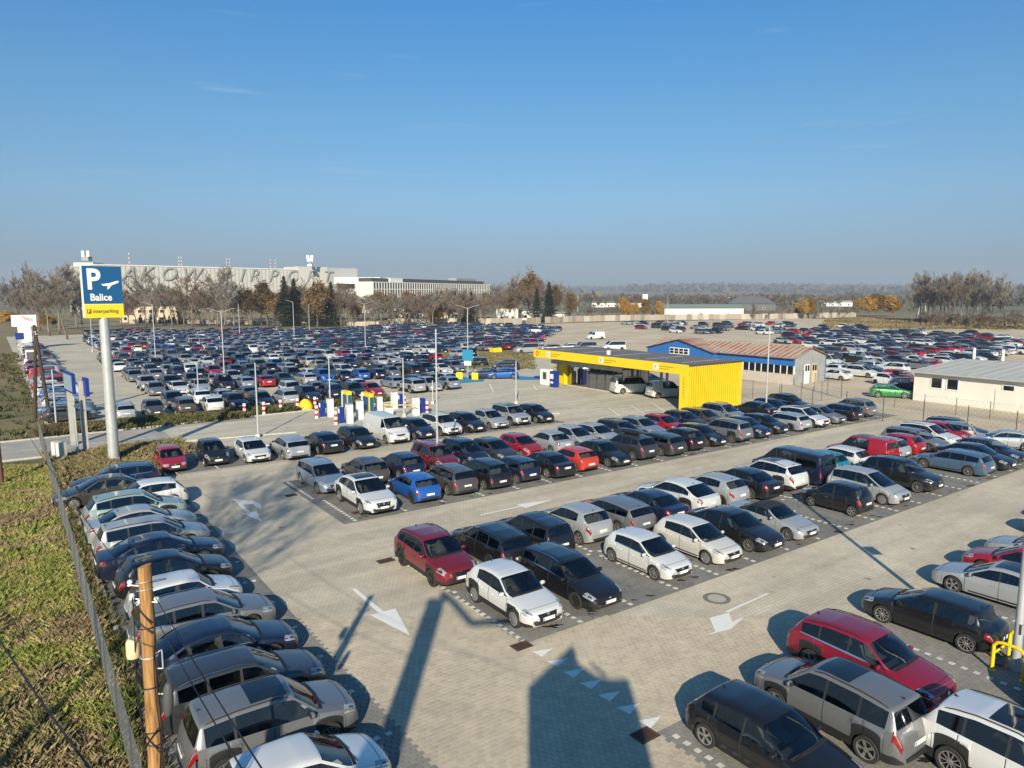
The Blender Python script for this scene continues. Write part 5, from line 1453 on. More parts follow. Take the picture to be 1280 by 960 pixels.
a, b_ = AB(*at(693, 484)); box_thing('vending_machine', a, b_, [('body', (0, 0, 1.0), (.7, 1.0, 2.0), 'deepblue'), ('window', (-.36, .1, 1.35), (.03, .6, .6), 'white'), ('screen', (-.36, .1, .6), (.03, .5, .25), 'white')], 'dark blue machine right of the white one by the canopy office', 'machine')
a, b_ = AB(*at(746, 487)); box_thing('pay_machine', a, b_, [('body', (0, 0, .8), (.6, 1.1, 1.6), 'deepblue'), ('panel', (-.31, 0, .35), (.03, .9, .25), 'white'), ('screen', (-.31, 0, 1.2), (.03, .6, .4), 'darkgrey')], 'blue pay machine before the glass front of the canopy office', 'machine')
a, b_ = AB(*at(855, 497)); box_thing('information_post', a, b_, [('post', (0, 0, 1.3), (.1, .1, 2.6), 'steel'), ('board', (0, 0, 2.9), (.1, .8, 1.0), 'deepblue'), ('face', (-.06, 0, 2.95), (.02, .6, .6), 'white'), ('lower_board', (0, 0, .9), (.3, .7, 1.2), 'deepblue')], 'small blue board on a post beside the right van under the canopy', 'sign')
# ---- blue shed with rusty roof
def corrugated(name, c1, c2, axis=1, freq=26, rust=None):
    m, n, l, p = new_mat(name); tc_ = n.new("ShaderNodeTexCoord")
    w = n.new("ShaderNodeTexWave"); w.bands_direction = 'Y' if axis else 'X'; w.inputs['Scale'].default_value = freq / 6.28; w.inputs['Distortion'].default_value = 0
    l.new(tc_.outputs['Object'], w.inputs['Vector'])
    t = n.new("ShaderNodeTexNoise"); t.inputs['Scale'].default_value = .9; t.inputs['Detail'].default_value = 6
    mp_ = n.new("ShaderNodeMapping"); mp_.inputs['Scale'].default_value = (.25, 1.5, 1) if axis else (1.5, .25, 1); l.new(tc_.outputs['Object'], mp_.inputs[0]); l.new(mp_.outputs[0], t.inputs['Vector'])
    r = n.new("ShaderNodeValToRGB"); e = r.color_ramp.elements; e[0].position = .38; e[0].color = (*c1, 1); e[1].position = .60; e[1].color = (*c2, 1)
    l.new(t.outputs['Fac'], r.inputs[0]); l.new(r.outputs[0], p.inputs['Base Color']); p.inputs['Roughness'].default_value = .7
    b = n.new("ShaderNodeBump"); b.inputs['Strength'].default_value = .6; b.inputs['Distance'].default_value = .04; l.new(w.outputs['Fac'], b.inputs['Height']); l.new(b.outputs[0], p.inputs['Normal'])
    return m
M['rust'] = corrugated('rusty_roof_sheet', (.34, .12, .06), (.40, .30, .24)); M['blue_sheet'] = corrugated('blue_sheet_wall', (.012, .13, .42), (.016, .15, .47)); M['grey_sheet'] = corrugated('grey_sheet_wall', (.25, .27, .27), (.32, .33, .33), 0)
M['pinkwall'] = mat('pale_pink_wall', (.48, .42, .37), .9, var=.12)
sh = empty('blue_shed', (*W(68.2, 34.6)[:2], 0), TH); tag(sh, 'long blue shed with a rusty striped roof and a grey gabled end', 'building')
SA, SB, SE, SR = 7.2, 25.0, 3.5, 4.6
part_box('lower_wall', (.1, SB / 2, .65), (.2, SB, 1.3), M['pinkwall'], sh); part_box('upper_wall', (.1, SB / 2, 3.0), (.22, SB + .02, 1.2), M['blue_sheet'], sh)
part_box('rear_wall', (SA, SB / 2, 1.7), (.2, SB, 3.4), M['blue_sheet'], sh)
wm = MB(); wm.box((0, 0, 0), (.06, .78, 1.0)); wme = wm.mesh('window', M['glass_far']); pm = MB(); pm.box((0, 0, 0), (.16, .12, 1.1)); pme = pm.mesh('window_post', M['white'])
for i in range(26): shared('window', wme, sh, (.06, .5 + i * .96, 1.86)); shared('window_post', pme, sh, (.08, .02 + i * .96, 1.86))
mb = MB(); mb.add([(0, 0, 0), (SA, 0, 0), (SA, 0, SE), (SA / 2, 0, SR), (0, 0, SE)], [(0, 1, 2, 3, 4)]); mb.add([(0, .15, 0), (SA, .15, 0), (SA, .15, SE), (SA / 2, .15, SR), (0, .15, SE)], [(4, 3, 2, 1, 0)]); mb.build('gable_wall', M['grey_sheet'], sh)
mb = MB(); mb.add([(0, SB, 0), (SA, SB, 0), (SA, SB, SE), (SA / 2, SB, SR), (0, SB, SE)], [(4, 3, 2, 1, 0)]); mb.build('gable_wall', M['blue_sheet'], sh)
part_box('door', (SA * .40, -.04, 1.25), (1.15, .06, 2.5), M['white'], sh); part_box('door', (SA * .63, -.04, 1.25), (1.15, .06, 2.5), mat('cream_door', (.55, .43, .28), .7), sh)
for q in (SA * .40, SA * .63):
    for k in (-.27, .27): part_box('door_pane', (q + k, -.08, 2.0), (.38, .03, .75), M['glass_far'], sh)
for sd in (0, 1):
    mb = MB()
    x0, x1 = (-.45, SA / 2) if sd == 0 else (SA + .45, SA / 2)
    z0 = SE - .45 * (SR - SE) / (SA / 2)
    q = [(x0, -.35, z0 + .08), (x1, -.35, SR + .08), (x1, SB + .3, SR + .08), (x0, SB + .3, z0 + .08)]; q2 = [(x, y, z - .07) for x, y, z in q]
    mb.add(q + q2, [(0, 1, 2, 3) if sd else (3, 2, 1, 0), (4, 5, 6, 7), (0, 4, 7, 3), (0, 1, 5, 4), (3, 2, 6, 7)]); mb.build('roof', M['rust'], sh)
rb_ = MB(); rb_.box((0, 0, 0), (math.hypot(SA / 2 + .45, 1.2), .09, .07), ry=-math.atan2(SR - SE, SA / 2)); rme = rb_.mesh('roof_rib', mat('pale_rib', (.42, .36, .30), .8))
for i in range(30): shared('roof_rib', rme, sh, (SA / 4 - .22, .2 + i * .85, (SE + SR) / 2 + .07))
# cross gable in blue at the far end
cg = MB(); g0, g1 = 12.0, 24.6; gz = 4.9
cg.add([(-.9, g0, 0), (-.9, g1, 0), (-.9, g1, 3.4), (-.9, (g0 + g1) / 2, gz), (-.9, g0, 3.4)], [(0, 4, 3, 2, 1)])
cg.add([(-.9, g0, 0), (-.9, g0, 3.4), (.2, g0, 3.4), (.2, g0, 0)], [(3, 2, 1, 0)]); cg.add([(-.9, g1, 0), (-.9, g1, 3.4), (.2, g1, 3.4), (.2, g1, 0)], [(0, 1, 2, 3)]); cg.build('cross_gable', M['blue_sheet'], sh)
cr_ = MB()
for sd in (0, 1):
    y0 = g0 - .3 if sd == 0 else g1 + .3; ym = (g0 + g1) / 2
    q = [(-1.2, y0, 3.36), (-1.2, ym, gz + .05), (SA / 2 + .3, ym, gz + .05), (SA / 2 + .3, y0, 3.36)]
    cr_.add(q, [(0, 3, 2, 1) if sd == 0 else (0, 1, 2, 3)]); cr_.add([(x, y, z - .08) for x, y, z in q], [(0, 1, 2, 3) if sd == 0 else (0, 3, 2, 1)])
cr_.build('cross_roof', M['rust'], sh)
part_box('window_frame', (-.93, 18.2, 3.2), (.06, 3.7, .95), M['white'], sh)
for i in range(4):
    for k in (-.2, .2): part_box('pane', (-.97, 16.9 + i * .9, 3.2 + k), (.03, .7, .32), M['glass_far'], sh)
# ---- low cream building
M['cream'] = mat('cream_render', (.70, .67, .60), .9, var=.07, scale=.6); M['greyroof'] = corrugated('grey_roof_sheet', (.42, .42, .40), (.48, .475, .45))
cb = empty('cream_building', (*W(67.3, 19.4)[:2], 0), TH - R(2)); tag(cb, 'low cream building with a shallow grey roof and white framed windows at right', 'building')
BL, BW, BZ = 34.0, 11.0, 3.2
part_box('wall', (BW / 2, -BL / 2, BZ / 2), (BW, BL, BZ), M['cream'], cb)
mb = MB(); q = [(-.5, .4, BZ + .05), (-.5, -BL - .4, BZ + .05), (BW + .3, -BL - .4, BZ + .8), (BW + .3, .4, BZ + .8)]
mb.add(q + [(x, y, z - .16) for x, y, z in q], [(3, 2, 1, 0)[::-1], (4, 5, 6, 7)[::-1], (0, 4, 5, 1), (1, 5, 6, 2), (2, 6, 7, 3), (3, 7, 4, 0)]); mb.build('roof', M['greyroof'], cb)
mb = MB(); mb.add([(BW * .25, -19, BZ + .45), (BW * .9, -24, BZ + 1.02), (BW * .25, -27, BZ + .45)], [(0, 2, 1)]); mb.build('red_roof_patch', mat('red_roof_patch', (.30, .10, .06), .8), cb)
mb = MB(); mb.box((0, 0, 0), (math.hypot(BW + .8, .95), .05, .05), ry=-math.atan2(  .75, BW + .8)); rs_ = mb.mesh('roof_seam', M['steel'])
for i in range(30): shared('roof_seam', rs_, cb, (BW / 2 - .1, .1 - i * 1.15, BZ + .47))
part_box('gutter', (-.55, -BL / 2, BZ - .05), (.12, BL, .1), M['steel'], cb); part_box('downpipe', (-.1, -11.3, 1.5), (.12, .12, 3.0), M['greypaint'], cb)
for i, (yy, w_, h_, zz) in enumerate([(-2.4, 1.0, 1.0, 2.15), (-4.0, 1.0, 1.0, 2.15), (-9.2, .9, .45, 2.35), (-13.0, 1.0, 1.3, 2.0), (-18.4, .9, 1.1, 1.95), (-23, 1.0, 1.1, 2.0), (-28, 1.0, 1.1, 2.0)]):
    f = MB(); f.box((-.02, yy, zz), (.06, w_ + .3, h_ + .3)); fo = f.build('window', M['white'], cb); part_box('pane', (-.06, yy, zz), (.03, w_, h_), M['glass_far'], fo)
part_box('door', (-.03, -9.0, 1.05), (.06, 1.9, 2.1), M['cream'], cb)
for i in range(4): x, y = at(1165 + i * 17, 452 + 0.3 * i, 4.4); part_box('roof_post', (BW + .1, -1.0 - i * 3.0, BZ + 1.5), (.2, .2, 1.3), M['white'], cb)
# ---- entry barriers
def th(name, u, v, parts, label, cat, grp=None, rz=0.0):
    a, b = AB(*at(u, v)); return box_thing(name, a, b, parts, label, cat, grp, rz)
def totem(u, v, label, w=1.7):
    th('ticket_totem', u, v, [('frame', (0, 0, 1.12), (.45, w * .82, 2.25), 'yellow'), ('side_panel', (-.24, w * .31, 1.1), (.05, w * .22, 2.1), 'white'), ('panel', (-.25, -.10, 1.25), (.04, w * .52, 1.3), 'signblue'), ('panel', (0, -w * .41 - .03, 1.25), (.36, .04, 1.3), 'signblue')], label, 'sign', 'blue and yellow totems at the barriers')
totem(434, 517, 'yellow totem with a blue panel, left one of two at the entry barriers')
totem(460, 520, 'yellow totem with a blue panel, right one of two at the entry barriers', 2.2)
for i, (u, v) in enumerate([(403, 522), (427, 530), (501, 511), (528, 517)]):
    th('ticket_machine', u, v, [('body', (0, 0, .75), (.45, .5, 1.5), 'deepblue'), ('reader', (-.24, 0, 1.2), (.04, .3, .4), 'white'), ('foot', (0, 0, .05), (.55, .6, .1), 'greypaint')], 'blue ticket machine, %s of four from the left at the barriers' % ordn(i), 'machine', 'blue ticket machines at the barriers')
for i, (u, v) in enumerate([(413, 521), (437, 529), (493, 511), (520, 519), (474, 518), (487, 520), (450, 524)]):
    th('barrier_cabinet', u, v, [('body', (0, 0, .85 if i != 5 else .4), (.5, .6, 1.7 if i != 5 else .8), 'white'), ('lid', (0, 0, 1.74 if i != 5 else .84), (.54, .64, .06), 'greypaint')], 'white barrier cabinet at the entry, %s' % ['right of the first blue ticket machine', 'right of the second blue ticket machine', 'left of the third blue ticket machine', 'left of the fourth blue ticket machine', 'just right of the second yellow totem', 'lowest and rightmost beside the totems', 'squeezed between the two yellow totems'][i], 'cabinet', 'white cabinets at the entry barriers')
def bollard(u, v, label, h=1.1, r=.12):
    x, y = at(u, v); o = empty('striped_bollard', (x, y, .02)); tag(o, label, 'bollard', 'red and white striped bollards')
    n = 5
    for i in range(n):
        mb = MB(); mb.tube((0, 0, i * h / n), (0, 0, (i + 1) * h / n), r, n=10); mb.build('band', M['redp' if i % 2 else 'white'], o, 40)
for u, v, l_ in [(330, 518, 'striped bollard nearest the left end of the lot edge'), (351, 515, 'striped bollard second from left along the lot edge'), (372, 513, 'striped bollard just left of the yellow bump'), (394, 511, 'striped bollard just right of the yellow bump'), (396, 523, 'striped bollard left of the first blue ticket machine'), (420, 531, 'striped bollard left of the second blue ticket machine'), (506, 510, 'striped bollard right of the third blue ticket machine'), (534, 517, 'striped bollard right of the fourth blue ticket machine'), (306, 520, 'striped bollard beside the dark red car at the lot edge')]:
    bollard(u, v, l_, 1.2, .16)
mb = MB(); mb.lathe([(1.0, 0), (.9, .35), (.6, .7), (.3, .85), (.001, .9)], 12); yb = mb.build('yellow_block', M['yellow'], None, 40); yb.location = (*at(382, 512), .02); yb.scale = (.8, .8, 1.2); tag(yb, 'rounded yellow block between striped bollards at the lot edge', 'block')
ba = empty('entry_barrier', (*at(479, 517), .02), R(-30)); tag(ba, 'slim yellow barrier pole on a low housing right of the second totem', 'barrier')
part_box('housing', (0, 0, .45), (.4, .35, .9), M['white'], ba); mb = MB(); mb.tube((0, -.22, .85), (4.2, -.22, 1.2), .05, n=6); mb.build('arm', M['yellow'], ba)
x, y = at(585, 474); bs_ = empty('blue_parking_sign', (x, y, 0), R(-15)); tag(bs_, 'square blue sign on a pole with yellow rails by the blue bay', 'sign')
mb = MB(); mb.tube((0, 0, 0), (0, 0, 3.6), .05); mb.build('post', M['steel'], bs_); part_box('board', (0, -.08, 3.3), (1.5, .05, 1.5), mat('cyan_blue', (.01, .20, .35), .5), bs_); part_box('lower_board', (0, -.08, 2.2), (1.0, .05, .6), M['white'], bs_)
for k in (-1.1, 1.1): part_box('rail', (k, -.3, .5), (.9, .12, .9), M['yellow'], bs_)
for i, (u, v) in enumerate([(1193 - 0, 441), (622, 440), (617, 440), (560, 441), (586, 441)][1:]):
    th('concrete_block', u, v, [('block', (0, 0, .4), (1.0, 1.6, .8), ['yellow', 'yellow', 'redp', 'yellow'][i])], ['yellow block, right one at the grass edge behind the lot', 'yellow block, left one at the grass edge behind the lot', 'red block at the grass edge behind the lot', 'yellow block beside the red block behind the lot'][i], 'block', 'painted blocks at the grass edge')
# ================================================================== FAR BUILDINGS
M['metalfac'] = corrugated('terminal_cladding', (.47, .46, .43), (.53, .52, .48), 0, 3.0)
p0 = Vector((-231.0, 400.0)); p1 = Vector((-123.0, 507.0))
ang = math.atan2(p1.y - p0.y, p1.x - p0.x); TL = (p1 - p0).length
tm = empty('airport_terminal', (p0.x, p0.y, 0), ang); tag(tm, 'long pale airport terminal with large slanted grey letters behind the trees', 'building')
def quad_box(name, x0, x1, y0, y1, z0, z1, m, parent, dz=0.0):
    mb = MB(); mb.add([(x0, y0, z0), (x1, y0, z0), (x1, y1, z0), (x0, y1, z0), (x0, y0, z1), (x1, y0, z1 + dz), (x1, y1, z1 + dz), (x0, y1, z1)], [(3, 2, 1, 0), (4, 5, 6, 7), (0, 1, 5, 4), (1, 2, 6, 5), (2, 3, 7, 6), (3, 0, 4, 7)]); return mb.build(name, m, parent)
quad_box('wall', 0, TL, 0, 60, 0, 27.0, M['metalfac'], tm)
quad_box('roof_edge', -.3, TL + .3, -.3, 60.3, 27.0, 27.5, M['white'], tm)
seam_ = MB(); seam_.box((0, 0, 13.5), (.35, .12, 26.8)); sm_ = seam_.mesh('cladding_seam', mat('seam_grey', (.30, .30, .28), .7))
for i in range(1, 60): shared('cladding_seam', sm_, tm, (TL * i / 60, -.05, 0))
quad_box('tower_block', TL - 30, TL - 8, -1.0, 20, 0, 29.3, M['metalfac'], tm)
quad_box('tower_block', TL - 9, TL + 16, -.6, 30, 0, 29.0, mat('terminal_grey', (.37, .37, .37), .8), tm)
def wall_x(u):     # distance along the terminal front at picture bearing u
    k = (u - 640) / F
    return (k * (p0.y * math.cos(PITCH)) - p0.x) / (math.cos(ang) - k * math.sin(ang) * math.cos(PITCH))
for ch, u in [('K', 118), ('R', 140), ('A', 161), ('K', 182), ('O', 210), ('W', 238), ('A', 282), ('I', 301), ('R', 317), ('P', 340), ('O', 365), ('R', 387), ('T', 407)]:
    xx = wall_x(u); D = p0.y + xx * math.sin(ang)
    me = text_mesh('letter', ch, 11.5, M['letter'], .04, .34, .03, 'CENTER')
    o = put_text(me, tm, (xx, -.8 if u < 370 else -1.6, 19.0), 'letter')
# masts, red and white
def mast(u, top, D, label):
    x = (u - 640) / F * D; z1 = CH + (366 - top) * D / F
    o = empty('roof_mast', (x, D, 27.3)); tag(o, label, 'mast', 'masts on the terminal roof')
    n = 6; h = z1 - 27.3
    for i in range(n): mb = MB(); mb.tube((0, 0, h * i / n), (0, 0, h * (i + 1) / n), .16, n=6); mb.build('band', M['white' if i % 2 else 'redp'], o)
for i, (u, t_) in enumerate([(168, 317), (229, 322), (232, 322), (288, 324), (292, 324), (342, 325), (348, 325)]): mast(u, t_, wall_x(u) * math.sin(ang) + p0.y + 6, 'thin red and white mast on the terminal roof, %s from left' % ordn(i))
rd = empty('roof_radar', (-118, 470, 29.3)); tag(rd, 'white radar antenna on the right end of the terminal roof', 'radar')
part_box('base', (0, 0, .6), (3, 3, 1.2), M['white'], rd); part_box('frame', (0, 0, 2.4), (1.4, 1.4, 2.6), M['greypaint'], rd)
for s in (-1, 1): part_box('dish', (s * 1.2, 0, 5.2), (1.9, .6, 4.2), M['white'], rd, ry=s * .12)
rd.location = ((391 - 640) / F * 482, 482, 29.3)
tw = empty('control_tower', ((116 - 640) / F * 520, 520, 0)); tag(tw, 'pale rooftop structure with white antennas peeking above the parking sign', 'tower')
part_box('shaft', (0, 0, 15), (11, 12, 30), M['cream'], tw); part_box('gallery', (1, 0, 31.5), (14, 13, 3), M['cream'], tw); part_box('antenna_frame', (0, 0, 36), (5, 5, 3), M['greypaint'], tw)
for k in (-2.4, 1.2): part_box('antenna', (k, 0, 39.5), (2.2, 1, 4.4), M['white'], tw)
# connecting block and office building
cn = empty('connecting_building', ((447 - 640) / F * 500, 500, 0), R(0)); tag(cn, 'low connecting block with dark glass between terminal and white offices', 'building')
part_box('wall', (0, 10, 9), (30, 18, 18), M['greypaint'], cn); part_box('roof_band', (1, 9.5, 20.2), (32, 20, 4.4), M['white'], cn); part_box('glass_band', (0, .9, 16.3), (26, .3, 3.2), M['glass_far'], cn)
O0 = Vector(((468 - 640) / F * 425, 425.0)); O1 = Vector(((614 - 640) / F * 575, 575.0)); oang = math.atan2(O1.y - O0.y, O1.x - O0.x); OL = (O1 - O0).length
ob = empty('office_building', (O0.x, O0.y, 0), oang); tag(ob, 'white office building with a fine grid of tall windows and a dark roof storey', 'building')
M['officewall'] = mat('office_white', (.62, .60, .55), .8)
quad_box('wall', 0, OL, .3, 13, 0, 18.3, M['officewall'], ob); quad_box('roof_storey', 3, OL - 8, 3, 12.5, 18.3, 20.6, M['darkgrey'], ob); quad_box('plant_room', OL * .70, OL * .9, 5, 12, 20.6, 22.5, M['greypaint'], ob)
quad_box('plant_room', OL * .13, OL * .22, 2, 12, 18.3, 20.9, M['white'], ob)
wm = MB(); wm.box((0, 0, 0), (1.55, .3, 3.3)); wme = wm.mesh('window', mat('office_glass', (.06, .065, .065), .2, spec=.7))
fn = MB(); fn.box((0, 0, 9.2), (.55, .5, 18.2)); fme2 = fn.mesh('fin', M['officewall'])
nW = 56
for i in range(nW):
    shared('fin', fme2, ob, ((i + .5) * OL / nW - OL / nW / 2 + .3, .1, 0))
    for k in range(4): shared('window', wme, ob, ((i + .5) * OL / nW + .25, .2, 16.0 - 4.3 * k))
for k in range(5): part_box('floor_band', (OL / 2, .18, 18.0 - 4.3 * k), (OL, .42, .6), M['officewall'], ob)
# house with brown roof
def house(u, v, w, d, h, rh, wall, roof, label, rz=0.0, nwin=3, hip=False, chim=True):
    x, y = at(u, v); o = empty('house', (x, y, 0), rz); tag(o, label, 'house')
    part_box('wall', (0, d / 2, h / 2), (w, d, h), wall, o)
    mb = MB(); e = .6; i_ = w * .22 if hip else 0
    A = [(-w / 2 - e, -e, h), (w / 2 + e, -e, h), (w / 2 + e, d + e, h), (-w / 2 - e, d + e, h), (-w / 2 + i_ - (0 if hip else e), d / 2, h + rh), (w / 2 - i_ + (0 if hip else e), d / 2, h + rh)]
    mb.add(A, [(0, 1, 5, 4), (2, 3, 4, 5), (1, 2, 5), (3, 0, 4), (3, 2, 1, 0)]); ro = mb.build('roof', roof, o)
    if chim: part_box('chimney', (w * .2, d * .55, h + rh), (.9, .9, 1.8), M['conc'], ro)
    nf = max(1, int(h // 2.9))
    for f in range(nf):
        for i in range(nwin):
            xx = -w / 2 + (i + .5) * w / nwin; fr = part_box('window', (xx, -.04, 1.5 + 2.9 * f), (1.5, .1, 1.5), M['white'], o)
            part_box('pane', (xx, -.1, 1.5 + 2.9 * f), (1.2, .05, 1.2), M['glass_far'], fr)
    return o
M['brownroof'] = mat('brown_roof', (.105, .075, .062), .85, var=.15); M['peach'] = mat('peach_wall', (.55, .43, .31), .9, var=.08); M['greenroof'] = mat('green_roof', (.17, .22, .20), .8); M['barn'] = mat('barn_grey', (.11, .115, .12), .8); M['redroof'] = mat('red_roof', (.28, .09, .06), .85)
house(196, 403, 16, 10, 6.6, 6.0, M['peach'], M['brownroof'], 'peach house with a big brown roof behind the far left lot', R(14), 4)
house(164, 403, 8, 8, 3.2, 7.5, M['peach'], M['brownroof'], 'brown roofed annex right behind the edge of the parking sign', R(14), 2, chim=False)
house(634, 402, 9, 8, 5.6, .5, M['cream'], M['conc'], 'small cream block house left of the tall bare birches', R(8), 2)
house(674, 400, 16, 9, 4.2, .6, M['cream'], M['conc'], 'cream flat house with two roof stacks above the grey wall', R(12), 4)
house(700, 401, 9, 7, 3.2, .5, M['cream'], M['conc'], 'lower cream shed joined right of the flat cream house', R(12), 2, chim=False)
house(880, 399, 36, 12, 5.0, 1.6, M['cream'], M['greenroof'], 'long pale building with a green roof and a row of windows', R(4), 10, chim=False)
house(840, 398, 10, 8, 3.6, 2.2, M['cream'], M['greenroof'], 'small pale gabled house left of the long green roofed building', R(4), 1, chim=False)
house(940, 388, 30, 18, 4.5, 4.6, M['barn'], M['barn'], 'dark grey barn roof right of the long green roofed building', R(-10), 2, True, False)
house(773, 384, 44, 12, 3.6, 1.2, M['cream'], M['greenroof'], 'long pale hall seen through the yellow birches', R(3), 8, chim=False)
house(510, 398, 14, 8, 3.4, 1.2, M['peach'], M['conc'], 'low peach outbuilding behind the wall under the white offices', R(5), 3, chim=False)
house(562, 399, 12, 8, 3.4, 1.0, M['peach'], M['redroof'], 'low red roofed outbuilding right of the yellow tree', R(5), 2, chim=False)
house(1228, 381, 44, 14, 3.0, 1.4, M['greypaint'], M['white'], 'long low white roofed hall at the far right behind the lone tree', R(-6), 5, chim=False)
house(1046, 383, 26, 12, 3.6, 1.4, M['white'], M['conc'], 'distant white shed left of the yellow crowned trees', R(-6), 4, chim=False)
rh_ = random.Random(8)
for i in range(16):
    u = [735, 752, 790, 812, 818, 828, 850, 862, 905, 962, 985, 1012, 1075, 8, 18, 40][i]; v = [371.5, 370.5, 371, 370.6, 371.4, 370.2, 370.8, 370.4, 375, 377, 374, 379, 373, 376, 379, 377][i]
    house(u, v, rh_.uniform(10, 18), 10, rh_.uniform(4, 6), rh_.uniform(2, 4), M['white' if i % 3 else 'cream'], M['redroof' if i % 2 else 'brownroof'], 'tiny distant pale house near the horizon, %s of its scatter from the left' % ordn(sorted([735, 752, 790, 812, 818, 828, 850, 862, 905, 962, 985, 1012, 1075, 8, 18, 40]).index(u)), rh_.uniform(-.5, .5), 3, False, False)
x, y = at(806, 388); bbd = empty('billboard', (x, y, 0)); tag(bbd, 'small white square sign on a mast in the distance', 'sign'); part_box('mast', (0, 0, 4), (.6, .6, 8), M['greypaint'], bbd); part_box('panel', (0, 0, 9), (3.4, .5, 3.4), M['white'], bbd)
M['fencec'] = mat('weathered_concrete', (.36, .31, .255), .95)
def _panel_var():
    n, l = M['fencec'].node_tree.nodes, M['fencec'].node_tree.links
    oi = n.new("ShaderNodeObjectInfo"); r = n.new("ShaderNodeValToRGB"); e = r.color_ramp.elements
    e[0].color = (.24, .19, .15, 1); e[1].color = (.46, .42, .36, 1); x = e.new(.5); x.color = (.36, .30, .24, 1)
    l.new(oi.outputs['Random'], r.inputs[0]); l.new(r.outputs[0], n["Principled BSDF"].inputs['Base Color'])
_panel_var()
# concrete panel wall behind the lots
def panel_wall(pts, label, h=2.4):
    o = empty('concrete_wall', (pts[0][0], pts[0][1], 0)); tag(o, label, 'wall')
    mb = MB(); mb.box((0, 0, h / 2), (2.42, .12, h)); pm_ = mb.mesh('panel', M['fencec']); mb = MB(); mb.box((0, 0, h / 2 + .1), (.16, .2, h + .2)); pp = mb.mesh('post', M['conc'])
    cnt = 0
    for p, q in zip(pts, pts[1:]):
        p, q = Vector(p), Vector(q); L_ = (q - p).length; k = int(L_ / 2.5); a = math.atan2((q - p).y, (q - p).x)
        for i in range(k):
            if cnt > 280: break
            c = p.lerp(q, (i + .5) / k) - Vector(pts[0]); s = p.lerp(q, i / k) - Vector(pts[0]); cnt += 1
            if rh_.random() < .03: continue
            x_ = shared('panel', pm_, o, (c.x, c.y, rh_.uniform(-.15, .1)), a + rh_.uniform(-.02, .02)); x_.rotation_euler[0] = rh_.uniform(-.03, .03)
            shared('post', pp, o, (s.x, s.y, 0), a)
panel_wall([at(476, 407), at(560, 406), at(640, 406), at(730, 402), at(830, 400), at(960, 399)], 'long weathered concrete panel wall behind the far lots and gravel')
panel_wall([at(962, 399), at(1020, 397.5), at(1070, 396.5)], 'weathered concrete panel wall left of the yellow crowned trees')
panel_wall([at(160, 404.5), at(240, 404.5), at(330, 406), at(400, 408), at(474, 407)], 'low pale wall along the foot of the wood behind the left lot', 1.5)
# ---- the viewer's own building: outside the frame, its shadow falls on the near paving
te = math.tan(SUN_EL); ta = math.tan(SUN_AZ)
def shade_pt(u, v, y0=-1.0):
    xs, ys = at(u, v); return (xs - (ys - y0) * ta, (ys - y0) * te)
sil = [shade_pt(660, 960), shade_pt(660, 858), shade_pt(716, 805), shade_pt(723, 829), shade_pt(742, 842), shade_pt(757, 848), shade_pt(785, 848), shade_pt(812, 960)]
sil = [(sil[0][0] + .0, 0.0)] + sil + [(sil[-1][0] + .1, 0.0)]
vt = empty('viewpoint_tower', (0, -1.0, 0)); tag(vt, 'narrow gabled tower under the viewer whose shadow falls on the near paving', 'tower')
mb = MB(); n = len(sil); vs = [(x, 0, z) for x, z in sil] + [(x, -2.5, z) for x, z in sil]
mb.add(vs, [tuple(range(n)), tuple(range(n, 2 * n))[::-1]] + [(i, i + n, (i + 1) % n + n, (i + 1) % n) for i in range(n)]); mb.build('wall', M['cream'], vt)
r0, r1 = shade_pt(738, 828), shade_pt(757, 845); mb = MB(); mb.tube((r0[0], 0, r0[1]), (r1[0], 0, r1[1]), .05); mb.build('rail', M['darkgrey'], vt)
ch_ = empty('viewpoint_chimney', (0, -1.0, 0)); tag(ch_, 'tall square flue with a bent pipe behind the viewer, seen only by its shadow', 'chimney')
c0 = shade_pt(486, 885); c1 = shade_pt(548, 748); w_ = .66
mb = MB(); mb.box((c1[0] - .05, -.4, c1[1] / 2), (w_, .8, c1[1])); mb.build('flue', M['conc'], ch_)
pts = [shade_pt(552, 741), shade_pt(566, 752), shade_pt(590, 779), shade_pt(640, 776)]; mb = MB(); mb.path([(x, 0, z) for x, z in pts], .13, 8); mb.build('pipe', M['steel'], ch_)
# ================================================================== VEGETATION
def attr_mat(name, rough=.9, trans=.0):
    m, n, l, p = new_mat(name); a = n.new("ShaderNodeAttribute"); a.attribute_name = 'tint'
    l.new(a.outputs['Color'], p.inputs['Base Color']); p.inputs['Roughness'].default_value = rough; p.inputs['Specular IOR Level'].default_value = .2
    return m
M['leafy'] = attr_mat('leaf_blades'); M['bark'] = mat('bark', (.095, .075, .060), .95, var=.3, scale=2); M['palebark'] = mat('pale_bark', (.26, .23, .19), .95, var=.3, scale=2)
def mesh_np(name, V, Fc, tint, m):
    """V (n,3), Fc (k,3) triangles, tint (k,3)"""
    me = bpy.data.meshes.new(name); nv, nf = len(V), len(Fc)
    me.vertices.add(nv); me.vertices.foreach_set('co', np.asarray(V, dtype=np.float32).ravel())
    me.loops.add(nf * 3); me.loops.foreach_set('vertex_index', np.asarray(Fc, dtype=np.int32).ravel())
    me.polygons.add(nf); me.polygons.foreach_set('loop_start', np.arange(0, nf * 3, 3, dtype=np.int32)); me.polygons.foreach_set('loop_total', np.full(nf, 3, dtype=np.int32))
    me.update(calc_edges=True); me.validate()
    me.materials.append(m)
    if tint is not None:
        a = me.attributes.new('tint', 'FLOAT_COLOR', 'FACE'); t = np.ones((nf, 4), dtype=np.float32); t[:, :3] = tint; a.data.foreach_set('color', t.ravel())
    return me
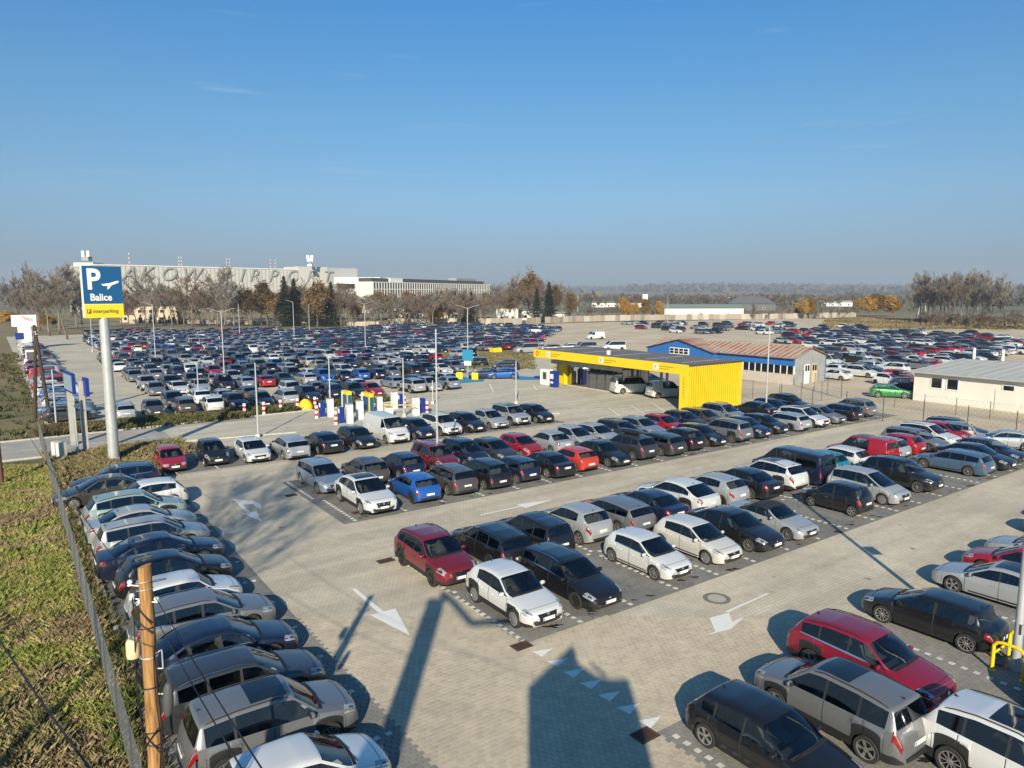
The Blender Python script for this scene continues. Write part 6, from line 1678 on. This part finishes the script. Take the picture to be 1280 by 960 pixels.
def tufts(name, n, sampler, hrange, pal, seed, label=None, blades=9, spread=.16, wd=.014, patch=.25, cat=None):
    rng = np.random.default_rng(seed); V, Fc, T_ = [], [], []
    C = np.array([sampler(rng) for _ in range(n)])
    N1 = np.array([noise.noise(Vector((x * patch, y * patch, seed))) for x, y in C]); N2 = np.array([noise.noise(Vector((x * patch * 4, y * patch * 4, seed + 5))) for x, y in C])
    h0 = hrange[0] + (hrange[1] - hrange[0]) * np.clip(.5 + N1 * .8 + N2 * .5 + rng.uniform(-.25, .25, n), 0, 1)
    t = np.clip(.5 + N1 * 1.1 + N2 * .6 + rng.uniform(-.16, .16, n), 0, .999); c = np.array(pal)[(t * len(pal)).astype(int)]
    nb = blades; S_ = (n, nb)
    a = rng.uniform(0, 6.283, S_); r = rng.uniform(0, spread, S_); hh = h0[:, None] * rng.uniform(.6, 1.15, S_); ln = rng.uniform(.15, .75, S_) * hh; w = wd * rng.uniform(.7, 1.6, S_)
    ca, sa = np.cos(a), np.sin(a); bx, by = C[:, :1] + r * ca, C[:, 1:] + r * sa; z0 = np.zeros(S_)
    V = np.stack([np.stack([bx - sa * w, by + ca * w, z0], -1), np.stack([bx + sa * w, by - ca * w, z0], -1), np.stack([bx + ca * ln * .4, by + sa * ln * .4, hh * .7], -1), np.stack([bx + ca * ln, by + sa * ln, hh * .95], -1)], 2).reshape(-1, 3)
    k = np.arange(n * nb)[:, None] * 4
    Fc = np.concatenate([k + np.array([[0, 1, 2]]), k + np.array([[2, 1, 3]])], 1).reshape(-1, 3)
    T_ = np.repeat((c[:, None, :] * rng.uniform(.75, 1.3, S_)[..., None]).reshape(-1, 3), 2, 0)
    o = bpy.data.objects.new(name, mesh_np(name, V, Fc, np.clip(T_, 0, 1), M['leafy'])); link(o); tag(o, label, cat, kind='stuff'); return o
GP = [(.31, .25, .12), (.27, .25, .085), (.22, .22, .055), (.155, .19, .045), (.22, .235, .065), (.28, .27, .08), (.33, .27, .14), (.21, .16, .09)]
def s_bank(rng):
    while True:
        t = rng.uniform(0, 1) ** 1.6; y = 9 + t * 38; x = rng.uniform(-.80 * y - 2, -.2 * y); a, b = AB(x, y)
        if a < -11.6 and b < 41.3: return (x, y)
tufts('long_grass', 42000, s_bank, (.08, .42), GP, 3, 'long yellow green grass on the bank left of the fence', 9, .15, .0065, .3, 'grass')
def s_dry(rng):
    while True:
        y = rng.uniform(9, 24); x = rng.uniform(-.80 * y - 1, -.3 * y); a, b = AB(x, y)
        if -19 < a < -11.9 and noise.noise(Vector((x * .35, y * .35, 9))) > -.05: return (x, y)
tufts('dry_weeds', 5200, s_dry, (.15, .5), [(.25, .19, .11), (.19, .14, .08), (.30, .23, .13), (.14, .12, .06), (.22, .19, .09)], 12, 'tall dry brown weeds on the bank near the bottom left', 8, .14, .0038, .5, 'weeds')
def s_strip(rng):
    a, b = rng.uniform(-11.9, -11.05), rng.uniform(-12, 31); return W(a, b)[:2]
tufts('fence_weeds', 3200, s_strip, (.10, .42), [(.20, .15, .08), (.14, .10, .055), (.11, .115, .04), (.22, .17, .10), (.09, .11, .03)], 5, 'dry weeds between the kerb and the left fence', 9, .16, .007, .5, 'weeds')
def s_verge(rng):
    a, b = rng.uniform(-11.6, -3.2), rng.uniform(31.2, 41.6)
    if a > -6 and b < 36.8: b = rng.uniform(37.4, 41.4)
    return W(a, b)[:2]
tufts('verge_grass', 4200, s_verge, (.2, .7), [(.27, .21, .12), (.20, .155, .08), (.13, .13, .045), (.24, .18, .11), (.16, .14, .06)], 6, 'dry tall grass around the foot of the parking sign', 10, .2, .011, .3, 'grass')
def s_back(rng):
    r_ = rng.random()
    if r_ < .55: a, b = rng.uniform(-60, -11.5), rng.uniform(50.5, 150)
    elif r_ < .85: a, b = rng.uniform(-11.5, -3 + 8), rng.uniform(50.4, 54.2)
    else: a, b = rng.uniform(0, 20), rng.uniform(51.5, 53.8)
    return W(a, b)[:2]
tufts('shrubby_verge', 5200, s_back, (.2, .75), [(.075, .085, .03), (.10, .10, .035), (.05, .065, .022), (.13, .11, .05), (.085, .07, .035)], 7, 'scrubby green strip between the road and the far left lot', 12, .5, .05, .12, 'scrub')
def s_mid(rng):
    u, v = rng.uniform(548, 668), rng.uniform(440, 462)
    if v > 462 - (u - 548) * .02 or v < 440 + (640 - u) * .03: pass
    return at(u, v)
tufts('rough_grass', 1500, s_mid, (.2, .6), [(.16, .14, .06), (.12, .12, .05), (.19, .15, .08)], 8, 'rough grass behind the blue bay left of the canopy', 9, .5, .05, .1, 'grass')
def s_mound(rng): return at(rng.uniform(1030, 1290), 400 + rng.uniform(0, 1) ** 1.5 * 12)
tufts('dry_mound_grass', 2600, s_mound, (.3, 1.1), [(.22, .16, .08), (.17, .12, .055), (.12, .12, .05), (.26, .19, .10)], 9, 'dry brown grass on the low rise before the tall bare trees', 9, 1.2, .12, .03, 'grass')
# ---- trees
def bare_tree_mesh(name, seed, h, spread=.55, n1=9, up=.6, trunk=.16, twig=.045, m=None, leaves=None, levels=4, low=.25, multi=1, nk_=(8, 6, 5)):
    rg = random.Random(seed); V, Fc = [], []
    LV, LF, LT = [], [], []
    def seg(p, q, r0, r1, n):
        d = (q - p);
        if d.length < 1e-5: return
        d.normalize(); a = d.orthogonal().normalized(); b = d.cross(a); k = len(V)
        for c, r in ((p, r0), (q, r1)):
            for i in range(n): t = 2 * math.pi * i / n; V.append(tuple(c + (a * math.cos(t) + b * math.sin(t)) * r))
        for i in range(n): j = (i + 1) % n; Fc.append((k + i, k + j, k + n + j)); Fc.append((k + i, k + n + j, k + n + i))
    def grow(p, d, L_, r, lev):
        n = {0: 7, 1: 5, 2: 4}.get(lev, 3); steps = {0: 7, 1: 4, 2: 3}.get(lev, 2)
        q = p.copy(); dd = d.copy(); pts = [p.copy()]
        for i in range(steps):
            dd = (dd + Vector((rg.gauss(0, .11), rg.gauss(0, .11), rg.gauss(.03, .07) + (.05 if lev else 0))) * (1 if lev else .5)).normalized(); q2 = q + dd * L_ / steps
            ra, rb = r * (1 - .75 * i / steps), r * (1 - .75 * (i + 1) / steps)
            seg(q, q2, max(ra, twig * .5), max(rb, twig * .5), n); q = q2; pts.append(q.copy())
        if lev >= levels:
            if leaves:
                for k in range(leaves[0]):
                    c = pts[rg.randint(0, len(pts) - 1)] + Vector((rg.gauss(0, .35), rg.gauss(0, .35), rg.gauss(0, .35))); s = leaves[1] * rg.uniform(.6, 1.3); a = Vector((rg.gauss(0, 1), rg.gauss(0, 1), rg.gauss(0, 1))).normalized(); b = a.orthogonal().normalized() 
                    kk = len(LV); LV.extend([tuple(c + a * s), tuple(c - a * s * .5 + b * s * .7), tuple(c - a * s * .5 - b * s * .7)]); LF.append((kk, kk + 1, kk + 2)); cc = leaves[2][rg.randint(0, len(leaves[2]) - 1)]; f = rg.uniform(.75, 1.25); LT.append([x * f for x in cc])
            return
        nk = {0: n1, 1: nk_[0], 2: nk_[1]}.get(lev, nk_[2])
        for k in range(nk):
            t = (low + (1 - low) * (k + rg.random()) / nk) if lev == 0 else .25 + .75 * (k + rg.random()) / nk
            i = min(steps - 1, int(t * steps)); f = t * steps - i; c = pts[i].lerp(pts[i + 1], f)
            az = rg.uniform(0, 6.283) if lev else k * 2.4 + rg.uniform(-.4, .4)
            side = Vector((math.cos(az), math.sin(az), 0)); ax = (pts[i + 1] - pts[i]).normalized()
            nd = (ax * up + side * (1 - up) * 1.3 + Vector((0, 0, .18))).normalized()
            l2 = L_ * ({0: spread, 1: .52, 2: .5}.get(lev, .5)) * (1.25 - .65 * t if lev == 0 else 1.1 - .4 * t) * rg.uniform(.75, 1.2)
            grow(c, nd, l2, r * (.42 if lev == 0 else .5) * (1.1 - .5 * t), lev + 1)
        grow(pts[-1], dd, L_ * .35, r * .25, min(levels, lev + 2))
    for k in range(multi):
        d0 = Vector((rg.uniform(-.1, .1), rg.uniform(-.1, .1), 1)) if multi == 1 else Vector((rg.uniform(-.3, .3), rg.uniform(-.3, .3), 1))
        grow(Vector((rg.uniform(-.3, .3) * (multi > 1), rg.uniform(-.3, .3) * (multi > 1), 0)), d0.normalized(), h * .8, trunk * h / 12, 0)
    me = mesh_np(name, V, Fc, None, m or M['bark'])
    lm = mesh_np(name + '_leaves', LV, LF, np.array(LT), M['leafy']) if leaves else None
    return me, lm
M['twigbrown'] = mat('brown_twigs', (.185, .145, .11), .95, var=.2, scale=.3); M['twigred'] = mat('reddish_twigs', (.19, .13, .095), .95, var=.2, scale=.3); M['twiggrey'] = mat('grey_twigs', (.205, .185, .16), .95, var=.2, scale=.3)
BARE = [bare_tree_mesh('crown', 1, 12, .5, 10, .55, m=M['twigbrown']), bare_tree_mesh('crown', 2, 12, .42, 11, .66, m=M['twiggrey']), bare_tree_mesh('crown', 3, 12, .55, 9, .5, m=M['twigred'], low=.18),
        bare_tree_mesh('crown', 4, 12, .36, 13, .72, m=M['twigbrown'], low=.12), bare_tree_mesh('crown', 5, 12, .5, 10, .6, m=M['twiggrey'], low=.35)]
YL = [(.34, .19, .04), (.27, .15, .035), (.40, .25, .06)]; OL_ = [(.20, .12, .05), (.24, .15, .07), (.16, .11, .05)]; GL = [(.07, .08, .03), (.10, .09, .035), (.05, .06, .025)]
LEAFY = {'yellow': bare_tree_mesh('crown', 11, 9, .5, 9, .55, m=M['twigbrown'], leaves=(9, .30, YL), levels=3, low=.15), 'rusty': bare_tree_mesh('crown', 12, 11, .42, 10, .62, m=M['twigbrown'], leaves=(5, .24, OL_), levels=3, low=.12), 'olive': bare_tree_mesh('crown', 13, 8, .5, 9, .5, m=M['twigbrown'], leaves=(9, .28, GL), levels=3, low=.1)}
def spruce_mesh(seed, h=14):
    rg = np.random.default_rng(seed); V, Fc, T_ = [], [], []; k = 0
    n = 5200
    for i in range(n):
        t = rg.uniform(0, 1) ** .7; z = h * (1 - t) ; R_ = 2.9 * t * (.82 + .25 * math.sin(z * 5.2)) + .1; a = rg.uniform(0, 6.283); r = R_ * rg.uniform(.35, 1.05)
        c = np.array([r * math.cos(a), r * math.sin(a), z + 1.0 - r * .25]); o_ = np.array([math.cos(a), math.sin(a), -.35]); s = rg.uniform(.18, .42); w = np.array([-math.sin(a), math.cos(a), rg.uniform(-.3, .3)]) * .12
        V += [c - o_ * s * .3 - w, c - o_ * s * .3 + w, c + o_ * s]; Fc.append((k, k + 1, k + 2)); k += 3; f = rg.uniform(.6, 1.35); T_.append([.030 * f, .045 * f, .024 * f])
    return mesh_np('crown', V, Fc, np.array(T_), M['leafy'])
SPR = spruce_mesh(3)
tb = MB(); tb.tube((0, 0, 0), (0, 0, 11), .22, .05, 7); SPT = tb.mesh('trunk', M['bark'])
tr = random.Random(21)
tk = MB(); tk.tube((0, 0, -.1), (0, 0, .8), .21, .19, 8); TRK = tk.mesh('trunk', M['bark'])
def tree(u, v, top, kind, label, group, idx=None, wide=1.0, cat='tree', D=None):
    x, y = at(u, v)
    if D: x, y = (u - 640) / F * D, D
    zt = CH + (366 - top) * math.hypot(y, 0) / F
    o = empty({'spruce': 'spruce_tree', 'yellow': 'yellow_tree', 'rusty': 'rusty_leaved_tree', 'olive': 'shrub_tree'}.get(kind, 'bare_tree'), (x, y, 0), tr.uniform(0, 6.28)); tag(o, label, cat, group)
    if kind == 'spruce':
        s = zt / 15; o.scale = (s * wide, s * wide, s); o.scale = (s * wide * 1.7, s * wide * 1.7, s); shared('crown', SPR, o); shared('trunk', SPT, o)
    elif kind == 'bare':
        me = BARE[tr.randrange(5) if idx is None else idx][0]; zm = max(v_.co.z for v_ in me.vertices) if me.name not in HT else HT[me.name]; HT[me.name] = zm; s = zt / zm * (1.07 if zt > 17.5 and x > 60 else 1.0); o.scale = (s * wide, s * wide, s); shared('crown', me, o); shared('trunk', TRK, o)
    else:
        me, lm = LEAFY[kind]; zm = max(v_.co.z for v_ in me.vertices) if me.name not in HT else HT[me.name]; HT[me.name] = zm; s = zt / zm; o.scale = (s * wide, s * wide, s); shared('branches', me, o); shared('crown', lm, o); shared('trunk', TRK, o)
    return o
HT = {}
# left group around the portal poles and sign
G1 = 'bare trees at the far left behind the road'
for i, (u, v, top) in enumerate([(22, 404, 338), (36, 409, 325), (50, 414, 330), (62, 420, 334), (74, 418, 326), (84, 424, 340), (96, 412, 332), (104, 416, 338), (14, 402, 345)]):
    tree(u, v, top, 'bare', 'bare grey brown tree at far left, %s of nine from the left' % ordn(sorted([22, 36, 50, 62, 74, 84, 96, 104, 14]).index(u)), G1, wide=1.15)
G2 = 'bare trees in front of the terminal'
us = [150, 160, 172, 184, 196, 205, 215, 224, 232, 241, 250, 262, 272, 281, 292, 303, 314, 325, 335, 345, 356, 366, 376, 388, 398, 408, 418, 428, 438, 448, 458, 468, 478, 488, 498, 508, 518, 528, 540, 552, 563, 574, 585, 596, 606]
tops = {150: 352, 160: 360, 184: 335, 205: 345, 215: 352, 232: 350, 241: 336, 250: 352, 272: 330, 281: 345, 292: 352}
for i, u in enumerate(us):
    top = tops.get(u, None)
    if top is None: top = tr.uniform(350, 364) if u < 300 else tr.uniform(345, 358) if u < 430 else tr.uniform(357, 370) if u < 500 else tr.uniform(352, 370)
    kd = 'bare'
    if u in (314, 335, 376, 398, 448, 345): kd = 'rusty'
    if u > 440 and u < 500: top = tr.uniform(366, 374)
    tree(u + tr.uniform(-2, 2), tr.uniform(405, 410), top, kd, '%s tree in the wood before the terminal and offices, %s from left' % ('rusty leaved' if kd == 'rusty' else 'bare', ordn(i)), G2, wide=1.25)
for i, (u, v, top, lab) in enumerate([(357, 408, 345, 'tallest dark spruce left of the terminal letter T'), (369, 407, 348, 'second dark spruce, just right of the tallest one'), (394, 408, 353, 'dark spruce between the spruces and the terminal end'), (415, 408, 352, 'dark spruce at the right end of the terminal'), (580, 406, 366, 'dark spruce before the right part of the white offices'), (589, 406, 365, 'dark spruce touching its neighbour before the white offices'), (671, 403, 361, 'small dark spruce at the foot of the tall bare birches'), (686, 403, 352, 'slim green conifer right of the tall bare birches')]):
    tree(u, v, top, 'spruce', lab, 'spruces behind the far lots', wide=1.0 if i < 6 else .9)
tree(546, 407, 380, 'yellow', 'bright yellow leaved tree in front of the white offices', None, wide=1.35)
k = 0
for u in range(150, 616, 8):
    tree(u + tr.uniform(-3, 3), 400 + tr.uniform(-2, 3), tr.uniform(366, 378) if u < 300 else tr.uniform(358, 372), 'bare' if tr.random() < .8 else 'rusty', 'tree of the dense brown rear belt before the terminal and offices, %s from left' % ordn(k), 'rear belt of trees before the terminal', wide=1.9); k += 1
G3 = 'tall bare birches behind the flat cream house'
for i, (u, v, top) in enumerate([(622, 404, 352), (634, 402, 356), (644, 402, 348), (652, 400, 338), (660, 400, 334), (668, 401, 342), (678, 402, 348), (694, 401, 352), (704, 401, 350), (712, 401, 356), (718, 402, 362)]):
    tree(u, v, top, 'rusty' if i % 3 == 1 else 'bare', '%s in the tall clump left of the middle, %s from left' % ('rusty leaved tree' if i % 3 == 1 else 'bare tree', ordn(i)), G3, wide=1.1)
G4 = 'low bushes and trees behind the concrete wall'
k = 0
for u in range(724, 1072, 9):
    v = 399 + tr.uniform(-1.5, .5); top = tr.uniform(375, 388); kd = 'bare'
    if u in (778, 787, 796, 805, 823) or 990 < u < 1020: kd = 'yellow'; top = tr.uniform(370, 378)
    if 830 < u < 930 and kd == 'bare': top = tr.uniform(388, 392)
    tree(u + tr.uniform(-3, 3), v, top, kd, '%s behind the long concrete wall, %s from left' % ('yellow leaved tree' if kd == 'yellow' else 'bare bushy tree', ordn(k)), G4, wide=1.5 if kd == 'bare' else .9); k += 1
k = 0
for u in range(720, 1130, 7):
    tree(u + tr.uniform(-3, 3), 384 + tr.uniform(-2, 3), tr.uniform(364, 372), 'bare', 'bare tree of the distant dark belt before the hills, %s from left' % ordn(k), 'distant belt of bare trees', wide=1.9); k += 1
for i, (u, v, top, w_) in enumerate([(1072, 396, 372, 1.2), (1084, 396, 370, 1.3), (1096, 396, 366, 1.4), (1108, 396, 368, 1.4), (1118, 396, 372, 1.2)]):
    tree(u, v, top, 'yellow', 'broad yellow leaved tree left of the concrete pylon, %s of five' % ordn(i), 'yellow crowned trees left of the pylon', wide=w_)
k = 0
for u in [1140, 1145, 1150, 1155, 1160, 1165, 1171, 1176, 1181, 1186, 1191, 1196, 1201, 1206, 1211, 1216, 1221, 1227, 1232, 1237]:
    tree(u, 402 + (u - 1140) * .05 + tr.uniform(-2, 2), 341 + abs(u - 1196) * .05 + tr.uniform(-3, 6) + (10 if u in (1140, 1145, 1237) else 0), 'bare', 'tall bare tree in the dense clump at right, %s of twenty from left' % ordn(k), 'tall bare trees in the clump at right', idx=[1, 0, 4, 1, 0][k % 5], wide=.95); k += 1
tree(1256, 410, 344, 'bare', 'lone tall bare tree at the right edge, apart from the clump', None, idx=1, wide=1.0)
tree(1282, 412, 352, 'bare', 'bare tree half cut off by the right edge of the picture', None, idx=4, wide=1.0)
k = 0
for u in range(1150, 1300, 7):
    tree(u, 409 + (u - 1150) * .02 + tr.uniform(-1, 1), tr.uniform(386, 393), 'bare', 'low bare bush at the foot of the tall trees, %s from left' % ordn(k), 'low bushes at right', wide=2.2, cat='bush'); k += 1
for i, u in enumerate(range(176, 232, 6)):
    tree(u, 404.5, tr.uniform(391, 396), 'spruce', 'small dark green conifer hedge tree before the peach house, %s from left' % ordn(i), 'small conifers before the peach house', wide=1.3)
for i, (u, v, top) in enumerate([(8, 408, 388), (18, 407, 390), (66, 409, 394), (58, 410, 392)]):
    tree(u, v, top, 'yellow', 'yellow green bush at the far left below the bare trees, %s of four' % ordn(sorted([8, 18, 66, 58]).index(u)), 'yellow bushes at far left', wide=1.5, cat='bush')
# a tall bare tree behind the viewer whose shadow crosses the left lane
nt = empty('bare_tree', (-11.8, -4.5, 0)); tag(nt, 'tall bare tree behind the viewer, seen only by its shadow on the left lane', 'tree')
me = bare_tree_mesh('crown', 33, 27, .40, 13, .55, trunk=.09, twig=.05, levels=3, low=.60)[0]; shared('branches', me, nt)
# far woods and hedges on the plain as masses
def wood_mass(name, n, sampler, pal, seed, label):
    rng = np.random.default_rng(seed); V, Fc, T_ = [], [], []; k = 0
    for i in range(n):
        x, y, R_, H_ = sampler(rng); z0 = hill(x, y); c0 = np.array(pal[rng.integers(len(pal))])
        for j in range(34):
            d = rng.normal(0, 1, 3); d /= np.linalg.norm(d); p = np.array([x + d[0] * R_, y + d[1] * R_, z0 + H_ * .45 + d[2] * H_ * .5]); e = rng.normal(0, 1, (3, 3)) * R_ * .34
            V += [p + e[0], p + e[1], p + e[2]]; Fc.append((k, k + 1, k + 2)); k += 3; T_.append(c0 * rng.uniform(.6, 1.35))
    o = bpy.data.objects.new(name, mesh_np(name, V, Fc, np.clip(T_, 0, 1), M['leafy'])); link(o); tag(o, label, 'wood', kind='stuff')
HP = [(.11, .09, .065), (.09, .085, .06), (.14, .105, .07), (.085, .08, .06)]
def s_far(rng):
    y = rng.uniform(620, 1500); x = rng.uniform(-.85, .85) * y; return x, y, rng.uniform(5, 10), rng.uniform(4, 8)
wood_mass('distant_wood', 650, s_far, HP, 4, 'distant dark belt of woods across the plain')
def s_hill(rng):
    while True:
        y = rng.uniform(2200, 5600); x = rng.uniform(-.8, .8) * y
        if noise.noise(Vector((x * .0012, y * .0014, 2))) > .02: return x, y, rng.uniform(18, 34), rng.uniform(12, 20)
wood_mass('hill_woods', 2600, s_hill, HP, 5, 'woods on the low hills at the horizon')
# ================================================================== HAZE
hz = MB(); hz.box((0, 0, 0), (15000, 7600, 1)); hz.v = [(x, y + 3150, (-3.0 if z < 0 else 190.0)) for x, y, z in hz.v]
mh_ = bpy.data.materials.new('haze'); mh_.use_nodes = True; hn, hl = mh_.node_tree.nodes, mh_.node_tree.links
hn.remove(hn["Principled BSDF"]); pv = hn.new("ShaderNodeVolumePrincipled"); pv.inputs['Color'].default_value = (.58, .68, .82, 1); pv.inputs['Density'].default_value = .00024; pv.inputs['Anisotropy'].default_value = 0.0
hl.new(pv.outputs[0], hn["Material Output"].inputs['Volume'])
ho = hz.build('haze', mh_); tag(ho, 'pale haze in the air', 'haze', kind='stuff')
